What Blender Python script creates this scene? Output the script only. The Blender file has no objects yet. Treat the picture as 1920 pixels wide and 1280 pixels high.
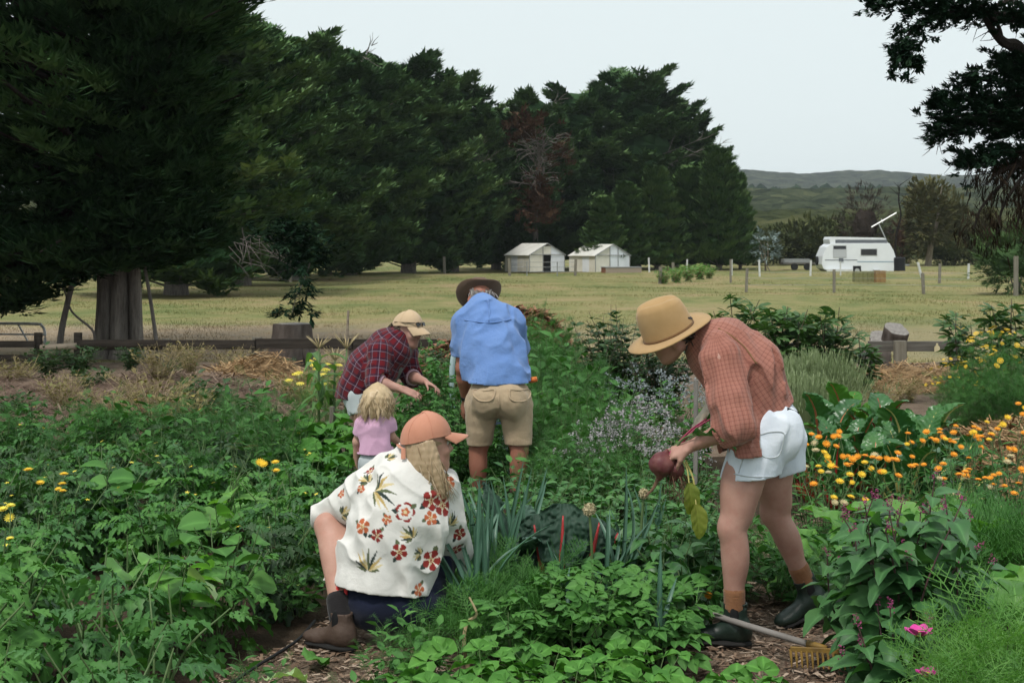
import bpy, math, random
import numpy as np
from mathutils import Vector, Matrix

SC = bpy.context.scene
COL = SC.collection
PI = math.pi
F = 2667.0          # focal length in pixels of the 1920 px wide photograph
CAMH = 1.75         # eye height
HZ = 460.0          # row of the horizon
R = math.radians

# ---------------------------------------------------------------- camera, sky, sun, exposure
cam_d = bpy.data.cameras.new('camera')
cam = bpy.data.objects.new('camera', cam_d)
COL.objects.link(cam)
cam.location = (0, 0, CAMH)
cam.rotation_euler = (R(90), 0, 0)
cam_d.sensor_width = 36.0
cam_d.lens = 50.0
cam_d.shift_y = -(640.0 - HZ) / 1920.0
cam_d.clip_start = 0.1
cam_d.clip_end = 8000
cam_d.dof.use_dof = True
cam_d.dof.focus_distance = 6.6
cam_d.dof.aperture_fstop = 13.0
SC.camera = cam

SUN_EL, SUN_AZ = R(60), R(208)      # azimuth clockwise from +Y: the sun stands behind the cloud, over the camera's shoulder
world = bpy.data.worlds.new('World')
SC.world = world
world.use_nodes = True
wt = world.node_tree
wt.nodes.clear()
wo = wt.nodes.new('ShaderNodeOutputWorld')
wb = wt.nodes.new('ShaderNodeBackground')
ws = wt.nodes.new('ShaderNodeTexSky')
ws.sky_type = 'NISHITA'
ws.sun_disc = False
ws.sun_elevation = SUN_EL
ws.sun_rotation = SUN_AZ
ws.dust_density = 4.0
wm = wt.nodes.new('ShaderNodeMix')
wm.data_type = 'RGBA'
wm.inputs[0].default_value = 0.92                       # closed cloud cover over the clear sky
wm.inputs[7].default_value = (8.5, 9.4, 9.5, 1)
wt.links.new(ws.outputs[0], wm.inputs[6])
wt.links.new(wm.outputs[2], wb.inputs[0])
wb.inputs[1].default_value = 0.058
wt.links.new(wb.outputs[0], wo.inputs[0])

sun_d = bpy.data.lights.new('sun', 'SUN')
sun = bpy.data.objects.new('sun', sun_d)
COL.objects.link(sun)
sun_d.energy = 1.5
sun_d.angle = R(10)
sun_d.color = (1.0, 0.96, 0.9)
sdir = Vector((math.sin(SUN_AZ) * math.cos(SUN_EL), math.cos(SUN_AZ) * math.cos(SUN_EL), math.sin(SUN_EL)))
sun.rotation_euler = sdir.to_track_quat('Z', 'Y').to_euler()

SC.view_settings.view_transform = 'Standard'
SC.view_settings.look = 'None'
SC.view_settings.exposure = 0.82
SC.view_settings.gamma = 1.0
SC.view_settings.use_curve_mapping = False
SC.render.engine = 'CYCLES'
SC.cycles.max_bounces = 4
SC.cycles.diffuse_bounces = 2
SC.cycles.glossy_bounces = 2
SC.cycles.transmission_bounces = 3
SC.cycles.volume_bounces = 0
SC.cycles.transparent_max_bounces = 6
SC.cycles.use_denoising = True
SC.cycles.sample_clamp_indirect = 4.0
SC.cycles.use_light_tree = False
SC.cycles.use_adaptive_sampling = True
SC.cycles.adaptive_threshold = 0.018
# ---------------------------------------------------------------- helpers: places
def at(px, py, Y):
	return Vector(((px - 960.0) / F * Y, Y, CAMH - (py - HZ) / F * Y))
def gx(px, Y):
	return (px - 960.0) / F * Y
def nrm(v):
	v = np.asarray(v, float)
	return v / (np.linalg.norm(v) + 1e-12)

# ---------------------------------------------------------------- helpers: materials
class NT:
	def __init__(s, name):
		s.m = bpy.data.materials.new(name)
		s.m.use_nodes = True
		s.t = s.m.node_tree
		s.b = s.t.nodes['Principled BSDF']
		s.out = s.t.nodes['Material Output']
	def n(s, typ, ins=None, **kw):
		nd = s.t.nodes.new(typ)
		for k, v in kw.items():
			setattr(nd, k, v)
		for k, v in (ins or {}).items():
			s.set(nd.inputs[k], v)
		return nd
	def set(s, sock, v):
		if isinstance(v, bpy.types.NodeSocket):
			s.t.links.new(v, sock)
		else:
			sock.default_value = v
	def math(s, op, a, b=0.0, c=0.0):
		return s.n('ShaderNodeMath', {0: a, 1: b, 2: c}, operation=op).outputs[0]
	def mix(s, f, a, b, blend='MIX'):
		nd = s.n('ShaderNodeMix', data_type='RGBA', blend_type=blend)
		s.set(nd.inputs[0], f)
		s.set(nd.inputs[6], a if isinstance(a, bpy.types.NodeSocket) else (*a[:3], 1))
		s.set(nd.inputs[7], b if isinstance(b, bpy.types.NodeSocket) else (*b[:3], 1))
		return nd.outputs[2]
	def ramp(s, f, cols, interp='LINEAR'):
		nd = s.n('ShaderNodeValToRGB', {0: f})
		e = nd.color_ramp
		e.interpolation = interp
		while len(e.elements) < len(cols):
			e.elements.new(0.5)
		for i, (p, c) in enumerate(cols):
			e.elements[i].position = p
			e.elements[i].color = (*c[:3], 1)
		return nd.outputs[0]
	def coord(s, which='Object'):
		return s.n('ShaderNodeTexCoord').outputs[which]
	def noise(s, scale, detail=3, vec=None, rough=0.55, which='Fac', distort=0.0):
		nd = s.n('ShaderNodeTexNoise', {'Scale': scale, 'Detail': detail, 'Roughness': rough, 'Distortion': distort})
		if vec is not None:
			s.t.links.new(vec, nd.inputs['Vector'])
		return nd.outputs[which]
	def maprange(s, v, a, b, c=0.0, d=1.0):
		return s.n('ShaderNodeMapRange', {0: v, 1: a, 2: b, 3: c, 4: d}).outputs[0]
	def attr(s, name, out='Fac'):
		return s.n('ShaderNodeAttribute', attribute_name=name).outputs[out]
	def bump(s, h, strength=0.3, dist=0.02):
		return s.n('ShaderNodeBump', {'Height': h, 'Strength': strength, 'Distance': dist}).outputs[0]
	def done(s, color, rough=0.7, spec=0.3, normal=None, **kw):
		s.set(s.b.inputs['Base Color'], color if isinstance(color, bpy.types.NodeSocket) else (*color[:3], 1))
		s.set(s.b.inputs['Roughness'], rough)
		s.b.inputs['Specular IOR Level'].default_value = spec
		if normal is not None:
			s.t.links.new(normal, s.b.inputs['Normal'])
		for k, v in kw.items():
			s.set(s.b.inputs[k], v)
		return s.m

def world_pos(t):
	return t.n('ShaderNodeNewGeometry').outputs['Position']

MATS = {}
def leaf_mat(name, cols, trans=0.25, rough=0.45, spec=0.35, vein=0.0, pos_scale=6.0, tcol=None, aged=False):
	"""foliage: the colour varies from leaf to leaf and plant to plant; some light passes through"""
	t = NT(name)
	rnd = t.attr('rnd')
	oi = t.n('ShaderNodeObjectInfo').outputs['Random']
	nz = t.noise(pos_scale, 2, world_pos(t))
	f = t.math('ADD', t.math('MULTIPLY', rnd, 0.55), t.math('MULTIPLY', oi, 0.45))
	f = t.math('FRACT', t.math('ADD', f, 0.0))
	f = t.math('ADD', t.math('MULTIPLY', f, 0.7), t.math('MULTIPLY', t.maprange(nz, 0.3, 0.7), 0.3))
	n = len(cols)
	cols = [(col[0] * 1.12, col[1] * 1.24, col[2] * 1.15) for col in cols]
	c = t.ramp(f, [(i / (n - 1) * 0.92, col) for i, col in enumerate(cols)] + ([(0.985, (0.26, 0.25, 0.05))] if aged else []))
	if vein:
		v = t.attr('vein')
		vc = tuple(min(1, x * 1.9 + 0.02) for x in cols[n // 2])
		c = t.mix(t.math('MULTIPLY', t.math('POWER', v, 6.0), vein), c, vc)
	t.done(c, rough, spec)
	if trans > 0:
		tr = t.n('ShaderNodeBsdfTranslucent')
		tc = t.mix(1.0, c, tcol or (1.6, 1.9, 0.7), 'MULTIPLY')
		t.t.links.new(tc, tr.inputs[0])
		mx = t.n('ShaderNodeMixShader', {0: trans})
		t.t.links.new(t.b.outputs[0], mx.inputs[1])
		t.t.links.new(tr.outputs[0], mx.inputs[2])
		t.t.links.new(mx.outputs[0], t.out.inputs[0])
	MATS[name] = t.m
	return t.m

def matte_leaf(name, cols):
	"""far foliage: a plain diffuse surface whose tone varies from bough to bough"""
	t = NT(name)
	f = t.math('ADD', t.math('MULTIPLY', t.attr('rnd'), 0.85), t.math('MULTIPLY', t.n('ShaderNodeObjectInfo').outputs['Random'], 0.15))
	c = t.ramp(f, [(i / (len(cols) - 1), col) for i, col in enumerate(cols)])
	t.t.nodes.remove(t.b)
	d = t.n('ShaderNodeBsdfDiffuse')
	t.t.links.new(c, d.inputs[0])
	t.t.links.new(d.outputs[0], t.out.inputs[0])
	MATS[name] = t.m
	return t.m

def plain_mat(name, c1, c2=None, scale=8.0, rough=0.75, spec=0.25, bump=0.0, bscale=60.0, stretch=None, detail=4, metallic=0.0):
	"""a colour that drifts between two tones, with fine relief"""
	t = NT(name)
	vec = t.coord()
	if stretch:
		vec = t.n('ShaderNodeMapping', {0: vec, 3: stretch}).outputs[0]
	c = t.mix(t.maprange(t.noise(scale, detail, vec), 0.3, 0.7), c1, c2 or c1)
	nb = t.bump(t.noise(bscale, 3, vec), bump, 0.01) if bump else None
	t.done(c, rough, spec, nb, Metallic=metallic)
	MATS[name] = t.m
	return t.m

# ---------------------------------------------------------------- helpers: meshes
class MB:
	"""collects polygons and links them as ONE mesh object"""
	def __init__(s):
		s.v, s.f, s.r, s.ve, s.mi, s.nv = [], [], [], [], [], 0
	def add(s, v, faces, rnd=0.5, vein=None, mi=0):
		v = np.asarray(v, float).reshape(-1, 3)
		n = len(v)
		s.v.append(v)
		s.r.append(np.broadcast_to(np.asarray(rnd, float), (n,)).copy())
		s.ve.append(np.zeros(n) if vein is None else np.asarray(vein, float))
		groups = faces if isinstance(faces, list) and len(faces) and isinstance(faces[0], np.ndarray) else [np.asarray(faces, int)]
		for g in groups:
			if len(g):
				s.f.append(np.asarray(g, int) + s.nv)
				s.mi.append(np.full(len(g), mi))
		s.nv += n
	def box(s, lo, hi, rnd=0.5, mi=0, M=None):
		(a, b, c), (d, e, f) = lo, hi
		v = np.array([(a, b, c), (d, b, c), (d, e, c), (a, e, c), (a, b, f), (d, b, f), (d, e, f), (a, e, f)], float)
		if M is not None:
			v = xf(v, M)
		s.add(v, np.array([(0, 3, 2, 1), (4, 5, 6, 7), (0, 1, 5, 4), (1, 2, 6, 5), (2, 3, 7, 6), (3, 0, 4, 7)]), rnd, mi=mi)
	def tube(s, pts, rad, sides=6, rnd=0.5, mi=0, flat=1.0, cap=True):
		v, f = tube_arrays(pts, rad, sides, flat)
		n = len(pts)
		s.add(v, f, rnd, mi=mi)
		if cap:
			for base in (0, (n - 1) * sides):
				k = np.arange(sides) + base
				s.f.append((k if base else k[::-1]).reshape(1, -1) + s.nv - len(v))
				s.mi.append(np.full(1, mi))
	def mesh(s, name, mats, smooth=False):
		me = bpy.data.meshes.new(name)
		v = np.concatenate(s.v) if s.v else np.zeros((0, 3))
		me.vertices.add(len(v))
		me.vertices.foreach_set('co', v.astype(np.float32).ravel())
		tot = np.concatenate([np.full(len(g), g.shape[1]) for g in s.f])
		loops = np.concatenate([g.ravel() for g in s.f])
		me.loops.add(len(loops))
		me.loops.foreach_set('vertex_index', loops.astype(np.int32))
		me.polygons.add(len(tot))
		st = np.concatenate([[0], np.cumsum(tot)[:-1]])
		me.polygons.foreach_set('loop_start', st.astype(np.int32))
		me.polygons.foreach_set('loop_total', tot.astype(np.int32))
		me.polygons.foreach_set('material_index', np.concatenate(s.mi).astype(np.int32))
		me.polygons.foreach_set('use_smooth', np.full(len(tot), smooth, dtype=bool))
		a = me.attributes.new('rnd', 'FLOAT', 'POINT')
		a.data.foreach_set('value', np.concatenate(s.r).astype(np.float32))
		ve = np.concatenate(s.ve)
		if ve.any():
			a = me.attributes.new('vein', 'FLOAT', 'POINT')
			a.data.foreach_set('value', ve.astype(np.float32))
		me.update(calc_edges=True)
		for m in (mats if isinstance(mats, (list, tuple)) else [mats]):
			me.materials.append(MATS[m] if isinstance(m, str) else m)
		return me
	def build(s, name, mats, parent=None, smooth=False, M=None, **tags):
		return link(name, s.mesh(name, mats, smooth), parent, M, **tags)

def link(name, me, parent=None, M=None, **tags):
	o = bpy.data.objects.new(name, me)
	COL.objects.link(o)
	if parent is not None:
		o.parent = parent
	if M is not None:
		o.matrix_local = Matrix(M.tolist() if isinstance(M, np.ndarray) else M)
	for k, v in tags.items():
		if v is not None:
			o[k] = v
	return o

def thing(name, label, category, loc=(0, 0, 0), rz=0.0, group=None, scale=1.0):
	o = bpy.data.objects.new(name, None)
	COL.objects.link(o)
	o.empty_display_size = 0.1
	o.location = loc
	o.rotation_euler = (0, 0, rz)
	o.scale = (scale,) * 3
	o['label'] = label
	o['category'] = category
	if group:
		o['group'] = group
	return o

def xf(v, M):
	M = np.asarray(M, float)
	return v @ M[:3, :3].T + M[:3, 3]

def tube_arrays(pts, rad, sides=6, flat=1.0):
	P = np.array([list(p) for p in pts], float)
	n = len(P)
	rad = np.broadcast_to(np.asarray(rad, float), (n,))
	T = np.gradient(P, axis=0)
	T /= np.linalg.norm(T, axis=1)[:, None] + 1e-12
	up = np.array([0, 0, 1.0]) if abs(T[0][2]) < 0.9 else np.array([0, 1.0, 0])
	U = np.cross(T, up)
	U /= np.linalg.norm(U, axis=1)[:, None] + 1e-12
	W = np.cross(U, T)
	a = np.arange(sides) * 2 * PI / sides
	v = P[:, None, :] + rad[:, None, None] * (np.cos(a)[None, :, None] * U[:, None, :] + flat * np.sin(a)[None, :, None] * W[:, None, :])
	i = np.arange(n - 1)[:, None] * sides
	j = np.arange(sides)[None, :]
	j2 = (j + 1) % sides
	f = np.stack([i + j, i + j2, i + sides + j2, i + sides + j], -1).reshape(-1, 4)
	return v.reshape(-1, 3), f

def bez(pts, n=10):
	"""smooth polyline through points (Catmull-Rom)"""
	P = [np.array(list(p), float) for p in pts]
	P = [2 * P[0] - P[1]] + P + [2 * P[-1] - P[-2]]
	out = []
	for k in range(1, len(P) - 2):
		for t in np.linspace(0, 1, n, endpoint=False):
			a, b, c, d = P[k - 1:k + 3]
			out.append(0.5 * (2 * b + (c - a) * t + (2 * a - 5 * b + 4 * c - d) * t * t + (3 * b - a - 3 * c + d) * t ** 3))
	out.append(P[-2])
	return out

def frame_m(p, d, up=(0, 0, 1), roll=0.0, s=1.0, w=1.0):
	"""matrix whose local Y runs along d, local Z as near to up as it can be"""
	y = nrm(d)
	up = np.asarray(up, float)
	x = np.cross(y, up)
	if np.linalg.norm(x) < 1e-4:
		x = np.array([1.0, 0, 0])
	x = nrm(x)
	z = np.cross(x, y)
	if roll:
		c, q = math.cos(roll), math.sin(roll)
		x, z = c * x + q * z, c * z - q * x
	M = np.eye(4)
	M[:3, 0], M[:3, 1], M[:3, 2], M[:3, 3] = x * s * w, y * s, z * s, p
	return M

def vnoise3(P, seed=0, scale=1.0):
	"""smooth value noise in -1..1 at points P (n,3)"""
	rs = np.random.RandomState(seed)
	tab = rs.rand(32, 32, 32) * 2 - 1
	q = np.asarray(P) * scale + 100.0
	i = np.floor(q).astype(int)
	f = q - i
	f = f * f * (3 - 2 * f)
	o = 0
	for dx in (0, 1):
		for dy in (0, 1):
			for dz in (0, 1):
				w = (f[..., 0] if dx else 1 - f[..., 0]) * (f[..., 1] if dy else 1 - f[..., 1]) * (f[..., 2] if dz else 1 - f[..., 2])
				o = o + w * tab[(i[..., 0] + dx) % 32, (i[..., 1] + dy) % 32, (i[..., 2] + dz) % 32]
	return o

def lump(c, r, rs, seg=10):
	"""an uneven closed blob: in crowns an added dark core that stands in for inner shade"""
	th = np.linspace(0, PI, seg // 2 + 2)
	ph = np.arange(seg) * 2 * PI / seg
	T, Pp = np.meshgrid(th, ph, indexing='ij')
	d = np.stack([np.sin(T) * np.cos(Pp), np.sin(T) * np.sin(Pp), np.cos(T)], -1)
	k = 1 + 0.28 * vnoise3(d * 2 + rs.rand() * 20, 5, 1.3)
	v = np.asarray(c) + d * k[..., None] * np.asarray(r)
	n, m = T.shape
	i = np.arange(n - 1)[:, None] * m; j = np.arange(m)[None, :]
	f = np.stack([i + j, i + m + j, i + m + (j + 1) % m, i + (j + 1) % m], -1).reshape(-1, 4)
	return v.reshape(-1, 3), f

# ================================================================ the setting
rng = np.random.RandomState(7)

def field_colour(t, vec):
	"""dry pasture: straw and green patches, a bare dusty track behind the garden fence"""
	sx, sy, sz = (t.n('ShaderNodeSeparateXYZ', {0: vec}).outputs[k] for k in range(3))
	flat = t.n('ShaderNodeMapping', {0: vec, 3: (1, 0.6, 1)}).outputs[0]
	big = t.noise(0.16, 4, flat, 0.6)
	mid = t.noise(0.9, 4, flat, 0.6)
	fine = t.noise(14, 3, vec, 0.7)
	f = t.math('ADD', t.math('MULTIPLY', big, 0.6), t.math('MULTIPLY', mid, 0.4))
	f = t.maprange(f, 0.34, 0.60)
	c = t.ramp(f, [(0, (0.315, 0.24, 0.135)), (0.3, (0.285, 0.235, 0.12)), (0.6, (0.225, 0.215, 0.092)), (1, (0.135, 0.165, 0.06))])
	c = t.mix(t.math('MULTIPLY', t.maprange(fine, 0.35, 0.7), 0.3), c, (0.16, 0.145, 0.075))
	wob = t.math('MULTIPLY', t.math('SUBTRACT', t.noise(0.35, 4, vec), 0.5), 9.0)
	yy = t.math('ADD', sy, wob)
	band = t.math('MULTIPLY', t.maprange(yy, 20.0, 23.0), t.maprange(yy, 34.0, 29.0))
	left = t.maprange(sx, 2.0, -3.0, 0.45, 1.0)
	dirt = t.mix(t.maprange(t.noise(3, 4, vec), 0.3, 0.7), (0.36, 0.26, 0.17), (0.27, 0.22, 0.18))
	c = t.mix(t.math('MULTIPLY', t.math('MULTIPLY', band, left), 0.9), c, dirt)
	return c, fine

t = NT('pasture'); c, fine = field_colour(t, world_pos(t))
t.done(c, 0.95, 0.05, t.bump(fine, 0.6, 0.05)); MATS['pasture'] = t.m
t = NT('grass_blade'); c, fine = field_colour(t, world_pos(t))
c = t.mix(t.attr('rnd'), t.mix(1.0, c, (0.86, 0.88, 0.84), 'MULTIPLY'), t.mix(1.0, c, (1.12, 1.1, 1.05), 'MULTIPLY'))
t.done(c, 0.9, 0.05); MATS['grass_blade'] = t.m

def soil_mat(name, a, b, c2, bscale=45):
	t = NT(name); p = world_pos(t)
	c = t.ramp(t.maprange(t.noise(5, 5, p, 0.7), 0.3, 0.7), [(0, a), (0.5, b), (1, c2)])
	c = t.mix(t.math('MULTIPLY', t.maprange(t.noise(70, 3, p, 0.8), 0.45, 0.65), 0.5), c, c2)
	t.done(c, 0.95, 0.1, t.bump(t.noise(bscale, 4, p, 0.7), 0.9, 0.03)); MATS[name] = t.m
soil_mat('soil', (0.035, 0.024, 0.016), (0.06, 0.042, 0.028), (0.10, 0.075, 0.052))
soil_mat('mulch', (0.085, 0.058, 0.04), (0.14, 0.10, 0.072), (0.24, 0.185, 0.14))
soil_mat('hay_bank', (0.085, 0.055, 0.042), (0.145, 0.098, 0.075), (0.20, 0.145, 0.11), 30)
soil_mat('dry_earth', (0.095, 0.068, 0.05), (0.165, 0.122, 0.09), (0.23, 0.175, 0.13), 30)
soil_mat('straw_bed', (0.20, 0.125, 0.062), (0.29, 0.19, 0.10), (0.36, 0.25, 0.145), 40)
soil_mat('chip_heap', (0.12, 0.062, 0.036), (0.20, 0.105, 0.062), (0.28, 0.155, 0.095), 40)

# --- the field: one sheet to the horizon, with gentle swells
def sheet(xs, ys, zf):
	X, Y = np.meshgrid(xs, ys)
	Z = zf(X, Y)
	nx, ny = len(xs), len(ys)
	i = np.arange(ny - 1)[:, None] * nx + np.arange(nx - 1)[None, :]
	f = np.stack([i, i + 1, i + nx + 1, i + nx], -1).reshape(-1, 4)
	return np.stack([X, Y, Z], -1).reshape(-1, 3), f

def field_z(X, Y):
	P = np.stack([X, Y, X * 0], -1)
	far = np.clip((Y - 24) / 30, 0, 1)
	return 0.10 * far * vnoise3(P, 3, 0.11) + 0.04 * far * vnoise3(P, 4, 0.5) - 0.10 * np.clip((20.9 - Y) / 0.6, 0, 1) * (np.abs(X) < 14)

ys = np.concatenate([np.linspace(-20, 20, 12), np.linspace(20.5, 130, 180), np.geomspace(135, 2300, 26)])
xs = np.concatenate([-np.geomspace(60, 2500, 18)[::-1], np.linspace(-58, 58, 110), np.geomspace(60, 2500, 18)])
b = MB(); b.add(*sheet(xs, ys, field_z))
b.build('field', 'pasture', smooth=True, kind='structure')

# --- garden soil, raised banks and mulch paths
b = MB(); b.add(*sheet(np.linspace(-13, 13, 90), np.linspace(1.5, 20.6, 70),
					   lambda X, Y: -0.012 + 0.010 * (vnoise3(np.stack([X, Y, X * 0], -1), 5, 2.2) + 1)))
b.build('garden_soil', 'soil', smooth=True, kind='structure')

def path_sheet(name, pts, width, mat, z=0.020):
	"""a trodden strip along a polyline, slightly crowned"""
	P = bez([(x, y, 0) for x, y in pts], 12)
	P = np.array(P)
	T = np.gradient(P, axis=0); T /= np.linalg.norm(T, axis=1)[:, None]
	S = np.stack([T[:, 1], -T[:, 0], T[:, 0] * 0], -1)
	ws = np.linspace(-1, 1, 11)
	w = np.interp(np.linspace(0, 1, len(P)), np.linspace(0, 1, len(width)), width) / 2
	V = P[:, None, :] + S[:, None, :] * (ws[None, :, None] * w[:, None, None])
	V[..., 2] = z + 0.008 * vnoise3(V * np.array([1, 1, 0]), 6, 5) - 0.03 * ws[None, :] ** 4
	n, m = V.shape[:2]
	i = np.arange(n - 1)[:, None] * m + np.arange(m - 1)[None, :]
	f = np.stack([i, i + 1, i + m + 1, i + m], -1).reshape(-1, 4)
	b = MB(); b.add(V.reshape(-1, 3), f)
	b.build(name, mat, smooth=True, kind='structure')
	return P, w
PATHS = [path_sheet('mulch_path', [(1.30, 4.6), (1.12, 5.6), (1.10, 6.4), (1.28, 7.4), (1.85, 8.6), (2.7, 9.8)], [1.0, 0.95, 0.9, 0.75, 0.7, 0.6], 'mulch'),
		 path_sheet('mulch_path', [(-0.95, 4.5), (-0.66, 5.6), (-0.50, 6.2), (-0.50, 7.2), (-0.75, 9.4), (-0.9, 12)], [1.2, 1.1, 0.9, 0.6, 0.5, 0.5], 'mulch', 0.022)]

# wood chips lying on the paths: too many to count
def scatter_bits(n, sampler, size, rs, lift=0.006, thin=0.28, tilt=0.5):
	P = sampler(n)
	a = rs.rand(n) * 2 * PI
	L = size * (0.4 + rs.rand(n) ** 2 * 1.2)
	W = L * thin * (0.5 + rs.rand(n))
	d = np.stack([np.cos(a), np.sin(a), (rs.rand(n) - 0.5) * tilt], -1)
	s = np.stack([-np.sin(a), np.cos(a), (rs.rand(n) - 0.5) * tilt], -1)
	P = P + np.array([0, 0, 1.0]) * (lift + rs.rand(n)[:, None] * 0.008 + L[:, None] * tilt * 0.2)
	v = np.stack([P - d * L[:, None] / 2 - s * W[:, None] / 2, P + d * L[:, None] / 2 - s * W[:, None] * 0.3,
				  P + d * L[:, None] / 2 + s * W[:, None] * 0.4, P - d * L[:, None] / 2 + s * W[:, None] / 2], 1)
	f = np.arange(n * 4).reshape(n, 4)
	return v.reshape(-1, 3), f, np.repeat(rs.rand(n), 4)

def chip_mat(name, cols):
	t = NT(name)
	t.done(t.ramp(t.attr('rnd'), [(i / (len(cols) - 1), c) for i, c in enumerate(cols)]), 0.85, 0.15); MATS[name] = t.m
chip_mat('chips', [(0.06, 0.035, 0.024), (0.14, 0.09, 0.06), (0.24, 0.165, 0.115), (0.40, 0.31, 0.24)])
chip_mat('chips_red', [(0.08, 0.035, 0.022), (0.20, 0.095, 0.055), (0.30, 0.15, 0.09), (0.40, 0.22, 0.14)])
chip_mat('straw', [(0.17, 0.10, 0.05), (0.29, 0.18, 0.088), (0.38, 0.25, 0.13), (0.47, 0.335, 0.19)])
chip_mat('hay', [(0.06, 0.040, 0.030), (0.13, 0.090, 0.068), (0.19, 0.135, 0.10), (0.27, 0.20, 0.15)])

def on_path(P, w):
	def f(n):
		k = rng.rand(n) * (len(P) - 1.001)
		i = k.astype(int)
		c = P[i] * (1 - (k - i))[:, None] + P[i + 1] * (k - i)[:, None]
		T = P[i + 1] - P[i]; T /= np.linalg.norm(T, axis=1)[:, None]
		S = np.stack([T[:, 1], -T[:, 0], T[:, 0] * 0], -1)
		u = rng.rand(n) * 2 - 1
		c = c + S * (u * w[i] * 1.05)[:, None]
		c[:, 2] = 0.022 - 0.03 * u ** 4
		return c
	return f
b = MB()
for (P, w), n in zip(PATHS, (9000, 7000)):
	v, f, r = scatter_bits(n, on_path(P, w), 0.035, rng)
	b.add(v, f, r)
b.build('wood_chips', 'chips', kind='stuff', label='brown wood chips strewn over the garden paths', category='mulch')

b = MB(); b.add(*sheet(np.linspace(-13, 13, 90), np.linspace(11.8, 21.2, 60), lambda X, Y: 0.022 + 0.02 * (vnoise3(np.stack([X, Y, X * 0], -1), 15, 1.4) + 1) - 0.05 * np.clip((12.6 - Y) / 0.8, 0, 1) - 0.05 * np.clip((Y - 20.8) / 0.4, 0, 1)))
b.build('dry_earth', 'dry_earth', smooth=True, kind='structure')
# --- banks and heaps, each a lumpy mound with loose strands on it
def mound(name, cx, cy, rx, ry, h, mat, strand, n_strand, size, label, category, seed, rot=0.0, power=1.0, kind='structure', thin=0.06, tilt=0.9):
	rs = np.random.RandomState(seed)
	def hz(u, v):
		d = np.sqrt(u * u + v * v)
		P = np.stack([u * rx + seed, v * ry, u * 0], -1)
		e = np.clip(1 - d ** 2, 0, 1) ** power
		return h * e * (1 + 0.35 * vnoise3(P, seed, 1.6)) + 0.05 * h * e * vnoise3(P, seed + 1, 6)
	g = np.linspace(-1, 1, 46)
	U, V = np.meshgrid(g, g)
	ca, sa = math.cos(rot), math.sin(rot)
	Z = hz(U, V)
	X = cx + ca * U * rx - sa * V * ry
	Y = cy + sa * U * rx + ca * V * ry
	n = len(g)
	i = np.arange(n - 1)[:, None] * n + np.arange(n - 1)[None, :]
	f = np.stack([i, i + 1, i + n + 1, i + n], -1).reshape(-1, 4)
	keep = (np.sqrt(U ** 2 + V ** 2).ravel()[f] < 1.05).any(1)
	b = MB(); b.add(np.stack([X, Y, Z], -1).reshape(-1, 3), f[keep])
	def smp(m):
		r_, a_ = np.sqrt(rs.rand(m)) * 1.02, rs.rand(m) * 2 * PI
		u, v = r_ * np.cos(a_), r_ * np.sin(a_)
		return np.stack([cx + ca * u * rx - sa * v * ry, cy + sa * u * rx + ca * v * ry, np.maximum(hz(u, v), 0.03)], -1)
	tags = dict(kind=kind)
	if kind != 'structure':
		tags.update(label=label, category=category)
	o = b.build(name, mat, smooth=True, **tags)
	v, f, r = scatter_bits(n_strand, smp, size, rs, 0.004, thin, tilt)
	b = MB(); b.add(v, f, r)
	b.build('loose_strands', strand, o, kind='stuff')
	return smp
BANKS = []
for k, (px, Y, rx, ry, h) in enumerate([(60, 15.0, 2.2, 1.6, 0.30), (330, 15.0, 1.9, 1.5, 0.34), (180, 13.2, 2.6, 1.3, 0.24), (-200, 14.2, 1.8, 1.6, 0.25)]):
	BANKS.append(mound('dry_grass_bank', gx(px, Y), Y, rx, ry, h, 'hay_bank', 'hay', 6500, 0.12, '', '', 20 + k, 0.2 * k))
mound('straw_heap', gx(470, 16.4), 16.4, 1.15, 0.9, 0.36, 'straw_bed', 'straw', 4200, 0.16, 'golden straw heap beside the fence post, left of the corn', 'straw', 31, kind='thing')
mound('straw_heap', gx(505, 15.0), 15.0, 0.7, 0.6, 0.22, 'straw_bed', 'straw', 2600, 0.14, 'low golden straw heap in front of the taller one by the fence', 'straw', 32, kind='thing')
mound('straw_heap', gx(1905, 10.6), 10.6, 0.85, 0.75, 0.42, 'straw_bed', 'straw', 4800, 0.14, 'pale straw heap behind the orange marigolds by the yellow-flowered bush', 'straw', 33, kind='thing')
mound('straw_heap', gx(1730, 17.5), 17.5, 1.7, 1.1, 0.22, 'straw_bed', 'straw', 3600, 0.15, 'flat straw spread under the low fence behind the chard', 'straw', 34, kind='thing')
mound('bark_heap', gx(955, 17.2), 17.2, 1.05, 0.9, 1.12, 'chip_heap', 'chips_red', 6500, 0.13, 'reddish brown bark heap behind the man in the blue shirt', 'bark heap', 35, kind='thing', power=1.25, thin=0.16)
mound('bark_heap', gx(850, 16.4), 16.4, 0.6, 0.55, 0.50, 'chip_heap', 'chips_red', 3200, 0.12, 'small reddish bark heap between the plaid shirt and the blue shirt', 'bark heap', 36, kind='thing', thin=0.16)

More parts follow.
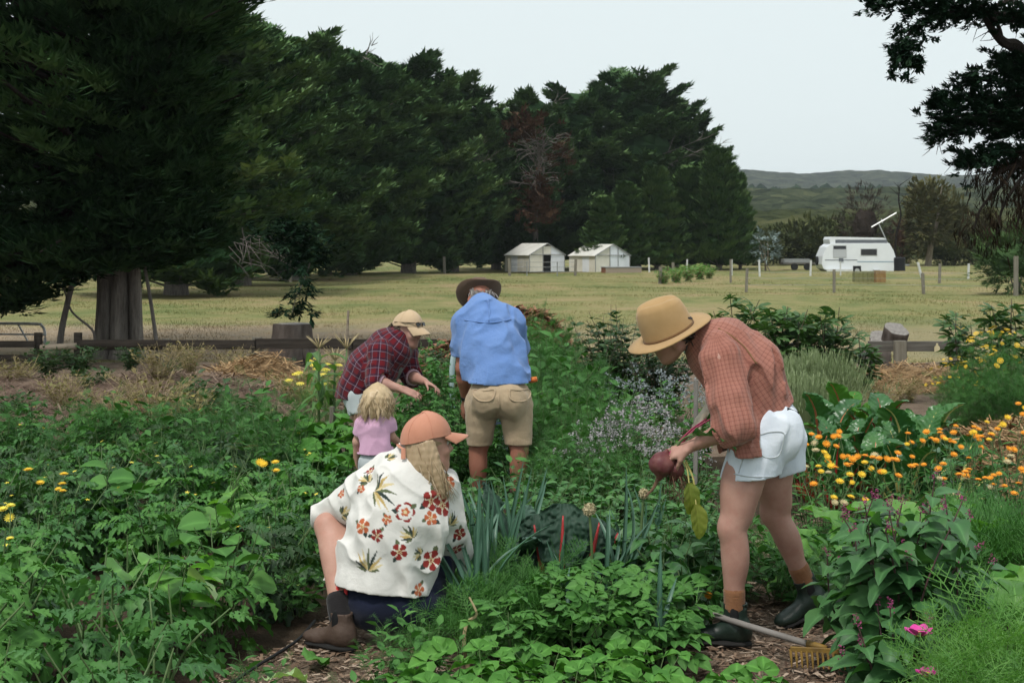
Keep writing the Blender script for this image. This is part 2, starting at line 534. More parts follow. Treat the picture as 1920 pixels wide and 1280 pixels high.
# --- short pasture grass standing on the field (uncountable)
def grass_patch(n, y0, y1, hgt, seed, xr=None):
	rs = np.random.RandomState(seed)
	Y = y0 * (y1 / y0) ** rs.rand(n)
	X = (rs.rand(n) * 2 - 1) * Y * 0.40
	k = vnoise3(np.stack([X, Y, X * 0], -1), 9, 0.45) + 0.5 * vnoise3(np.stack([X, Y, X * 0], -1), 10, 1.7)
	h = hgt * (0.35 + rs.rand(n) * 0.8) * np.clip(0.75 + 0.6 * k, 0.25, 1.7) * (Y / y0) ** 0.35
	a = rs.rand(n) * 2 * PI
	w = h * 0.22
	lean = (rs.rand(n, 2) - 0.5) * h[:, None] * 1.3
	base = np.stack([X, Y, field_z(X, Y)], -1)
	s = np.stack([np.cos(a), np.sin(a), a * 0], -1) * w[:, None]
	top = base + np.stack([lean[:, 0], lean[:, 1], h], -1)
	v = np.stack([base - s, base + s, top], 1).reshape(-1, 3)
	b = MB(); b.add(v, np.arange(3 * n).reshape(n, 3), np.repeat(rs.rand(n), 3))
	return b
grass_patch(190000, 20.8, 110.0, 0.036, 11).build('pasture_grass', 'grass_blade', kind='stuff', label='short dry pasture grass across the field', category='grass')

# --- wooded hills far behind: canopies that read as one mass
def wood_mat(name, a, b_, c_, vs=0.1):
	t = NT(name); p = world_pos(t)
	vo = t.n('ShaderNodeTexVoronoi', {'Vector': p, 'Scale': vs, 'Randomness': 1.0})
	cell = t.n('ShaderNodeSeparateXYZ', {0: vo.outputs['Color']}).outputs[0]
	n1 = t.maprange(t.noise(vs * 0.35, 4, p, 0.7), 0.35, 0.65)
	c = t.ramp(t.math('ADD', t.math('MULTIPLY', n1, 0.5), t.math('MULTIPLY', cell, 0.5)), [(0.1, a), (0.5, b_), (0.9, c_)])
	hgt = t.math('ADD', t.math('MULTIPLY', vo.outputs['Distance'], -1.0), t.math('MULTIPLY', t.noise(vs * 6, 3, p, 0.8), 0.5))
	t.done(c, 0.95, 0.0, t.bump(hgt, 1.0, 0.9 / vs)); MATS[name] = t.m
wood_mat('far_wood', (0.012, 0.020, 0.012), (0.045, 0.060, 0.034), (0.095, 0.11, 0.062), 0.10)
wood_mat('pine_belt', (0.008, 0.020, 0.012), (0.018, 0.036, 0.020), (0.032, 0.055, 0.028), 0.3)
wood_mat('near_wood', (0.022, 0.032, 0.014), (0.070, 0.085, 0.036), (0.14, 0.145, 0.065), 0.28)
wood_mat('mid_wood', (0.018, 0.028, 0.015), (0.060, 0.078, 0.040), (0.125, 0.14, 0.070), 0.18)

def canopy_hill(name, y0, y1, x0, x1, zprof, bump, dx, ny, mat, seed):
	xs = np.arange(x0, x1, dx)
	ys = np.linspace(y0, y1, ny)
	X, Y = np.meshgrid(xs, ys)
	base = zprof(X, Y)
	rs = np.random.RandomState(seed)
	# rounded tree tops: distance to jittered points
	Z = np.zeros_like(X)
	for sc, amp in ((1.0, 1.0), (0.5, 0.45)):
		cell = bump * 2.2 * sc
		ix, iy = np.floor(X / cell).astype(int), np.floor(Y / cell).astype(int)
		best = np.full(X.shape, 9.0)
		for ox in (-1, 0, 1):
			for oy in (-1, 0, 1):
				jx = (np.sin((ix + ox) * 127.1 + (iy + oy) * 311.7 + seed) * 43758.545) % 1.0
				jy = (np.sin((ix + ox) * 269.5 + (iy + oy) * 183.3 + seed) * 24634.633) % 1.0
				d = np.hypot(X / cell - (ix + ox + jx), Y / cell - (iy + oy + jy))
				best = np.minimum(best, d)
		Z += amp * sc * bump * np.sqrt(np.clip(1 - best ** 2, 0, 1)) * 1.3
	n, m = X.shape
	i = np.arange(n - 1)[:, None] * m + np.arange(m - 1)[None, :]
	f = np.stack([i, i + 1, i + m + 1, i + m], -1).reshape(-1, 4)
	b = MB(); b.add(np.stack([X, Y, base + Z], -1).reshape(-1, 3), f)
	b.build(name, mat, smooth=True, kind='structure')
def ridge(y0, y1, top, seed, wob):
	def z(X, Y):
		s = np.clip((Y - y0) / (y1 - y0), 0, 1)
		s = s * s * (3 - 2 * s)
		w = vnoise3(np.stack([X / 260.0, X * 0 + seed, X * 0], -1), seed, 1.0) + 0.4 * vnoise3(np.stack([X / 80.0, X * 0 + seed, X * 0], -1), seed, 1.0)
		return s * (top + wob * w) - 3 * (1 - s)
	return z
canopy_hill('hills', 1000, 1650, -1500, 1900, ridge(1000, 1650, 65, 51, 7), 15.0, 4.0, 90, 'far_wood', 1)
canopy_hill('hills', 640, 760, -900, 1100, ridge(640, 740, 22, 52, 1.2), 3.2, 2.2, 26, 'pine_belt', 2)
canopy_hill('hills', 330, 520, -600, 750, ridge(330, 520, 11.0, 53, 2.2), 7.0, 1.6, 70, 'mid_wood', 3)
canopy_hill('hills', 190, 290, -300, 420, ridge(190, 280, 3.2, 54, 1.3), 4.5, 1.0, 60, 'near_wood', 4)

def treetops(name, y0, y1, zf, n, r, mat, seed, tall=0.8, x0=0.10, x1=0.44, label=''):
	"""the crowns that cover a hill's near face: uneven lumps, far too many to count"""
	rs = np.random.RandomState(seed)
	seg, rows = 8, 4
	th = np.linspace(0.05, 1.9, rows); ph = np.arange(seg) * 2 * PI / seg
	T, Pp = np.meshgrid(th, ph, indexing='ij')
	d = np.stack([np.sin(T) * np.cos(Pp), np.sin(T) * np.sin(Pp), np.cos(T)], -1).reshape(-1, 3)
	Y = y0 + (y1 - y0) * rs.rand(n); X = (x0 + (x1 - x0) * rs.rand(n)) * Y
	R_ = r * (0.55 + 0.75 * rs.rand(n))
	C = np.stack([X, Y, zf(X, Y) + r * 0.35], -1)
	jit = 1 + 0.30 * (rs.rand(n, len(d)) - 0.5)
	V = C[:, None, :] + d[None] * (R_[:, None] * jit)[..., None] * np.array([1, 1, tall])
	i = np.arange(rows - 1)[:, None] * seg; j = np.arange(seg)[None, :]; j2 = (j + 1) % seg
	f = np.stack([i + j, i + seg + j, i + seg + j2, i + j2], -1).reshape(-1, 4)
	Fc = (f[None] + (np.arange(n) * len(d))[:, None, None]).reshape(-1, 4)
	b = MB(); b.add(V.reshape(-1, 3), Fc, np.repeat(rs.rand(n), len(d)))
	b.build(name, mat, smooth=True, kind='stuff', label=label, category='wood')
def crown_mat(name, cols):
	t = NT(name)
	c = t.ramp(t.attr('rnd'), [(i / (len(cols) - 1), c) for i, c in enumerate(cols)])
	t.done(c, 0.95, 0.0, t.bump(t.noise(0.5, 3, world_pos(t), 0.7), 1.0, 2.0)); MATS[name] = t.m
crown_mat('crowns_far', [(0.016, 0.026, 0.015), (0.040, 0.056, 0.032), (0.070, 0.088, 0.050), (0.105, 0.115, 0.070)])
crown_mat('crowns_pine', [(0.010, 0.024, 0.013), (0.020, 0.042, 0.021), (0.032, 0.058, 0.028)])
crown_mat('crowns_near', [(0.026, 0.036, 0.016), (0.060, 0.076, 0.032), (0.098, 0.112, 0.048), (0.14, 0.14, 0.068)])
treetops('far_wood', 1040, 1660, ridge(1000, 1650, 65, 51, 7), 3000, 13.0, 'crowns_far', 1, 0.6, label='woodland covering the far ridge on the skyline')
treetops('pine_belt', 650, 745, ridge(640, 740, 24, 52, 1.2), 1500, 4.0, 'crowns_pine', 2, 1.5, label='dark straight belt of pines below the far ridge')
treetops('mid_wood', 335, 520, ridge(330, 520, 11.0, 53, 2.2), 900, 6.5, 'crowns_near', 3, 0.7, label='rounded woodland between the pine belt and the scrub')
treetops('near_scrub', 195, 288, ridge(190, 280, 3.2, 54, 1.3), 700, 3.6, 'crowns_near', 4, 0.8, label='olive scrubland rising behind the caravan')
# ================================================================ trees
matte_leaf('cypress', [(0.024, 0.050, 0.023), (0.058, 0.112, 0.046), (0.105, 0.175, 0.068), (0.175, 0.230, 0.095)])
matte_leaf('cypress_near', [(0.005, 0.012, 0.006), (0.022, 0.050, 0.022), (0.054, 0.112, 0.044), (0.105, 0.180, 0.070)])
matte_leaf('pine_needle', [(0.026, 0.055, 0.022), (0.052, 0.100, 0.036), (0.085, 0.145, 0.050), (0.13, 0.185, 0.065)])
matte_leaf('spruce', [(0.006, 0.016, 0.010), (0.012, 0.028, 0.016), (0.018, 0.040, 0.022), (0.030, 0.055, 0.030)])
matte_leaf('dead_red', [(0.065, 0.040, 0.028), (0.11, 0.066, 0.045), (0.16, 0.096, 0.066)])
matte_leaf('dead_brown', [(0.012, 0.009, 0.007), (0.022, 0.016, 0.011), (0.036, 0.026, 0.018)])
matte_leaf('scrub', [(0.030, 0.040, 0.017), (0.062, 0.076, 0.030), (0.098, 0.110, 0.044), (0.14, 0.145, 0.06)])
matte_leaf('gum', [(0.05, 0.055, 0.025), (0.085, 0.088, 0.036), (0.13, 0.125, 0.055), (0.17, 0.15, 0.075)])
matte_leaf('thicket', [(0.035, 0.028, 0.024), (0.060, 0.048, 0.040), (0.085, 0.068, 0.055)])
matte_leaf('silver_leaf', [(0.13, 0.17, 0.16), (0.20, 0.26, 0.25), (0.30, 0.36, 0.35)])
matte_leaf('pepper_tree', [(0.04, 0.075, 0.03), (0.07, 0.12, 0.045), (0.10, 0.165, 0.06)])
def bark_mat(name, a, b_, sc=(9, 9, 1.6)):
	t = NT(name)
	v = t.n('ShaderNodeMapping', {0: t.coord(), 3: sc}).outputs[0]
	n = t.noise(1.0, 5, v, 0.7)
	t.done(t.mix(t.maprange(n, 0.3, 0.7), a, b_), 0.95, 0.1, t.bump(n, 1.0, 0.06)); MATS[name] = t.m
bark_mat('cypress_bark', (0.085, 0.074, 0.066), (0.32, 0.285, 0.255), (14, 14, 1.8))
bark_mat('dead_wood', (0.13, 0.115, 0.105), (0.25, 0.225, 0.205))
bark_mat('dark_bark', (0.012, 0.010, 0.009), (0.032, 0.026, 0.022))
bark_mat('gum_bark', (0.16, 0.13, 0.10), (0.30, 0.26, 0.21))

def fans(P, D, n_per, L, W, rs, spread=0.9, pitch=(0.1, 0.5), droop=0.0, tone=None, twist=0.9):
	"""P (n,3) roots, D (n,3) directions: n_per narrow fronds fanned about each direction; returns verts, faces, rnd"""
	n = len(P)
	N = n * n_per
	P = np.repeat(P, n_per, 0); D = np.repeat(D, n_per, 0)
	side = np.stack([-D[:, 1], D[:, 0], D[:, 0] * 0], -1)
	side /= np.linalg.norm(side, axis=1)[:, None] + 1e-9
	u = (rs.rand(N) * 2 - 1) * spread
	e = pitch[0] + rs.rand(N) * (pitch[1] - pitch[0]) - droop * np.abs(u)
	d = D * np.cos(u)[:, None] + side * np.sin(u)[:, None]
	d[:, 2] += np.sin(e)
	d /= np.linalg.norm(d, axis=1)[:, None]
	ln = L * (0.5 + rs.rand(N) * 0.8)
	w = W * (0.6 + rs.rand(N) * 0.8)
	root = P + D * ((rs.rand(N) - 0.35) * L * 0.9)[:, None] + side * ((rs.rand(N) - 0.5) * L * 0.9)[:, None]
	root[:, 2] += (rs.rand(N) - 0.5) * L * 0.35
	s2 = np.cross(d, np.array([0, 0, 1.0])); s2 /= np.linalg.norm(s2, axis=1)[:, None] + 1e-9
	tw = (rs.rand(N) - 0.5) * twist
	up = np.cross(s2, d)
	s2 = s2 * np.cos(tw)[:, None] + up * np.sin(tw)[:, None]
	mid = root + d * (ln * 0.45)[:, None]
	tip = root + d * ln[:, None]
	tip[:, 2] += ln * 0.08
	v = np.stack([root, mid - s2 * w[:, None] / 2, tip, mid + s2 * w[:, None] / 2], 1).reshape(-1, 3)
	f = np.arange(N * 4).reshape(N, 4)
	base = rs.rand(n) if tone is None else np.asarray(tone) * 0.75 + rs.rand(n) * 0.25
	return v, f, np.repeat(np.clip(np.repeat(base, n_per) * 0.75 + rs.rand(N) * 0.25, 0, 0.98), 4)

def conifer_meshes(seed, H, Rm, n_limb, n_spray, n_frond, L, W, zlow=0.10, top=0.5, pitch=(0.05, 0.5), up=0.35, crown='cypress', bark='cypress_bark', shape='round', core=0.62, dead=0.0, spread=0.9, trunk_r=0.35):
	"""trunk mesh, crown mesh, (dead-limb mesh) of one conifer standing at the origin"""
	rs = np.random.RandomState(seed)
	lean = (rs.rand(2) - 0.5) * 0.06 * H
	axis = lambda z: np.array([lean[0] * (z / H) ** 2, lean[1] * (z / H) ** 2, z])
	tb = MB()
	tb.tube([axis(z) for z in np.linspace(-0.1, H * 0.93, 9)], np.interp(np.linspace(0, 1, 9), [0, 0.1, 1], [trunk_r * 1.4, trunk_r, 0.03]), 9)
	cb = MB()
	db = MB()
	def prof(t):
		if shape == 'cone':
			return np.clip(1.08 - t, 0.03, 1) ** 0.8 * (0.75 + 0.25 * min(1, t * 8))
		return math.sqrt(max(0.02, 1 - abs((t - 0.38) / 0.66) ** 2.4)) * (0.72 + 0.28 * min(1, t * 4))
	Pl, Dl, Tl = [], [], []
	for k in range(n_limb):
		t = zlow + (1 - zlow) * ((k + rs.rand()) / n_limb) ** 0.85
		az = k * 2.399 + rs.rand() * 0.9
		Lm = Rm * prof(t) * (0.70 + 0.42 * rs.rand())
		a = np.array([math.cos(az), math.sin(az), 0])
		z0 = max(0.25, t * H - Lm * up * 0.75)
		p0 = axis(z0)
		rise = Lm * up * (0.7 + 0.6 * rs.rand()) + (0.25 * H * max(0, t - 0.8) if shape != 'cone' else 0)
		pts = [p0, p0 + a * Lm * 0.5 + np.array([0, 0, rise * 0.42]), p0 + a * Lm + np.array([0, 0, rise])]
		c = np.array(bez(pts, 5))
		tb.tube(c[:9:2], np.linspace(0.05, 0.012, 5) * (H / 12), 4, cap=False)
		if rs.rand() < dead:
			for q in range(14):
				s0 = c[4 + q % 6]
				d = nrm(a + (rs.rand(3) - 0.5) * 1.6)
				e1 = s0 + d * L * (1 + rs.rand() * 2)
				db.tube([s0, (s0 + e1) / 2 + (rs.rand(3) - 0.5) * 0.2, e1 + (rs.rand(3) - 0.5) * 0.3], [0.03, 0.02, 0.008], 3, cap=False)
			continue
		sd = np.array([-a[1], a[0], 0])
		tilt = (rs.rand() - 0.5) * 0.5
		tone = rs.rand()
		for q in range(n_spray):
			th, rr = rs.rand() * 2 * PI, math.sqrt(rs.rand())
			x_, y_ = math.cos(th) * rr, math.sin(th) * rr
			al = 0.72 + 0.33 * x_                                   # along the limb
			s0 = c[min(len(c) - 1, int(max(0.0, min(1.0, al)) * (len(c) - 1)))]
			side = sd * y_ * (0.36 * Lm + 0.25)
			P = s0 + side + a * max(0.0, al - 1) * Lm + np.array([0, 0, y_ * tilt * 0.5 * Lm - 0.12 * Lm * y_ * y_ + (rs.rand() - 0.5) * 0.20])
			Pl.append(P); Tl.append(tone)
			Dl.append(nrm(a + 0.75 * y_ * sd + np.array([0, 0, 0.12 + 0.2 * max(0, x_)])))
	v, f, r = fans(np.array(Pl), np.array(Dl), n_frond, L, W, rs, spread, pitch, tone=Tl)
	cb.add(v, f, r)
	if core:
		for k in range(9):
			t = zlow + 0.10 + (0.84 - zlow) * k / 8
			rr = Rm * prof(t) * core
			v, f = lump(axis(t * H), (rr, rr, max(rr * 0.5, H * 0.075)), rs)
			cb.add(v, f, 0.02)  # darkest tone: added blobs that stop sky showing through and stand in for inner shade
	return tb.mesh('trunk', bark), cb.mesh('crown', crown), (db.mesh('dead_limb', 'dead_wood') if db.nv else None)

def plant_tree(name, label, meshes, x, y, rz, s=(1, 1, 1), group=None, z=0.0, category='tree'):
	o = thing(name, label, category, (x, y, z), rz, group)
	o.scale = s
	for nm, me in zip(('trunk', 'crown', 'dead_limb'), meshes):
		if me:
			link(nm, me, o, kind='stuff' if nm == 'dead_limb' else None)
	return o

# --- the row of cypresses behind the pasture, from the nearest at the left to the farthest
CY = [conifer_meshes(101 + k, 12.0, 4.7, 58, 44, 20, 0.50, 0.17, zlow=0.03, dead=d, core=0.50, spread=1.5, pitch=(-0.25, 0.75)) for k, d in enumerate((0.0, 0.05, 0.02, 0.05))]
ROW = [  # px of the trunk, distance, row of the top, width factor, mesh, label
	(330, 50, -40, 1.00, 0, 'dark cypress just behind the big multi-trunked tree'),
	(455, 62, 62, 0.90, 1, 'cypress whose crown shows right of the big near tree'),
	(545, 74, 62, 1.00, 2, 'tallest-topped cypress near the left end of the row, jagged tip'),
	(655, 82, 88, 1.00, 3, 'cypress in the row with a grey bare patch near its top'),
	(765, 90, 112, 1.00, 0, 'cypress above the plaid shirt, third along from the big near tree'),
	(850, 96, 150, 0.85, 1, 'cypress whose flat boughs reach out where the row dips'),
	(930, 104, 205, 0.85, 2, 'low cypress at the dip in the tree row above the greenhouses'),
	(1005, 102, 185, 0.85, 3, 'cypress beside the dead rusty tree, pointed top'),
	(1085, 106, 168, 0.95, 0, 'cypress right of the dead rusty tree'),
	(1190, 108, 136, 1.05, 1, 'rounded tallest cypress at the right end of the row'),
	(1265, 112, 190, 0.95, 2, 'cypress sloping down on the right shoulder of the row'),
	(1325, 114, 265, 0.75, 3, 'last and smallest cypress of the row by the open sky')]
for k, (px, Y, top, wf, m, lab) in enumerate(ROW):
	H = CAMH + (HZ - top) / F * Y
	s = H / 12.0
	plant_tree('cypress_tree', lab, CY[m], gx(px, Y), Y, k * 1.7, (s ** 0.5 * wf, s ** 0.5 * wf, s * 0.97), 'cypresses in the tall row behind the pasture')

# --- the dead, rusty tree in the row
rs = np.random.RandomState(5)
o = thing('dead_tree', 'dead tree with bare grey branches and rust-red foliage in the cypress row', 'tree', (gx(1003, 98), 98, 0))
b = MB()
b.tube([(0, 2.5, 0), (0.1, 1.5, 3.2), (0.0, -1.2, 5.6), (0.3, -2.2, 8.0), (0.7, -2.3, 9.0)], [0.25, 0.18, 0.12, 0.07, 0.02], 7)
b.build('trunk', 'dead_wood', o)
b = MB()
for k in range(60):
	t = rs.rand()
	p = np.array([0.1 + 0.5 * t, -2.2, 5.4 + t * 3.2])
	d = nrm([rs.randn() * 1.1, -0.6 - rs.rand(), 0.35 + rs.randn() * 0.45])
	q = p + d * (0.8 + rs.rand() * 1.5)
	b.tube([p, (p + q) / 2 + rs.randn(3) * 0.12, q], [0.03, 0.02, 0.008], 4, cap=False)
	for j in range(3):
		e = q + rs.randn(3) * 0.45
		b.tube([(p + q * 2) / 3, (q + e) / 2, e], [0.024, 0.016, 0.008], 3, cap=False)
b.build('dead_limb', 'dead_wood', o, kind='stuff')
b = MB()
for (px, py, w, h, n) in ((985, 240, 1.1, 0.75, 110), (1010, 375, 1.0, 1.3, 190), (1030, 402, 0.5, 0.35, 30), (1048, 290, 0.7, 0.9, 40), (975, 262, 0.9, 0.4, 40)):
	c = np.array(at(px, py, 95.2)) - np.array([gx(1003, 98), 98, 0])
	Pp = c + rs.randn(n, 3) * np.array([w * 0.6, 0.5, h * 0.6])
	dd = nrm([0, -1, 0.1]) + rs.randn(n, 3) * 0.5
	v, f, r = fans(Pp, dd / np.linalg.norm(dd, axis=1)[:, None], 12, 0.42, 0.10, rs)
	b.add(v, f, r)
b.build('crown', 'dead_red', o)

# --- younger pines in front of the row's right end
PN = [conifer_meshes(131 + k, 8.0, 2.6, 80, 15, 18, 0.42, 0.085, zlow=0.04, pitch=(0.4, 1.25), up=0.55, crown='pine_needle', shape='cone', core=0.55, spread=1.2, trunk_r=0.16) for k in range(3)]
for k, (px, Y, top, wf, lab) in enumerate([
		(1130, 94, 372, 1.0, 'young pine directly behind the right-hand greenhouse'),
		(1175, 97, 345, 1.0, 'young pine between the greenhouse and the taller pines'),
		(1232, 99, 318, 1.1, 'pine in the middle of the pine clump'),
		(1290, 101, 318, 1.1, 'pine second from the open end of the clump'),
		(1348, 100, 282, 1.15, 'tallest pine at the open end of the clump'),
		(1388, 103, 330, 0.7, 'slim outermost pine against the hills')]):
	H = CAMH + (HZ - top) / F * Y
	s = H / 8.0
	plant_tree('pine_tree', lab, PN[k % 3], gx(px, Y), Y, k * 2.1, (s ** 0.5 * wf * 0.95,) * 2 + (s,), 'young pines at the end of the row')

# --- the big multi-trunked cypress at the left
def big_tree():
	rs = np.random.RandomState(77)
	X0, Y0 = gx(222, 22), 22.0
	o = thing('cypress_tree', 'huge near cypress with several fused grey trunks behind the rail fence', 'tree', (X0, Y0, 0))
	b = MB()
	for (dx, dy, r, lx, h) in ((-0.20, 0.0, 0.115, -0.30, 6), (0.03, -0.08, 0.130, -0.05, 7), (0.28, -0.10, 0.080, 0.16, 6), (0.12, 0.32, 0.16, 0.1, 9), (-0.10, 0.25, 0.15, -0.6, 7), (-0.30, 0.12, 0.08, -0.5, 5)):
		pts = [(dx * 1.25, dy, -0.05), (dx * 1.05, dy, 0.5), (dx, dy, 1.4), (dx + lx * 0.35, dy, 3.2), (dx + lx * 2, dy + 0.2, h)]
		c = bez(pts, 5)
		b.tube(c, np.interp(np.linspace(0, 1, len(c)), [0, 0.12, 0.4, 1], [r * 1.55, r * 1.1, r, 0.06]), 12)
	b.build('trunk', 'cypress_bark', o, smooth=True)
	for (p, q, r) in (((0.45, -0.25, 1.55), (0.74, -0.5, 0.02), 0.035), ((-0.55, -0.2, 1.6), (-0.78, -0.45, 0.02), 0.055), ((-0.75, -0.3, 1.1), (-0.2, -0.55, 0.3), 0.02)):
		b = MB()
		p, q = np.array(p), np.array(q)
		c = bez([p, p * 0.6 + q * 0.4 + rs.randn(3) * 0.05, p * 0.25 + q * 0.75 + rs.randn(3) * 0.05, q], 4)
		b.tube(c, np.linspace(r * 0.7, r, len(c)), 6)
		b.build('dead_limb', 'dead_wood', o)
	# limbs and foliage
	lb, Pl, Dl, Tl = MB(), [], [], []
	n = 380
	for k in range(n):
		t = ((k + rs.rand()) / n)
		z = 1.60 + 8.6 * t ** 0.95
		az = k * 2.399 + rs.rand()
		a = np.array([math.cos(az), math.sin(az), 0])
		if a[1] > 0.35 and rs.rand() < 0.75:
			continue
		reach = 2.3 if a[0] > 0 else 5.2
		if a[0] > 0:
			reach *= 0.72 + 0.42 * min(1, max(0, (t - 0.05) * 2.6))
		Lm = reach * (0.45 + 0.65 * rs.rand()) * (0.85 + 0.2 * min(1, t * 5))
		p0 = np.array([0.0, 0.05, z])
		rise = Lm * (0.05 + 0.30 * rs.rand()) if t > 0.1 else Lm * (-0.24 + 0.22 * rs.rand())
		if a[0] > 0.2:
			rise += 0.30 + (0.75 if t < 0.16 else 0)
		c = np.array(bez([p0, p0 + a * Lm * 0.5 + (0, 0, rise * 0.5), p0 + a * Lm + (0, 0, rise)], 5))
		lb.tube(c[::2], np.linspace(0.06, 0.012, len(c[::2])), 5, cap=False)
		sd = np.array([-a[1], a[0], 0])
		tone = rs.rand()
		for q in range(30):
			Tl.append(tone)
			th, rr = rs.rand() * 2 * PI, math.sqrt(rs.rand())
			x_, y_ = math.cos(th) * rr, math.sin(th) * rr
			al = 0.70 + 0.36 * x_
			s0 = c[min(len(c) - 1, int(max(0.0, min(1.0, al)) * (len(c) - 1)))]
			Pl.append(s0 + sd * y_ * (0.24 * Lm + 0.18) + a * max(0.0, al - 1) * Lm + np.array([0, 0, -0.10 * Lm * y_ * y_ + (rs.rand() - 0.5) * 0.16]))
			Dl.append(nrm(a + 0.75 * y_ * sd + np.array([0, 0, 0.05 + 0.2 * max(0, x_)])))
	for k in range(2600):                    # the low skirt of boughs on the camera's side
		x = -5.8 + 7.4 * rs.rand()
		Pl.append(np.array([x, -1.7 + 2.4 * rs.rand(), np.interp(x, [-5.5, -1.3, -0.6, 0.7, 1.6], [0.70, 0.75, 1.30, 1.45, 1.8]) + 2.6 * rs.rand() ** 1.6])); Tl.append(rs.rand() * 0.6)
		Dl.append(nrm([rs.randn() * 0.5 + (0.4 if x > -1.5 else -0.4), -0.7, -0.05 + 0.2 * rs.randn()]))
	lb.build('limbs', 'dark_bark', o, kind='stuff')
	v, f, r = fans(np.array(Pl), np.array(Dl), 20, 0.26, 0.055, rs, 1.0, (0.0, 0.55), tone=Tl)
	cb = MB(); cb.add(v, f, r)
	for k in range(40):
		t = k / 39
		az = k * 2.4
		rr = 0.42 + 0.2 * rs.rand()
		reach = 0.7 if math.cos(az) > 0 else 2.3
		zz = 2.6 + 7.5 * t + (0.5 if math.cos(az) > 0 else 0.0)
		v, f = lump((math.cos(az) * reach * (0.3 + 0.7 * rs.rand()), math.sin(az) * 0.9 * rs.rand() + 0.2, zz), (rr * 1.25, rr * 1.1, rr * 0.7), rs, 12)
		cb.add(v, f, 0.0)  # added near-black filler blobs, shade between the boughs put into their colour
	# the low bough that hangs out over the fence at the right of the trunk
	bough = [np.array(at(px, py, Y)) - (X0, Y0, 0) for px, py, Y in ((600, 400, 20.4), (592, 440, 20.2), (585, 480, 20.0), (572, 520, 19.9), (556, 555, 19.8), (548, 585, 19.7))]
	c = np.array(bez(bough, 6))
	bb = MB(); bb.tube(c[14:], np.linspace(0.010, 0.005, len(c[14:])), 6)
	for k in range(34):
		s0 = np.array(at(470 + rs.randn() * 22, 455 + rs.randn() * 14, 20.3)) - (X0, Y0, 0)
		e = s0 + np.array([0.25 + rs.randn() * 0.2, rs.randn() * 0.2, rs.randn() * 0.12 - 0.22])
		bb.tube([s0, (s0 + e) / 2 + rs.randn(3) * 0.05, e], [0.005, 0.004, 0.002], 4, cap=False)
	bb.build('drooping_bough', 'dead_wood', o, kind='stuff')
	Pl = np.array([np.array(at(px + rs.randn() * w, py + rs.randn() * h, 19.8 + rs.randn() * 0.12)) - (X0, Y0, 0) for px, py, w, h, m in
				   ((556, 552, 12, 9, 10), (530, 582, 13, 5, 9), (570, 574, 10, 7, 10), (572, 520, 8, 12, 8), (590, 478, 22, 9, 24), (575, 445, 30, 14, 40), (535, 430, 30, 12, 36)) for _ in range(m)])
	Dd = np.array([nrm([rs.randn() * 0.7, rs.randn() * 0.5, -0.35]) for _ in Pl])
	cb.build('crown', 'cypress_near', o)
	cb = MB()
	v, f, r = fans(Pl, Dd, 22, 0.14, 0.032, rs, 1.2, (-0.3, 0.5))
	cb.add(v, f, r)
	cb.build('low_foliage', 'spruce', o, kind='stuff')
big_tree()

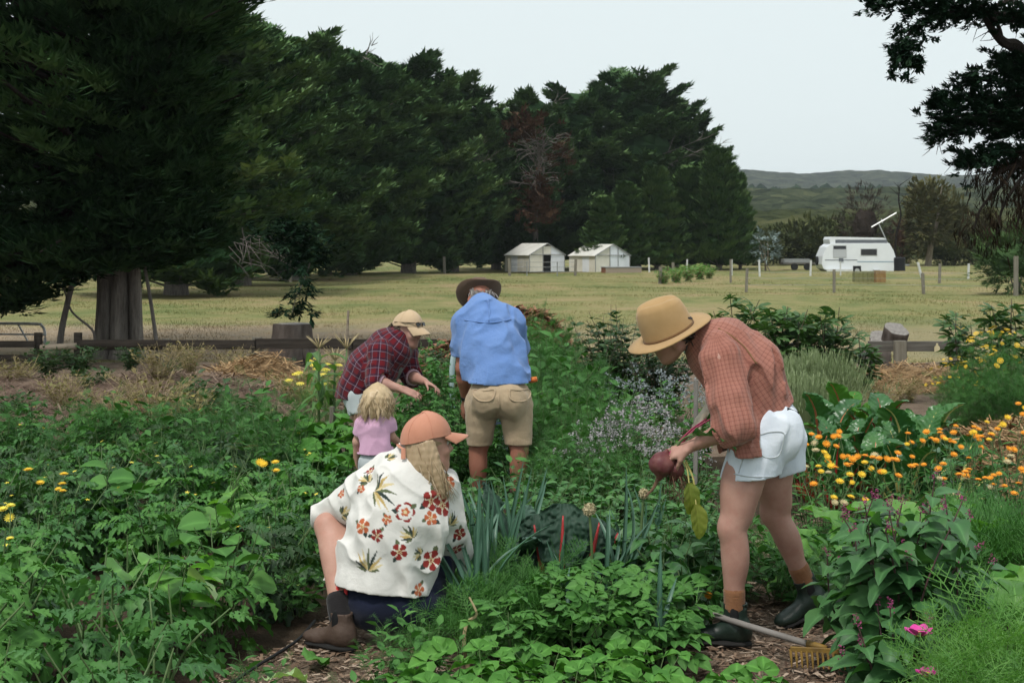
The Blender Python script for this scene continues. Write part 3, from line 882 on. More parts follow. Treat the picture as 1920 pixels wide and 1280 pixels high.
# --- the dark tree that reaches in from the right edge
def right_tree():
	rs = np.random.RandomState(91)
	Y0 = 15.0
	X0 = gx(2075, Y0)
	o = thing('spruce_tree', 'dark conifer reaching in from the upper right with hanging brown boughs', 'tree', (X0, Y0, 0))
	loc = lambda px, py, Y: np.array(at(px, py, Y)) - (X0, Y0, 0)
	b = MB()
	b.tube(bez([(0, 0, 0), (0.02, 0, 1.5), loc(2060, 250, Y0), loc(2040, 60, Y0), loc(2020, -500, Y0)], 5), np.linspace(0.28, 0.12, 21), 10)
	b.build('trunk', 'dark_bark', o, smooth=True)
	lb = MB()
	Pl, Dl, Pd, Dd = [], [], [], []
	limbs = [  # a polyline in the photograph's rows and columns at its own distance, thickness, sprays, half width of the foliage
		([(2040, 330, 15), (1925, 110, 14.5), (1880, 78, 14.3), (1850, 40, 14.2), (1812, -30, 14.1)], 0.085, 0, 0.2),
		([(2040, 150, 15), (1900, 95, 14.4), (1870, 45, 14.2), (1840, 10, 14.0)], 0.035, 0, 0.2),
		([(2040, 60, 15), (1900, 30, 14.3), (1800, 22, 14.0), (1715, 55, 13.8), (1690, 100, 13.7), (1700, 128, 13.7)], 0.03, 100, 0.17),
		([(1960, -30, 14.6), (1840, 20, 14.2), (1760, 10, 14.0), (1700, 12, 13.9)], 0.03, 80, 0.17),
		([(1960, -120, 14.6), (1800, -60, 14.1), (1690, -15, 13.9), (1645, 15, 13.8)], 0.03, 60, 0.15),
		([(2040, 130, 15), (1960, 60, 14.6), (1900, 40, 14.4), (1860, 30, 14.2)], 0.03, 50, 0.16),
		([(2060, 160, 15), (1950, 130, 14.5), (1900, 120, 14.4), (1870, 118, 14.3)], 0.03, 60, 0.14),
		([(2060, 260, 15), (1960, 190, 14.5), (1880, 180, 14.2), (1800, 190, 14.0), (1740, 190, 13.9)], 0.035, 90, 0.13),
		([(2060, 280, 15), (1960, 190, 14.4), (1880, 150, 14.2), (1800, 155, 14.0)], 0.03, 70, 0.14),
		([(2060, 330, 15), (1960, 245, 14.4), (1870, 225, 14.1), (1790, 245, 13.9), (1745, 258, 13.8)], 0.035, 80, 0.13),
		([(2060, 330, 15), (1960, 200, 14.4), (1890, 205, 14.1), (1820, 215, 13.9), (1745, 222, 13.8)], 0.035, 80, 0.12),
		([(2060, 380, 15), (1960, 290, 14.4), (1880, 285, 14.1), (1830, 300, 13.9), (1800, 302, 13.8)], 0.035, 70, 0.13),
		([(2060, 300, 15), (1980, 240, 14.8), (1920, 235, 14.6), (1860, 250, 14.5)], 0.035, 110, 0.2),
		([(2060, 340, 15), (1980, 300, 14.8), (1920, 300, 14.6), (1870, 315, 14.5)], 0.035, 90, 0.18),
		([(2060, 80, 15.5), (1980, 40, 15.3), (1910, 20, 15.2)], 0.035, 60, 0.2),
		([(2060, 220, 15.5), (1980, 150, 15.3), (1920, 150, 15.2)], 0.035, 80, 0.2),
	]
	for pts, r, n, hw in limbs:
		c = np.array(bez([loc(*p) for p in pts], 8))
		lb.tube(c, np.linspace(r, 0.012, len(c)), 6)
		for _ in range(int(n * 1.8)):
			k = rs.randint(int(len(c) * 0.3), len(c) - 1)
			a = nrm(c[k + 1] - c[k])
			Pl.append(c[k] + rs.randn(3) * np.array([0.5, 0.8, 0.42]) * hw)
			Dl.append(nrm(a + rs.randn(3) * 0.45))
		for _ in range(8 + n // 10):          # bare twigs
			k = rs.randint(3, len(c) - 1)
			e = c[k] + nrm([-0.5 + rs.randn() * 0.5, rs.randn() * 0.5, -0.55 + rs.randn() * 0.4]) * (0.10 + rs.rand() * 0.22)
			lb.tube([c[k], (c[k] + e) / 2 + rs.randn(3) * 0.02, e], [0.008, 0.005, 0.002], 3, cap=False)
	for pts in ([(2060, 300, 15), (1930, 300, 14.3), (1880, 345, 14.0), (1840, 390, 13.8), (1826, 430, 13.7)], [(2060, 320, 15), (1940, 320, 14.2), (1885, 380, 13.9), (1868, 440, 13.8)],
				[(2060, 340, 15), (1960, 330, 14.4), (1920, 380, 14.2), (1905, 430, 14.1)], [(2060, 360, 15.2), (1980, 360, 14.8), (1945, 420, 14.6)], [(2060, 330, 15), (1925, 310, 14.3), (1880, 320, 14.0), (1850, 345, 13.8)]):
		c = np.array(bez([loc(*p) for p in pts], 8))
		lb.tube(c, np.linspace(0.03, 0.008, len(c)), 5)
		for _ in range(46):
			k = rs.randint(int(len(c) * 0.35), len(c))
			Pd.append(c[k] + rs.randn(3) * np.array([0.13, 0.15, 0.11]))
			Dd.append(nrm([rs.randn() * 0.35, rs.randn() * 0.35, -1.0]))
	lb.build('limbs', 'dark_bark', o, kind='stuff')
	cb = MB()
	v, f, r_ = fans(np.array(Pl), np.array(Dl), 28, 0.075, 0.024, rs, 1.3, (-0.3, 0.55))
	cb.add(v, f, r_)
	cb.build('crown', 'spruce', o)
	cb = MB()
	v, f, r_ = fans(np.array(Pd), np.array(Dd), 9, 0.13, 0.012, rs, 0.7, (-0.4, 0.1))
	cb.add(v, f, r_)
	cb.build('hanging_twigs', 'dead_brown', o, kind='stuff')
right_tree()

# --- scrub, gums and thickets beyond the caravan
def bush_meshes(seed, H, Rm, n, n_frond, L, W, crown, bark='dead_wood', low=0.0, core=0.7, trunk=True):
	rs = np.random.RandomState(seed)
	d = rs.randn(n, 3); d /= np.linalg.norm(d, axis=1)[:, None]
	lob = 1 + 0.30 * vnoise3(d * 1.5, seed, 1.4) + 0.12 * vnoise3(d * 1.5, seed + 1, 3.5)
	rr = (0.55 + 0.47 * rs.rand(n) ** 0.5) * lob
	hz = (1 - low) * H / 2
	P = d * rr[:, None] * np.array([Rm, Rm, hz]) + np.array([0, 0, low * H + hz])
	P[:, 2] = np.maximum(P[:, 2], 0.05)
	v, f, r = fans(P, d, n_frond, L, W, rs, 1.2, (-0.2, 0.7))
	cb = MB(); cb.add(v, f, r)
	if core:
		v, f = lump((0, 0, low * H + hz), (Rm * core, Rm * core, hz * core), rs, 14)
		cb.add(v, f, 0.02)  # added dark filler in place of the shade among the twigs
	tb = MB()
	for k in range(4 if trunk else 2):
		e = np.array([rs.randn() * Rm * 0.35, rs.randn() * Rm * 0.35, H * (0.55 + 0.35 * rs.rand())])
		tb.tube([(rs.randn() * 0.1, rs.randn() * 0.1, -0.05), e * 0.45 + rs.randn(3) * 0.1, e], [0.022 * H * 0.7, 0.014 * H * 0.7, 0.004 * H], 5, cap=False)
	return tb.mesh('trunk', bark), cb.mesh('crown', crown), None
SCR = [bush_meshes(200 + k, 3.4, 3.0, 420, 9, 0.42, 0.14, 'scrub') for k in range(3)]
for k, (px, Y, top, wf, lab) in enumerate([
		(1425, 128, 432, 0.75, 'olive scrub bush beside the outermost pine'), (1462, 136, 425, 0.9, 'olive scrub bush behind the silver sapling'),
		(1510, 131, 416, 0.9, 'olive scrub bush left behind the caravan'), (1555, 138, 408, 0.95, 'olive scrub bush behind the front of the caravan'),
		(1600, 133, 416, 0.8, 'olive scrub bush over the caravan roof'), (1690, 128, 436, 0.7, 'dark scrub bush behind the black tank'),
		(1770, 122, 440, 0.8, 'dark scrub bush below the gum tree'), (1822, 124, 436, 0.8, 'dark scrub bush under the hanging boughs'),
		(1880, 130, 425, 1.0, 'scrub bush at the right edge behind the hanging boughs'), (1945, 130, 415, 1.0, 'scrub bush cut by the right edge of the view')]):
	H = CAMH + (HZ - top) / F * Y
	s = H / 3.4
	plant_tree('scrub_bush', lab, SCR[k % 3], gx(px, Y), Y, k * 1.3, (s * wf, s * wf, s), 'olive scrub bushes beyond the caravan', category='bush')
GUM = [bush_meshes(220 + k, 7.5, 2.0, 620, 11, 0.42, 0.14, 'gum', 'gum_bark', 0.15, 0.45) for k in range(2)]
for k, (px, Y, top, wf, lab) in enumerate([(1738, 118, 330, 1.0, 'pale olive gum tree right behind the caravan mast'), (1790, 124, 372, 0.95, 'lower gum tree beside the pale olive one'),
										   (1850, 126, 390, 0.9, 'gum tree half hidden by the hanging dark boughs')]):
	H = CAMH + (HZ - top) / F * Y
	s = H / 7.5
	plant_tree('gum_tree', lab, GUM[k % 2], gx(px, Y), Y, k * 2.0, (s * wf, s * wf, s), 'gum trees beyond the caravan')
plant_tree('thicket_tree', 'brownish grey leafless thicket behind the caravan roof', bush_meshes(230, 6.5, 2.1, 420, 10, 0.40, 0.05, 'thicket', 'dark_bark', 0.05, 0.45), gx(1622, 120), 120, 0, (1, 1, 1.0))
plant_tree('thicket_tree', 'rusty brown low thicket right of the caravan mast', bush_meshes(231, 4.2, 1.2, 200, 9, 0.34, 0.06, 'dead_red', 'dark_bark', 0.1, 0.4), gx(1690, 121), 121, 0, (0.8, 0.8, 1.0))
b = MB()
rs = np.random.RandomState(3)
o = thing('bare_tree', 'thin bare dead tree standing above the caravan mast', 'tree', (gx(1678, 119), 119, 0))
b.tube(bez([(0, 0, 0), (0.1, 0, 2.5), (0.5, 0, 4.2), (0.3, 0, 5.6), (0.45, 0, 6.9)], 4), np.linspace(0.12, 0.03, 17), 5)
for k in range(9):
	s0 = np.array([0.4, 0, 5.0 + k * 0.22]); e = s0 + np.array([rs.randn() * 0.6, rs.randn() * 0.4, 0.5 + rs.rand() * 0.4])
	b.tube([s0, (s0 + e) / 2, e], [0.035, 0.025, 0.012], 4, cap=False)
b.build('trunk', 'dark_bark', o)
plant_tree('pepper_tree', 'light green feathery tree at the right edge of the pasture', bush_meshes(240, 2.2, 1.3, 420, 12, 0.24, 0.045, 'pepper_tree', 'dead_wood', 0.0, 0.55), gx(1905, 52), 52, 0, (1.15, 1.15, 1.1))
plant_tree('silver_sapling', 'silvery blue young tree left of the caravan', bush_meshes(241, 3.0, 0.95, 60, 12, 0.34, 0.10, 'silver_leaf', 'gum_bark', 0.22, 0), gx(1437, 98), 98, 0)
# ================================================================ garden plants
G3 = lambda a, k=(0.45, 1.0, 1.6, 2.1): [tuple(x * q for x in a) for q in k]
leaf_mat('tomato_leaf', [(0.014, 0.040, 0.012), (0.030, 0.085, 0.024), (0.048, 0.125, 0.034), (0.085, 0.170, 0.048)], 0.13, 0.5, 0.3, vein=0.35, aged=True)
leaf_mat('fine_leaf', [(0.016, 0.046, 0.012), (0.034, 0.095, 0.022), (0.055, 0.140, 0.034), (0.090, 0.185, 0.050)], 0.13, 0.55, 0.2, aged=True)
leaf_mat('potato_leaf', [(0.022, 0.062, 0.014), (0.040, 0.110, 0.024), (0.066, 0.155, 0.034), (0.100, 0.200, 0.050)], 0.13, 0.58, 0.2, vein=0.4, aged=True)
leaf_mat('strawberry_leaf', [(0.026, 0.080, 0.014), (0.045, 0.130, 0.022), (0.075, 0.180, 0.032), (0.115, 0.225, 0.050)], 0.13, 0.58, 0.2, vein=0.5, aged=True)
leaf_mat('spreen_leaf', [(0.018, 0.055, 0.020), (0.032, 0.088, 0.030), (0.050, 0.120, 0.040), (0.085, 0.170, 0.055)], 0.13, 0.5, 0.3, vein=0.5, aged=True)
leaf_mat('pepper_leaf', [(0.014, 0.050, 0.014), (0.026, 0.082, 0.022), (0.042, 0.115, 0.030), (0.065, 0.150, 0.040)], 0.13, 0.4, 0.4, vein=0.4)
leaf_mat('chard_leaf', [(0.012, 0.048, 0.016), (0.024, 0.080, 0.024), (0.040, 0.115, 0.032), (0.075, 0.165, 0.040)], 0.13, 0.32, 0.5, aged=True)
leaf_mat('kale_leaf', [(0.014, 0.036, 0.026), (0.026, 0.058, 0.042), (0.042, 0.085, 0.062), (0.065, 0.115, 0.085)], 0.08, 0.4, 0.4)
leaf_mat('chard_dark', [(0.008, 0.022, 0.014), (0.015, 0.036, 0.024), (0.026, 0.054, 0.038)], 0.05, 0.6, 0.25)
leaf_mat('lettuce_leaf', [(0.050, 0.125, 0.028), (0.080, 0.180, 0.038), (0.115, 0.235, 0.050), (0.165, 0.290, 0.070)], 0.3, 0.42, 0.4, vein=0.6)
leaf_mat('leek_leaf', [(0.024, 0.062, 0.044), (0.038, 0.088, 0.062), (0.056, 0.115, 0.082), (0.085, 0.150, 0.110)], 0.1, 0.42, 0.4, vein=0.3)
leaf_mat('corn_leaf', [(0.035, 0.080, 0.024), (0.060, 0.120, 0.036), (0.090, 0.160, 0.055), (0.125, 0.200, 0.075)], 0.25, 0.5, 0.3, vein=0.5)
leaf_mat('fig_leaf', [(0.018, 0.045, 0.014), (0.034, 0.075, 0.022), (0.055, 0.105, 0.032), (0.080, 0.140, 0.045)], 0.15, 0.5, 0.35, vein=0.4)
leaf_mat('dark_leaf', [(0.010, 0.026, 0.010), (0.020, 0.045, 0.016), (0.034, 0.068, 0.024), (0.055, 0.095, 0.036)], 0.15, 0.5, 0.3)
leaf_mat('sage_leaf', [(0.12, 0.14, 0.075), (0.17, 0.195, 0.11), (0.22, 0.24, 0.145), (0.28, 0.29, 0.185)], 0.15, 0.7, 0.15)
leaf_mat('frond', [(0.030, 0.080, 0.018), (0.060, 0.145, 0.032), (0.100, 0.205, 0.050), (0.140, 0.250, 0.070)], 0.25, 0.55, 0.2)
leaf_mat('dry_weed', [(0.10, 0.070, 0.038), (0.16, 0.115, 0.062), (0.20, 0.155, 0.080), (0.15, 0.16, 0.065)], 0.15, 0.8, 0.1)
leaf_mat('yellow_leaf', [(0.12, 0.15, 0.03), (0.18, 0.18, 0.035), (0.09, 0.14, 0.03)], 0.25, 0.55, 0.2, vein=0.4)
leaf_mat('pale_leaf', [(0.20, 0.27, 0.13), (0.28, 0.35, 0.18), (0.34, 0.42, 0.22)], 0.2, 0.6, 0.2, vein=0.5)
plain_mat('green_stem', (0.075, 0.13, 0.045), (0.12, 0.18, 0.07), rough=0.55)
plain_mat('woody_stem', (0.075, 0.060, 0.042), (0.13, 0.105, 0.075), rough=0.8, bump=0.3)
plain_mat('red_stem', (0.30, 0.018, 0.022), (0.42, 0.04, 0.035), rough=0.35, spec=0.4)
plain_mat('orange_stem', (0.42, 0.11, 0.05), (0.50, 0.18, 0.08), rough=0.35, spec=0.4)
plain_mat('yellow_stem', (0.45, 0.38, 0.10), (0.55, 0.50, 0.20), rough=0.4, spec=0.4)
plain_mat('purple_stem', (0.07, 0.035, 0.04), (0.11, 0.06, 0.055), rough=0.5)
plain_mat('dry_stem', (0.34, 0.26, 0.14), (0.46, 0.37, 0.22), rough=0.8)
plain_mat('orange_petal', (0.72, 0.24, 0.015), (0.80, 0.36, 0.03), scale=30, rough=0.6)
plain_mat('gold_petal', (0.70, 0.42, 0.02), (0.78, 0.54, 0.05), scale=30, rough=0.6)
plain_mat('yellow_petal', (0.72, 0.58, 0.04), (0.80, 0.68, 0.12), scale=30, rough=0.6)
plain_mat('cream_petal', (0.40, 0.33, 0.17), (0.52, 0.45, 0.26), scale=30, rough=0.6)
plain_mat('white_petal', (0.75, 0.75, 0.70), (0.82, 0.82, 0.78), scale=30, rough=0.6)
plain_mat('lilac_petal', (0.25, 0.235, 0.24), (0.37, 0.35, 0.355), scale=30, rough=0.7)
plain_mat('blue_petal', (0.20, 0.23, 0.24), (0.30, 0.33, 0.345), scale=30, rough=0.7)
plain_mat('magenta_petal', (0.55, 0.035, 0.26), (0.66, 0.08, 0.36), scale=30, rough=0.5)
plain_mat('magenta_tip', (0.20, 0.025, 0.10), (0.34, 0.06, 0.17), scale=20, rough=0.6)
plain_mat('seed_head', (0.36, 0.30, 0.17), (0.50, 0.43, 0.27), scale=60, rough=0.85, bump=0.8, bscale=120)

LEAF = {}
def blade(L=1.0, W=0.3, n=5, prof=None, fold=0.15, droop=0.5, wave=0.0, wk=3.0, teeth=0.0, curl=0.0):
	"""a leaf along +Y with a midrib: (n+1) rows of left edge, midrib, right edge"""
	t = np.linspace(0, 1, n + 1)
	if prof is None:
		prof = lambda t: np.sin(PI * np.clip(t, 0, 1) ** 0.75) ** 0.9
	hw = prof(t) * W / 2
	if teeth:
		hw = hw * (1 + teeth * np.where(np.arange(n + 1) % 2 == 0, -1, 1))
	hw[0] *= 0.5; hw[-1] = max(hw[-1] * 0.2, 0.002)
	ang = -droop * t
	dy, dz = np.cos(ang), np.sin(ang)
	y = np.concatenate([[0], np.cumsum((dy[:-1] + dy[1:]) / 2)]) * L / n
	z = np.concatenate([[0], np.cumsum((dz[:-1] + dz[1:]) / 2)]) * L / n
	up = fold * hw * 2
	wv = wave * W * np.sin(np.arange(n + 1) * wk)
	sw = teeth * L / n * 0.5
	l = np.stack([-hw, y + sw, z + up + wv], -1)
	m = np.stack([hw * 0, y, z], -1)
	r = np.stack([hw, y + sw, z + up - wv], -1)
	v = np.stack([l, m, r], 1).reshape(-1, 3)
	i = np.arange(n)[:, None] * 3 + np.array([0, 1])[None, :]
	f = np.stack([i, i + 1, i + 4, i + 3], -1).reshape(-1, 4)
	vein = np.tile([0, 1.0, 0], n + 1)
	return v, f, vein

def compose(parts):
	V, Fa, Ve, n = [], [], [], 0
	for (v, f, ve), M in parts:
		V.append(xf(v, M)); Fa.append(f + n); Ve.append(ve); n += len(v)
	return np.concatenate(V), np.concatenate(Fa), np.concatenate(Ve)

def stick(p, q, w):
	"""thin flat stalk between two points (a leaf's own rib)"""
	p, q = np.array(p, float), np.array(q, float)
	d = nrm(q - p); s = np.cross(d, [0, 0, 1.0]); s = s / (np.linalg.norm(s) + 1e-9) * w / 2
	return np.array([p - s, p + s, q + s * 0.6, q - s * 0.6]), np.array([[0, 1, 2, 3]]), np.ones(4)

I4 = np.eye(4)
def leaflet_set(pos, sizes, base, droop, seed, w=1.0):
	"""a pinnate leaf: leaflets on an arching rib"""
	rs = np.random.RandomState(seed)
	t = np.linspace(0, 1, 7)
	ang = 0.25 - droop * t
	y = np.concatenate([[0], np.cumsum(np.cos(ang[:-1]))]) / 6
	z = np.concatenate([[0], np.cumsum(np.sin(ang[:-1]))]) / 6
	P = lambda u: np.array([0, np.interp(u, t, y), np.interp(u, t, z)])
	parts = [(stick(P(a), P(b), 0.022), I4) for a, b in ((0, 0.33), (0.33, 0.66), (0.66, 0.9))]
	for u, s in zip(pos, sizes):
		if u >= 0.99:
			parts.append((base, frame_m(P(0.78), [0.0, 1, -droop * 0.6], s=s)))
		else:
			for sg in (-1, 1):
				parts.append((base, frame_m(P(u) + (0, 0, 0), [sg * 1.0, 0.55 + rs.rand() * 0.3, -0.12 - 0.35 * rs.rand()], s=s * (0.85 + 0.3 * rs.rand()), roll=rs.randn() * 0.25, w=w)))
	return compose(parts)

tl = blade(0.42, 0.20, 6, lambda t: np.sin(PI * t ** 0.7) ** 0.8, 0.18, 0.7, teeth=0.34)
for k in range(3):
	LEAF['tomato%d' % k] = leaflet_set([0.25, 0.42, 0.60, 1.0], [0.55, 0.95, 0.95, 1.05], tl, 0.9 + 0.25 * k, k)
pl = blade(0.34, 0.23, 4, None, 0.14, 0.5)
for k in range(2):
	LEAF['potato%d' % k] = leaflet_set([0.30, 0.55, 0.78, 1.0], [0.75, 1.0, 1.05, 1.25], pl, 0.6 + 0.3 * k, 10 + k)
sl = blade(0.62, 0.52, 5, lambda t: np.sin(PI * np.clip(t, 0, 1) ** 0.95) ** 0.62, 0.22, 0.45, teeth=0.10)
for k in range(3):
	rs = np.random.RandomState(k)
	LEAF['strawberry%d' % k] = compose([(sl, frame_m((0, 0.02, 0), [math.sin(a), math.cos(a), 0.10 - 0.2 * rs.rand()], s=1.0, roll=rs.randn() * 0.15)) for a in (-1.25, 0, 1.25)])
LEAF['spreen0'] = blade(1.0, 0.78, 6, lambda t: np.interp(t, [0, 0.22, 0.34, 0.6, 0.85, 1], [0.12, 0.85, 1.0, 0.62, 0.26, 0.03]), 0.12, 0.8, teeth=0.10)
LEAF['spreen1'] = blade(1.0, 0.66, 6, lambda t: np.interp(t, [0, 0.2, 0.34, 0.6, 0.85, 1], [0.12, 0.75, 1.0, 0.66, 0.30, 0.03]), 0.20, 1.2, teeth=0.12)
LEAF['ovate0'] = blade(1.0, 0.50, 5, None, 0.14, 0.9, wave=0.04)
LEAF['ovate1'] = blade(1.0, 0.42, 5, None, 0.22, 1.3, wave=0.06)
LEAF['round0'] = compose([(blade(1.0, 1.0, 6, lambda t: np.sin(PI * np.clip(t, 0.02, 1) ** 0.8) ** 0.6, 0.12, 0.7, teeth=0.05, wave=0.03), I4)])
LEAF['small0'] = blade(1.0, 0.45, 3, None, 0.15, 0.5)
LEAF['lance0'] = blade(1.0, 0.16, 4, None, 0.1, 0.6)
LEAF['spat0'] = blade(1.0, 0.26, 4, lambda t: np.interp(t, [0, 0.3, 0.7, 0.9, 1], [0.35, 0.6, 1.0, 0.8, 0.1]), 0.15, 0.6)
LEAF['leek0'] = blade(1.0, 0.075, 10, lambda t: np.interp(t, [0, 0.1, 0.7, 1], [0.75, 1, 0.72, 0.05]), 0.45, 0.25)
LEAF['leek1'] = blade(1.0, 0.07, 12, lambda t: np.interp(t, [0, 0.1, 0.7, 1], [0.75, 1, 0.72, 0.05]), 0.4, 1.1)
LEAF['corn0'] = blade(1.0, 0.125, 10, lambda t: np.interp(t, [0, 0.15, 0.6, 1], [0.7, 1, 0.8, 0.02]), 0.25, 2.0, wave=0.10, wk=1.3)
LEAF['corn1'] = blade(1.0, 0.11, 10, lambda t: np.interp(t, [0, 0.15, 0.6, 1], [0.7, 1, 0.8, 0.02]), 0.25, 1.3, wave=0.12, wk=1.6)
def palmate(seed):
	rs = np.random.RandomState(seed)
	lob = blade(0.78, 0.30, 4, lambda t: np.interp(t, [0, 0.3, 0.65, 0.9, 1], [0.45, 0.6, 1.0, 0.55, 0.05]), 0.12, 0.5)
	return compose([(lob, frame_m((0, 0.18, 0), [math.sin(a), math.cos(a), -0.1 * abs(a)], s=s, roll=rs.randn() * 0.1)) for a, s in ((-1.5, 0.62), (-0.75, 0.88), (0, 1.05), (0.75, 0.88), (1.5, 0.62))] + [(stick((0, -0.25, 0.03), (0, 0.2, 0), 0.03), I4)])
LEAF['fig0'], LEAF['fig1'] = palmate(1), palmate(2)
def needle_frond(seed, n=14, sub=4, droop=0.5, w=0.012, side=0.34):
	"""a feathery leaf: rib, side ribs and thread-like segments"""
	rs = np.random.RandomState(seed)
	parts = []
	t = np.linspace(0, 1, n + 1)
	P = lambda u: np.array([0, u * math.cos(droop * u * 0.6), 0.2 * u - droop * u * u * 0.5])
	for a, b in zip(t[:-1], t[1:]):
		parts.append((stick(P(a), P(b), w * 1.3), I4))
	for u in t[2:]:
		for sg in (-1, 1):
			L = side * math.sin(PI * min(1, u * 0.9 + 0.08)) ** 0.7 * (0.8 + 0.4 * rs.rand()) + 0.03
			e = P(u) + np.array([sg * L * 0.8, L * 0.6, L * (rs.rand() - 0.4) * 0.7])
			parts.append((stick(P(u), e, w), I4))
			for q in range(sub):
				m = P(u) * (1 - (q + 1) / (sub + 1)) + e * (q + 1) / (sub + 1)
				parts.append((stick(m, m + np.array([sg * 0.2 * rs.randn() * L, L * 0.45, L * 0.5 * rs.randn()]), w * 0.9), I4))
	return compose(parts)
LEAF['frond0'], LEAF['frond1'] = needle_frond(1), needle_frond(2, droop=0.9)
LEAF['cosmos0'], LEAF['cosmos1'] = needle_frond(4, 7, 1, 0.3, 0.016, 0.30), needle_frond(5, 6, 1, 0.9, 0.016, 0.34)
LEAF['thread0'] = needle_frond(3, 8, 2, 0.4, 0.010, 0.42)
def crinkled(L, W, nx, ny, amp, freq, seed, droop=0.8, cup=0.25, prof=None, quilt=True, edge=0.05):
	"""a blistered leaf blade (chard, kale): a grid with puckers, its midrib low"""
	t = np.linspace(0, 1, ny + 1); u = np.linspace(-1, 1, nx + 1)
	prof = prof or (lambda t: np.sin(PI * np.clip(t, 0.03, 1) ** 0.8) ** 0.55)
	hw = prof(t) * W / 2
	ang = 0.0 - droop * t ** 1.5
	y = np.concatenate([[0], np.cumsum(np.cos(ang[:-1]))]) * L / ny
	z = np.concatenate([[0], np.cumsum(np.sin(ang[:-1]))]) * L / ny
	X = hw[:, None] * u[None, :]
	Y = np.repeat(y[:, None], nx + 1, 1)
	Z = z[:, None] + cup * np.abs(X) + 0 * Y
	Pn = np.stack([X * freq, Y * freq, X * 0 + seed], -1)
	au = np.abs(u)[None, :]
	if quilt:
		Z = Z + amp * (np.abs(np.sin(Y * freq - np.abs(X) * freq * 0.7)) - 0.5) * np.minimum(1, au * 3) + 0.4 * amp * vnoise3(Pn, seed, 1.7)
	else:
		Z = Z + amp * vnoise3(Pn, seed, 1.0) * np.minimum(1, au * 2.5)
	Z = Z + edge * np.sin(Y * 17 + seed + 2 * np.sign(X)) * au ** 3
	X = X * (1 + 0.05 * vnoise3(Pn, seed + 3, 0.6))
	v = np.stack([X, Y, Z], -1).reshape(-1, 3)
	i = np.arange(ny)[:, None] * (nx + 1) + np.arange(nx)[None, :]
	f = np.stack([i, i + 1, i + nx + 2, i + nx + 1], -1).reshape(-1, 4)
	ve = np.tile((np.abs(u) < 0.01).astype(float), ny + 1)
	return v, f, ve
for k in range(3):
	LEAF['chard%d' % k] = crinkled(1.0, 0.60, 16, 30, 0.045, 26.0, 40 + k, 0.45 + 0.45 * k, 0.10 + 0.2 * k)
for k in range(2):
	LEAF['kale%d' % k] = crinkled(1.0, 0.32, 16, 46, 0.040, 46.0, 50 + k, 0.5 + 0.6 * k, -0.25, lambda t: np.interp(t, [0, 0.2, 0.7, 1], [0.5, 0.9, 1.0, 0.35]), False, 0.03)
	LEAF['limp%d' % k] = crinkled(1.0, 0.52, 16, 22, 0.022, 14.0, 80 + k, 0.5 + 0.5 * k, 0.35, None, True, 0.02)
	LEAF['savoy%d' % k] = crinkled(1.0, 0.80, 32, 38, 0.048, 24.0, 70 + k, 0.5 + 0.7 * k, 0.10 - 0.3 * k, lambda t: np.interp(t, [0, 0.12, 0.5, 0.85, 1], [0.35, 0.75, 1.0, 0.85, 0.4]), False, 0.06)
	LEAF['broad%d' % k] = crinkled(1.0, 0.66, 16, 22, 0.032, 19.0, 60 + k, 0.8 + 0.7 * k, 0.15, edge=0.07)

def flower_disc(n, r, cup, w=0.5, layers=1):
	"""ray petals round a centre"""
	parts = []
	for l in range(layers):
		pet = blade(r * (1 - 0.3 * l), r * w, 2, lambda t: np.interp(t, [0, 0.6, 1], [0.4, 1, 0.6]), 0.1, -cup)
		parts += [(pet, frame_m((0, 0, 0.1 * r * l), [math.cos(a), math.sin(a), 0.15 + 0.3 * l])) for a in np.arange(n) * 2 * PI / n + l * 0.3]
	return compose(parts)
LEAF['fl_marigold'] = flower_disc(13, 0.5, 0.3, 0.36, 2)
LEAF['fl_cosmos'] = flower_disc(8, 0.5, 0.6, 0.62)
LEAF['fl_star'] = flower_disc(5, 0.5, -0.4, 0.4)
LEAF['fl_umbel'] = compose([(flower_disc(5, 0.10, 0.2, 0.8), frame_m((r * math.cos(a), r * math.sin(a), 0.08 * math.cos(r * 3)), [0, 1, 0.02])) for r, n in ((0, 1), (0.18, 6), (0.36, 11)) for a in np.arange(n) * 2 * PI / n])
rs = np.random.RandomState(9)
LEAF['fl_cluster'] = compose([(flower_disc(4, 0.13, 0.2, 0.9), frame_m(rs.randn(3) * (0.22, 0.22, 0.2), rs.randn(3))) for _ in range(16)])

MESH = {}
def leaf_mesh(key, mat, name='leaf'):
	if (key, mat) not in MESH:
		v, f, ve = LEAF[key]
		b = MB(); b.add(v, f, 0.5, ve)
		MESH[key, mat] = b.mesh(name, mat, smooth=True)
	return MESH[key, mat]

class Plant:
	"""leaves [(key, matrix)], flowers [(key, matrix, material)], stems [(points, radii)]"""
	def __init__(s):
		s.leaves, s.flowers, s.stems = [], [], []

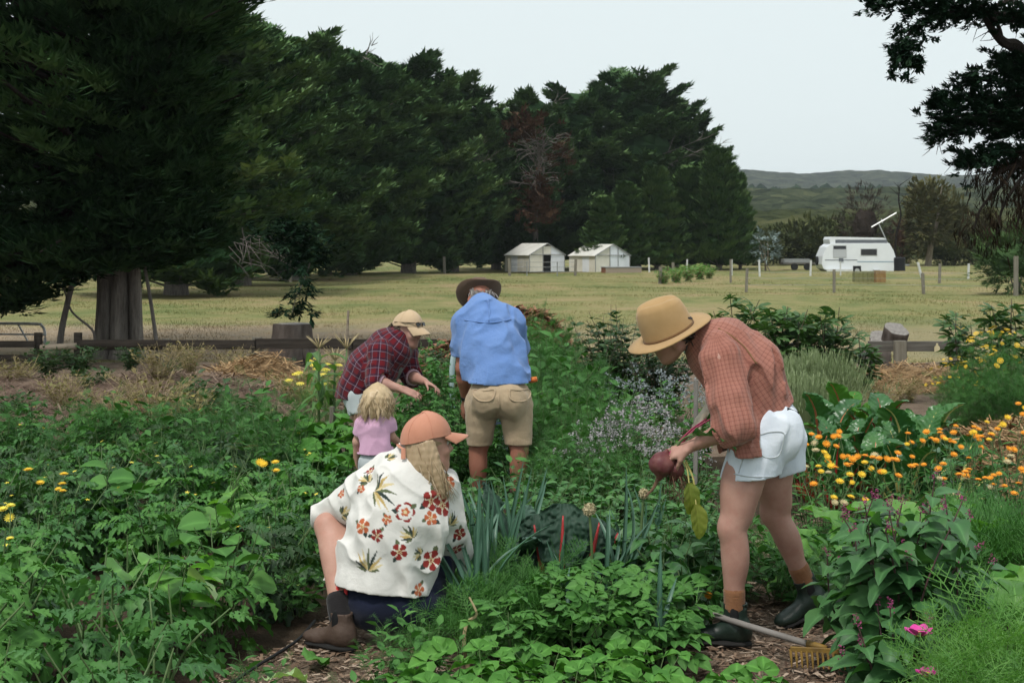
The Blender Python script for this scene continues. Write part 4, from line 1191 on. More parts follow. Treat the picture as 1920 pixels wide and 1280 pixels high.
def bushy(rs, keys, h, r, nstem, per, L, pitch=(-0.3, 0.6), t0=0.15, sr=0.006, top_small=0.35, flat=0.0, roll=0.4, erect=0.7):
	p = Plant()
	for k in range(nstem):
		az = k * 2.399 + rs.rand() * 0.8
		rr = r * (math.sqrt((k + 0.5) / nstem) * 0.8 + 0.1 * rs.rand())
		hh = h * (erect + (1 - erect) * rs.rand() + 0.25 * (1 - rr / max(r, 1e-3))) / 1.12
		e = np.array([math.cos(az) * rr, math.sin(az) * rr, hh])
		b0 = np.array([math.cos(az), math.sin(az), 0]) * r * 0.12 * rs.rand()
		c = np.array(bez([b0, b0 * 0.4 + e * (0.45, 0.45, 0.55) + rs.randn(3) * 0.05 * h, e], 5))
		p.stems.append((c, np.linspace(sr, sr * 0.4, len(c))))
		for q in range(per):
			t = t0 + (1 - t0) * (q + rs.rand()) / per
			s0 = c[min(len(c) - 1, int(t * (len(c) - 1)))]
			a2 = q * 2.399 + rs.rand() * 1.2 + az
			el = pitch[0] + (pitch[1] - pitch[0]) * (0.6 * t + 0.4 * rs.rand())
			d = np.array([math.cos(a2) * math.cos(el), math.sin(a2) * math.cos(el), math.sin(el)])
			sz = L[0] + (L[1] - L[0]) * rs.rand()
			sz *= 1 - top_small * max(0, t - 0.55) / 0.45
			p.leaves.append((keys[rs.randint(len(keys))], frame_m(s0 + d * 0.01, d, s=sz, roll=rs.randn() * roll)))
	return p

def rosette(rs, keys, n, L, elev=(0.3, 1.2), petiole=0.0, pr=0.004, spread=0.03, bend=0.0, wide=1.0):
	"""leaves rising from the crown of the root, each on its stalk"""
	p = Plant()
	for k in range(n):
		az = k * 2.399 + rs.rand() * 0.7
		el = elev[0] + (elev[1] - elev[0]) * (1 - (k + rs.rand()) / n)
		d = np.array([math.cos(az) * math.cos(el), math.sin(az) * math.cos(el), math.sin(el)])
		b0 = np.array([math.cos(az), math.sin(az), 0]) * spread * rs.rand()
		sz = L[0] + (L[1] - L[0]) * rs.rand()
		q = b0
		if petiole:
			pl_ = petiole * (0.7 + 0.5 * rs.rand())
			q = b0 + d * pl_
			c = bez([b0, b0 + d * pl_ * 0.5 + np.array([0, 0, pl_ * 0.06]), q], 4)
			p.stems.append((np.array(c), np.linspace(pr, pr * 0.7, len(c))))
		el2 = el - bend * (0.5 + rs.rand())
		d2 = np.array([math.cos(az) * math.cos(el2), math.sin(az) * math.cos(el2), math.sin(el2)])
		p.leaves.append((keys[rs.randint(len(keys))], frame_m(q, d2, s=sz, roll=rs.randn() * 0.3, w=wide)))
	return p

def plant_meshes(p, leafmat, stemmat, rs):
	"""the plant's foliage as one mesh, for plants whose leaves are too small to pick apart"""
	fb = MB()
	for key in sorted({k for k, _ in p.leaves}):
		Ms = np.array([M for k, M in p.leaves if k == key])
		v, f, ve = LEAF[key]
		V = np.einsum('nij,vj->nvi', Ms[:, :3, :3], v) + Ms[:, None, :3, 3]
		n, m = len(Ms), len(v)
		Fc = (f[None] + (np.arange(n) * m)[:, None, None]).reshape(-1, f.shape[1])
		fb.add(V.reshape(-1, 3), Fc, np.repeat(rs.rand(n), m), np.tile(ve, n))
	sb = MB()
	for c, r in p.stems:
		sb.tube(c, r, 4, cap=False)
	out = [('foliage', fb.mesh('foliage', leafmat, True), 'stuff')]
	if sb.nv:
		out.append(('stem', sb.mesh('stem', stemmat, True), None))
	for mat in sorted({m for _, _, m in p.flowers}):
		b = MB()
		for k, M, m in p.flowers:
			if m == mat:
				v, f, ve = LEAF[k]
				b.add(xf(v, M), f, rs.rand())
		out.append(('blossom', b.mesh('blossom', mat), 'stuff'))
	return out

def put(name, label, cat, meshes, loc, rz=0.0, s=1.0, group=None):
	o = thing(name, label, cat, loc, rz, group, s)
	for nm, me, kd in meshes:
		link(nm, me, o, kind=kd)
	return o

def put_parts(name, label, cat, p, leafmat, stemmat, loc, rz=0.0, s=1.0, group=None, flower_name='flower', leafmats=None, rs=None):
	"""a plant whose every leaf is an object of its own; the leaves share their mesh data"""
	o = thing(name, label, cat, loc, rz, group, s)
	for i, (k, M) in enumerate(p.leaves):
		m = leafmat if leafmats is None else leafmats[i % len(leafmats)]
		link('leaf', leaf_mesh(k, m), o, M)
	if p.stems:
		b = MB()
		for c, r in p.stems:
			b.tube(c, r, 5, cap=False)
		b.build('stem', stemmat, o, smooth=True)
	for k, M, m in p.flowers:
		link(flower_name, leaf_mesh(k, m, flower_name), o, M)
	return o

RS = np.random.RandomState(2024)
def top_h(py, Y):
	return CAMH - (py - HZ) / F * Y

# ---------------------------------------------------------------- the tomato bed at the left
def bed_edge(Y):
	return gx(np.interp(Y, [4.5, 5.9, 6.1, 7, 8, 9, 12], [300, 320, 500, 560, 600, 600, 520]), Y)
TOM = ['tomato0', 'tomato1', 'tomato2']
TOMV = []
for k in range(6):
	p = bushy(RS, TOM, 0.50, 0.36, 8, 8, (0.15, 0.25), (-0.5, 0.5), 0.15, 0.006, 0.45)
	for _ in range(2):
		p.flowers.append(('fl_star', frame_m((RS.randn() * 0.2, RS.randn() * 0.2, 0.42 + RS.rand() * 0.08), [RS.randn(), RS.randn(), 0.3], s=0.030), 'yellow_petal'))
	TOMV.append(plant_meshes(p, ('tomato_leaf', 'fine_leaf', 'tomato_leaf', 'potato_leaf', 'tomato_leaf', 'dark_leaf')[k], 'green_stem', RS))
cells = []
Y = 4.55
while Y < 11.2:
	X = bed_edge(Y) - 0.18
	while X > -0.385 * Y - 0.35:
		cells.append((X + RS.randn() * 0.07, Y + RS.randn() * 0.08))
		X -= 0.40 + 0.02 * Y
	Y += 0.36 + 0.015 * Y
print('tomato plants', len(cells))
for x, y in cells:
	h = 0.82 + 0.3 * RS.rand() + (0.10 if y < 6 else 0)
	if 6.35 < y < 6.9 and -1.95 < x < -1.2:
		continue                                   # a gap in the bed where the mulch shows
	if y < 6.6:
		p = bushy(RS, TOM, 0.50, 0.36, 7, 6, (0.16, 0.27), (-0.5, 0.5), 0.15, 0.007, 0.4)
		if RS.rand() < 0.6:
			p.flowers.append(('fl_star', frame_m((RS.randn() * 0.18, RS.randn() * 0.18, 0.42), [RS.randn(), -1, 0.3], s=0.04), 'yellow_petal'))
		put_parts('tomato_plant', 'leafy tomato plant at the near front of the bed left of the crouching woman', 'plant', p, ('tomato_leaf', 'tomato_leaf', 'fine_leaf', 'potato_leaf')[RS.randint(4)], 'green_stem', (x, y, 0.02), RS.rand() * 6, h, 'tomato plants at the front of the bed')
	else:
		put('tomato_plant', 'tomato plant deeper in the sprawling bed left of the crouching woman', 'plant', TOMV[RS.randint(6)], (x, y, 0.02), RS.rand() * 6, h, 'tomato plants deeper in the bed')
# broad cucumber leaves showing among the tomatoes
p = bushy(RS, ['round0'], 0.36, 0.30, 5, 4, (0.10, 0.17), (-0.2, 0.5), 0.3, 0.005, 0.2)
for k, (px, Y, s, m, lab) in enumerate([(330, 5.9, 1.0, 'lettuce_leaf', 'pale broad-leaved cucumber plant among the tomatoes, nearest the camera'), (420, 6.4, 1.0, 'potato_leaf', 'broad-leaved cucumber plant beside the crouching woman'),
								(215, 8.0, 1.1, 'potato_leaf', 'broad-leaved cucumber plant in the middle of the tomato bed'), (455, 7.6, 0.9, 'lettuce_leaf', 'light green cucumber plant near the far edge of the tomatoes')]):
	put_parts('cucumber_plant', lab, 'plant', bushy(RS, ['round0'], 0.52, 0.30, 5, 4, (0.11, 0.18), (-0.2, 0.5), 0.45, 0.005, 0.2), m, 'green_stem', (gx(px, Y), Y, 0.02), k, s)
o = thing('fallen_leaf', 'large pale green leaf turned over on top of the tomato plants', 'leaf', at(352, 1078, 5.75))
b = MB(); v, f, ve = LEAF['round0']; b.add(xf(v * np.array([0.22, 0.16, 0.2]), frame_m((0, 0, 0), [0.9, -0.2, -0.2], roll=0.5)), f, 0.5, ve); b.build('leaf_blade', 'pale_leaf', o, smooth=True)

# yellow and orange marigolds in the tomato bed
def marigold(rs, h, r, nfl, mats, nst=9, per=6):
	p = bushy(rs, ['spat0', 'lance0'], h * 0.9, r, nst, per, (0.07, 0.13), (-0.1, 0.9), 0.1, 0.004, 0.3)
	ends = [c[-1] for c, _ in p.stems]
	for k in range(nfl):
		e = ends[k % len(ends)] + rs.randn(3) * 0.03 * (k >= len(ends))
		tp = e + np.array([rs.randn() * 0.03, rs.randn() * 0.03, 0.05 + 0.05 * rs.rand()])
		p.stems.append((np.array([e, tp]), np.array([0.0025, 0.002])))
		p.flowers.append(('fl_marigold', frame_m(tp, [rs.randn() * 0.3, 1, rs.randn() * 0.3 + 0.55], s=0.040 + 0.018 * rs.rand()), mats[rs.randint(len(mats))]))
	return p
for k, (px, Y, h, n, mats, lab) in enumerate([(95, 7.4, 0.56, 6, ['gold_petal'], 'golden marigold clump in the tomato bed near the left edge'), (500, 7.9, 0.52, 4, ['gold_petal'], 'yellow marigold in the tomato bed left of the child'),
											  (5, 6.4, 0.5, 4, ['yellow_petal'], 'yellow marigold at the very left edge of the bed')]):
	put_parts('marigold_plant', lab, 'flower', marigold(RS, h, 0.16, n, mats), 'fine_leaf', 'green_stem', (gx(px, Y), Y, 0.02))
p = Plant()
for k in range(5):
	c = np.array([(0, 0, 0), (RS.randn() * 0.04, 0, 0.3), (RS.randn() * 0.10, RS.randn() * 0.05, 0.62 + 0.06 * RS.rand())])
	p.stems.append((c, np.array([0.004, 0.003, 0.002])))
	p.flowers.append(('fl_umbel', frame_m(c[-1], [0.1, 1, -0.2], s=0.07), 'cream_petal'))
	p.leaves.append(('thread0', frame_m(c[1], [RS.randn(), RS.randn(), 0.3], s=0.15)))
put_parts('yarrow_plant', 'buff flat-headed yarrow stalks in the tomato bed', 'flower', p, 'fine_leaf', 'green_stem', (gx(425, 7.6), 7.6, 0.02))

# ---------------------------------------------------------------- weeds and dry growth on the banks
DRY = [plant_meshes(bushy(RS, ['lance0', 'thread0', 'small0'], 0.42, 0.40, 40, 16, (0.035, 0.075), (-0.2, 1.0), 0.05, 0.003, 0.2, erect=0.5), 'dry_weed', 'dry_stem', RS) for _ in range(2)]
WEED = [plant_meshes(bushy(RS, ['small0', 'lance0'], 0.36, 0.36, 28, 13, (0.06, 0.11), (-0.2, 0.9), 0.05, 0.003, 0.2, erect=0.5), 'dark_leaf', 'green_stem', RS) for _ in range(2)]
for k, (px, Y, s, V, z, lab) in enumerate([
		(285, 12.3, 1.35, DRY, 0.15, 'brown dried-out weed clump on the bank, widest of them'), (345, 12.0, 1.2, DRY, 0.12, 'brown dried-out weed clump on the bank beside the widest one'), (300, 14.6, 1.0, DRY, 0.35, 'brownish weed on the crest of the bank below the big trunk'),
		(90, 15.6, 1.0, WEED, 0.30, 'green weed below the rails near the left gate'), (150, 15.7, 0.95, WEED, 0.32, 'green weed below the big trunk beside the second rail post'), (30, 13.0, 0.9, WEED, 0.12, 'dark green weed at the left foot of the bank'),
		(355, 16.2, 0.9, DRY, 0.30, 'dry weed in front of the rail under the big tree'), (440, 18.0, 1.1, DRY, 0.05, 'dry weed behind the straw heap along the rail'), (245, 16.6, 0.8, WEED, 0.3, 'small green weed right under the fused trunks'),
		(425, 13.0, 1.2, WEED, 0.06, 'green weed in front of the straw heap'), (395, 11.6, 1.1, WEED, 0.05, 'leafy weed at the far edge of the tomato bed'), (610, 15.5, 1.25, DRY, 0.0, 'dry seedy weed behind the corn'), (560, 14.6, 1.1, DRY, 0.0, 'dry seedy weed left of the corn'),
		(215, 12.6, 1.1, DRY, 0.1, 'brown weed at the near foot of the bank below the fused trunks'), (120, 13.6, 1.0, DRY, 0.15, 'brown weed on the bank between the two dark posts'), (375, 13.4, 1.1, WEED, 0.15, 'green weed on the bank right of the widest brown clump'), (175, 14.6, 0.9, WEED, 0.2, 'green weed halfway up the bank'), (30, 15.0, 1.0, DRY, 0.2, 'brown weed at the left edge of the bank'), (460, 12.4, 1.0, WEED, 0.03, 'green weed at the gap between bank and squash'), (330, 17.2, 1.0, WEED, 0.05, 'green weed at the foot of the third rail post'), (520, 17.6, 1.0, WEED, 0.03, 'green weed under the rail by the stump'),
		(820, 15.4, 1.0, WEED, 0.3, 'green weed growing on the small bark heap'), (1655, 14.5, 0.9, DRY, 0.0, 'brown weed at the foot of the short fence post'), (1700, 15.5, 0.9, DRY, 0.0, 'brown weed in front of the short rail')]):
	put('dry_weed' if V is DRY else 'weed_clump', lab, 'weed', V[k % 2], (gx(px, Y), Y, z), k, s)

# ---------------------------------------------------------------- middle of the garden: feathery and leafy green masses
FINE = [plant_meshes(bushy(RS, ['thread0', 'small0', 'frond1'], 0.9, 0.45, 20, 13, (0.09, 0.20), (-0.2, 0.9), 0.05, 0.004, 0.3, erect=0.6), 'fine_leaf', 'green_stem', RS) for _ in range(4)]
TALL = [plant_meshes(bushy(RS, ['tomato0', 'tomato1', 'small0'], 0.9, 0.42, 16, 12, (0.09, 0.17), (-0.4, 0.7), 0.08, 0.004, 0.3, erect=0.6), 'fine_leaf', 'green_stem', RS) for _ in range(3)]
BEAN = [plant_meshes(bushy(RS, ['small0', 'ovate0'], 0.50, 0.36, 16, 11, (0.06, 0.11), (-0.4, 0.7), 0.1, 0.004, 0.3, erect=0.6), 'tomato_leaf', 'green_stem', RS) for _ in range(3)]
def mass(lst, name, label, group, V, jitter=0.04):
	for k, (px, Y, h) in enumerate(lst):
		base = {id(FINE): 0.9, id(TALL): 0.9, id(BEAN): 0.5}[id(V)]
		put(name, label, 'plant', V[k % len(V)], (gx(px, Y) + RS.randn() * jitter, Y, 0.01), RS.rand() * 6, h / base * (1.0 if V is BEAN else 1.14), group)
# the tall green slope at the right of the man
lst = []
for (px, py, Y) in [(1010, 596, 14.2), (1035, 612, 14.0), (985, 615, 13.2), (1030, 640, 12.6), (1065, 655, 12.2), (1000, 650, 12.0), (1095, 690, 11.6), (1035, 690, 11.2), (1068, 720, 10.8), (1015, 735, 10.4), (1100, 742, 10.4), (1045, 765, 10.0),
					(1085, 790, 9.6), (1020, 800, 9.4), (1135, 780, 9.9), (1060, 825, 9.0), (1115, 830, 9.0), (1010, 850, 8.7), (1160, 750, 10.6), (1190, 800, 9.7), (1090, 860, 8.5), (1150, 845, 8.7)]:
	lst.append((px, Y, max(0.3, top_h(py, Y))))
mass(lst, 'asparagus_plant', 'feathery green plant in the tall slope right of the man', 'feathery plants right of the man', FINE)
lst = [(px, Y, max(0.3, top_h(py, Y))) for (px, py, Y) in [(800, 640, 11.4), (835, 660, 11.2), (790, 700, 10.8), (840, 700, 10.4), (812, 735, 10.2), (860, 745, 10.6), (780, 765, 9.7), (830, 775, 9.6), (880, 780, 10.6), (930, 770, 10.4), (800, 805, 9.2), (855, 820, 9.9), (918, 800, 9.9), (905, 700, 11.2), (950, 720, 11.4)]]
mass(lst, 'tomato_vine', 'tall tomato vine between the person in plaid and the man', 'tall tomato vines by the man', TALL)
# low greens in front of the man and across the middle bed
lst = []
for Y in np.arange(7.3, 9.4, 0.36):
	for px in np.arange(865, 1330, 0.40 / Y * F * 0.95):
		if 6.9 < Y < 7.45 and px < 905:
			continue
		if px < 1000 and Y > 8.7:
			continue
		lst.append((px + RS.randn() * 10, Y, 0.40 + 0.14 * RS.rand()))
for Y in (6.95, 7.3):
	for px in np.arange(1200, 1330, 62):
		lst.append((px, Y, 0.36 + 0.1 * RS.rand()))
for px, Y, h in ((640, 8.3, 0.36), (700, 8.0, 0.34), (760, 7.9, 0.36), (690, 7.5, 0.30), (640, 7.7, 0.34), (745, 7.5, 0.3), (820, 8.3, 0.42), (790, 7.9, 0.4), (850, 7.7, 0.36), (610, 8.7, 0.36)):
	lst.append((px, Y, h))
mass(lst, 'bean_plant', 'low leafy bean plant in the bed between the kneeling group and the leeks', 'bean plants across the middle bed', BEAN)

lst = [(30, 10.4, 0.62), (120, 9.6, 0.55), (200, 10.6, 0.6), (270, 9.2, 0.5), (330, 10.4, 0.66), (400, 9.7, 0.62), (455, 10.6, 0.7), (500, 9.4, 0.58), (70, 8.4, 0.5), (390, 8.6, 0.52), (540, 10.2, 0.6), (160, 11.2, 0.5), (300, 11.2, 0.5)]
mass(lst, 'dill_plant', 'feathery self-sown herb standing among the far tomatoes', 'feathery herbs among the far tomatoes', FINE)
# broad leafy squash or beet between the corn and the child
for k, (px, py, Y) in enumerate([(570, 775, 10.4), (615, 770, 10.6), (650, 790, 10.2), (590, 815, 9.7), (640, 830, 9.4), (560, 850, 9.2), (740, 770, 11.2), (770, 795, 10.6)]):
	h = max(0.3, top_h(py, Y))
	p = bushy(RS, ['broad0', 'broad1', 'round0'], h, 0.30, 6, 4, (0.16, 0.24), (-0.2, 0.8), 0.4, 0.006, 0.2)
	put_parts('squash_plant', 'broad-leaved bright green squash plant between the corn and the child' if px < 700 else 'broad-leaved squash plant under the hands of the person in plaid', 'plant', p, 'strawberry_leaf', 'green_stem', (gx(px, Y), Y, 0.0), k, 1.0,
			  'squash plants by the corn' if px < 700 else 'squash plants under the plaid sleeves')

# ---------------------------------------------------------------- corn
def corn(px, Y, top, lab, seed, lean=0.0):
	rs = np.random.RandomState(seed)
	H = top_h(top, Y)
	o = thing('corn_plant', lab, 'corn', (gx(px, Y), Y, 0), seed)
	b = MB(); b.tube([(0, 0, 0), (0.01, 0, H * 0.5), (lean, 0, H * 0.86)], [0.014, 0.012, 0.006], 8); b.build('stalk', 'green_stem', o, smooth=True)
	for k in range(9):
		z = H * (0.16 + 0.075 * k)
		az = k * PI + rs.randn() * 0.5
		link('leaf', leaf_mesh('corn%d' % (k % 2), 'corn_leaf'), o, frame_m((0, 0, z), [math.cos(az), math.sin(az), 0.9], s=0.38 + 0.12 * rs.rand(), w=1.25))
	b = MB()
	for k in range(14):
		az = k * 2.4
		d = np.array([math.cos(az) * 0.75, math.sin(az) * 0.75, 0.6 + 0.5 * rs.rand()])
		p0 = np.array([lean, 0, H * 0.86])
		b.tube([p0, p0 + d * 0.07, p0 + d * 0.14 - (0, 0, 0.012)], [0.004, 0.005, 0.002], 4)
	b.build('tassel', 'dry_stem', o)
	if seed % 2 == 0:
		b = MB(); b.tube([(0.02, -0.02, H * 0.42), (0.05, -0.04, H * 0.52), (0.06, -0.05, H * 0.62)], [0.018, 0.024, 0.006], 8); b.build('cob', 'corn_leaf', o, smooth=True)
corn(598, 11.6, 620, 'corn plant with a spread tassel, leftmost of the three', 2)
corn(650, 11.9, 622, 'corn plant nearest the back of the person in plaid', 3)
corn(628, 12.4, 650, 'shorter corn plant between two taller ones', 4)
for k, (px, py, Y, lab) in enumerate([(575, 670, 12.8, 'yellow-flowered fennel left of the corn'), (615, 655, 13.2, 'yellow-flowered fennel behind the corn')]):
	h = top_h(py, Y)
	p = bushy(RS, ['thread0'], h * 0.9, 0.25, 9, 8, (0.12, 0.2), (0, 1), 0.05, 0.004, 0.2)
	for c, _ in p.stems:
		p.flowers.append(('fl_umbel', frame_m(c[-1] + (0, 0, 0.03), [RS.randn() * 0.2, 1, 0.3], s=0.085), 'yellow_petal'))
	put('fennel_plant', lab, 'plant', plant_meshes(p, 'frond', 'green_stem', RS), (gx(px, Y), Y, 0), k)

# ---------------------------------------------------------------- dark shrub, borage and lilac herb in the centre
SHR = plant_meshes(bushy(RS, ['small0', 'ovate0'], 1.1, 0.60, 60, 30, (0.075, 0.125), (-0.4, 0.9), 0.06, 0.006, 0.2, erect=0.55), 'dark_leaf', 'woody_stem', RS)
put('shrub', 'dark small-leaved shrub behind the brim of the tan felt hat', 'shrub', SHR, (gx(1165, 14), 14, 0), 0.5, 1.02)
put('shrub', 'dark small-leaved shrub behind the felt hat, lower and nearer the man', 'shrub', SHR, (gx(1118, 13.6), 13.6, 0), 2.5, 0.84)
put('shrub', 'dark small-leaved shrub showing between the hat brim and the chin', 'shrub', SHR, (gx(1235, 13.4), 13.4, 0), 4.1, 0.82)
def topped(h, r, nst, per, keys, mats, fkey, fs, fmat, nf, L=(0.07, 0.12)):
	p = bushy(RS, keys, h * 0.92, r, nst, per, L, (-0.3, 0.8), 0.08, 0.004, 0.3, erect=0.65)
	for c, _ in p.stems:
		for _ in range(nf):
			p.flowers.append((fkey, frame_m(c[-1] + RS.randn(3) * (0.035, 0.035, 0.02) + (0, 0, 0.02), RS.randn(3), s=fs * (0.7 + 0.6 * RS.rand())), fmat))
	return plant_meshes(p, mats, 'green_stem', RS)
BOR = topped(0.8, 0.36, 16, 10, ['ovate0', 'small0'], 'potato_leaf', 'fl_cluster', 0.055, 'blue_petal', 2)
for k, (px, Y, s, lab) in enumerate([(1165, 11.9, 0.9, 'blue-grey flowered borage left of the felt hat brim'), (1215, 11.6, 1.0, 'blue-grey flowered borage below the felt hat'), (1265, 11.3, 0.98, 'blue-grey flowered borage beneath the chin of the hatted woman'), (1190, 10.9, 0.78, 'shorter borage in front of the blue-grey flowers'), (1300, 11.0, 0.92, 'blue-grey flowered borage next to the rust-coloured sleeve')]):
	put('borage_plant', lab, 'plant', BOR, (gx(px, Y), Y, 0), k * 1.3, s)
LIL = topped(0.66, 0.24, 16, 8, ['small0'], 'fine_leaf', 'fl_cluster', 0.050, 'lilac_petal', 3, (0.04, 0.07))
for k, (px, Y, s, lab) in enumerate([(1112, 9.0, 0.98, 'lilac-grey flowering herb, leftmost clump before the borage'), (1160, 9.5, 1.12, 'lilac-grey flowering herb, broad clump second from the left'), (1205, 9.4, 1.12, 'lilac-grey flowering herb above the beetroot'), (1240, 9.0, 0.95, 'lilac-grey flowering herb just left of the gripping hand'), (1283, 8.9, 0.98, 'lilac-grey flowering herb behind the wrist')]):
	put('flowering_herb', lab, 'plant', LIL, (gx(px, Y), Y, 0), k * 1.1, s)

# ---------------------------------------------------------------- fig trees, lavender, tansy at the far right
def fig(px, Y, top, w, lab, seed, n=9, per=9):
	rs = np.random.RandomState(seed); per += 5
	p = bushy(rs, ['fig0', 'fig1'], top_h(top, Y), w, n, per, (0.19, 0.29), (-0.3, 0.8), 0.22, 0.010, 0.12, roll=0.3, erect=0.6)
	put_parts('fig_tree', lab, 'fig tree', p, 'fig_leaf', 'woody_stem', (gx(px, Y), Y, 0), seed)
fig(1392, 16.2, 550, 0.42, 'fig tree just behind the bent back of the hatted woman', 1, 8, 10)
fig(1465, 15.8, 566, 0.50, 'lobed-leaf fig tree in the middle of the three behind the lavender', 2, 12, 10)
fig(1545, 16.0, 572, 0.50, 'fig tree nearest the short rail with the pale tag', 3, 12, 10)
fig(1605, 16.4, 630, 0.32, 'low fig sucker beside the stacked logs', 4, 6, 7)
fig(1808, 16.5, 566, 0.30, 'thin fig tree behind the yellow-flowered tansy', 5, 5, 8)
fig(1885, 16.8, 560, 0.42, 'fig tree above the yellow-flowered tansy at the right edge', 6, 8, 9)
b_ = Plant()
LAV = MB(); rs = np.random.RandomState(4)
for k in range(900):
	x, y = rs.randn() * 0.27, rs.randn() * 0.2
	hh = 0.78 * (0.75 + 0.3 * rs.rand()) * max(0.55, 1 - 0.6 * (x * x + y * y))
	p0 = np.array([x * 0.7, y * 0.7, 0.1]); e = np.array([x * 1.15 + rs.randn() * 0.02, y * 1.15 + rs.randn() * 0.02, hh])
	v, f, _ = stick(p0, e, 0.010); LAV.add(v, f, rs.rand())
	for q in range(5):
		m = p0 + (e - p0) * (0.55 + 0.45 * rs.rand())
		v, f, _ = stick(m, m + np.array([rs.randn() * 0.012, rs.randn() * 0.012, 0.045]), 0.007); LAV.add(v, f, rs.rand())
lav = LAV.mesh('foliage', 'sage_leaf')
for k, (px, Y, s, lab) in enumerate([(1470, 13.0, 0.92, 'grey-green lavender bush behind the back of the hatted woman'), (1530, 13.2, 0.98, 'grey-green lavender bush beside the chard'), (1500, 12.4, 0.82, 'front grey-green lavender bush, lowest of the three')]):
	o = thing('lavender_bush', lab, 'bush', (gx(px, Y), Y, 0), k, None, s); link('foliage', lav, o, kind='stuff')
TAN = topped(1.05, 0.50, 26, 15, ['frond0', 'thread0'], 'fine_leaf', 'fl_umbel', 0.050, 'gold_petal', 2, (0.10, 0.2))
TAN2 = plant_meshes(bushy(RS, ['frond0', 'thread0'], 0.9, 0.45, 24, 14, (0.10, 0.2), (-0.2, 0.9), 0.05, 0.004, 0.3, erect=0.6), 'fine_leaf', 'green_stem', RS)
for k, (px, Y, s, V, lab) in enumerate([(1850, 13.0, 1.0, TAN, 'tall tansy with flat golden flower heads at the right'), (1915, 13.2, 0.98, TAN, 'golden-flowered tansy cut by the right edge'), (1795, 12.8, 0.72, TAN, 'shorter tansy with a few yellow heads beside the rail'),
										(1880, 12.0, 0.80, TAN2, 'ferny green tansy without flowers above the straw heap'), (1815, 12.2, 0.72, TAN2, 'ferny green tansy behind the chard leaves'), (1925, 12.2, 0.9, TAN2, 'yellowing ferny plant at the right edge above the straw heap')]):
	put('tansy_plant', lab, 'plant', V, (gx(px, Y), Y, 0), k * 1.7, s)

# ---------------------------------------------------------------- chard bed, marigolds
def chard(px, Y, top, lab, seed, mats, stem, n=14, keys=('chard0', 'chard1', 'chard2'), wide=1.0, elev=(0.65, 1.45), name='chard_plant', L=None):
	rs = np.random.RandomState(seed)
	h = top_h(top, Y)
	o = thing(name, lab, 'chard' if name == 'chard_plant' else 'kale', (gx(px, Y), Y, 0), rs.rand() * 6)
	for k in range(n):
		az = k * 2.399 + rs.rand() * 0.5
		el = elev[0] + (elev[1] - elev[0]) * (1 - (k + 0.5 * rs.rand()) / n)
		Lf = (L or min(0.46, h * 0.62)) * (0.75 + 0.4 * rs.rand())
		pe = h * (0.42 if L is None else 0.30) * (0.5 + 0.7 * rs.rand())
		d = np.array([math.cos(az) * math.cos(el), math.sin(az) * math.cos(el), math.sin(el)])
		q = d * pe
		key = keys[rs.randint(len(keys))]
		M = frame_m(q, d, s=Lf * 0.75, roll=rs.randn() * 0.25, w=wide)
		lf = link('leaf', leaf_mesh(key, mats[rs.randint(len(mats))]), o, M)
		# the coloured stalk runs on as the leaf's midrib
		v, f, ve = LEAF[key]
		ny = len(v) // 17
		mid = np.array([v[i * 17 + 8] for i in range(0, ny, 3)]) + (0, 0, -0.012)
		if (key, stem) not in MESH:
			b = MB()
			b.tube([(0, -pe / (Lf * 0.75), -0.02)] + [tuple(x) for x in mid[:-1]], np.linspace(0.035, 0.008, len(mid)), 6)
			MESH[key, stem] = b.mesh('midrib', stem, True)
		link('midrib', MESH[key, stem], lf)
	return o
CM = ['chard_leaf']
chard(1600, 10.2, 725, 'rainbow chard with an orange-pink midrib behind the marigolds', 1, CM, 'orange_stem', 11)
chard(1655, 11.0, 700, 'chard with dark red stems at the back of the chard bed', 2, CM, 'red_stem', 10)
chard(1700, 9.9, 705, 'chard with tall upright leaves and pale ribs, nearest the straw', 3, CM, 'yellow_stem', 12, elev=(0.6, 1.45))
chard(1745, 10.3, 690, 'tallest glossy chard with pale ribs beside the tansy', 4, CM, 'yellow_stem', 12, elev=(0.6, 1.45))
chard(1690, 9.0, 775, 'chard with yellow ribs in the front of the bed', 5, CM, 'yellow_stem', 11)
chard(1545, 10.8, 690, 'leafy chard with an orange rib beside the lavender', 6, CM, 'orange_stem', 10)
chard(1790, 9.6, 770, 'low sprawling chard beside the pale straw heap', 7, CM, 'yellow_stem', 10, elev=(0.1, 1.0))
chard(1520, 9.6, 745, 'chard partly hidden behind the white shorts', 8, CM, 'orange_stem', 10)
chard(1640, 9.3, 770, 'blistered dark chard in the middle of the bed', 9, CM, 'orange_stem', 11)
chard(1565, 9.1, 780, 'blistered dark chard just behind the seedy marigolds', 10, CM, 'red_stem', 9)
chard(1590, 11.6, 668, 'chard at the far back with a bright orange rib by the lavender', 11, ['strawberry_leaf'], 'orange_stem', 8)
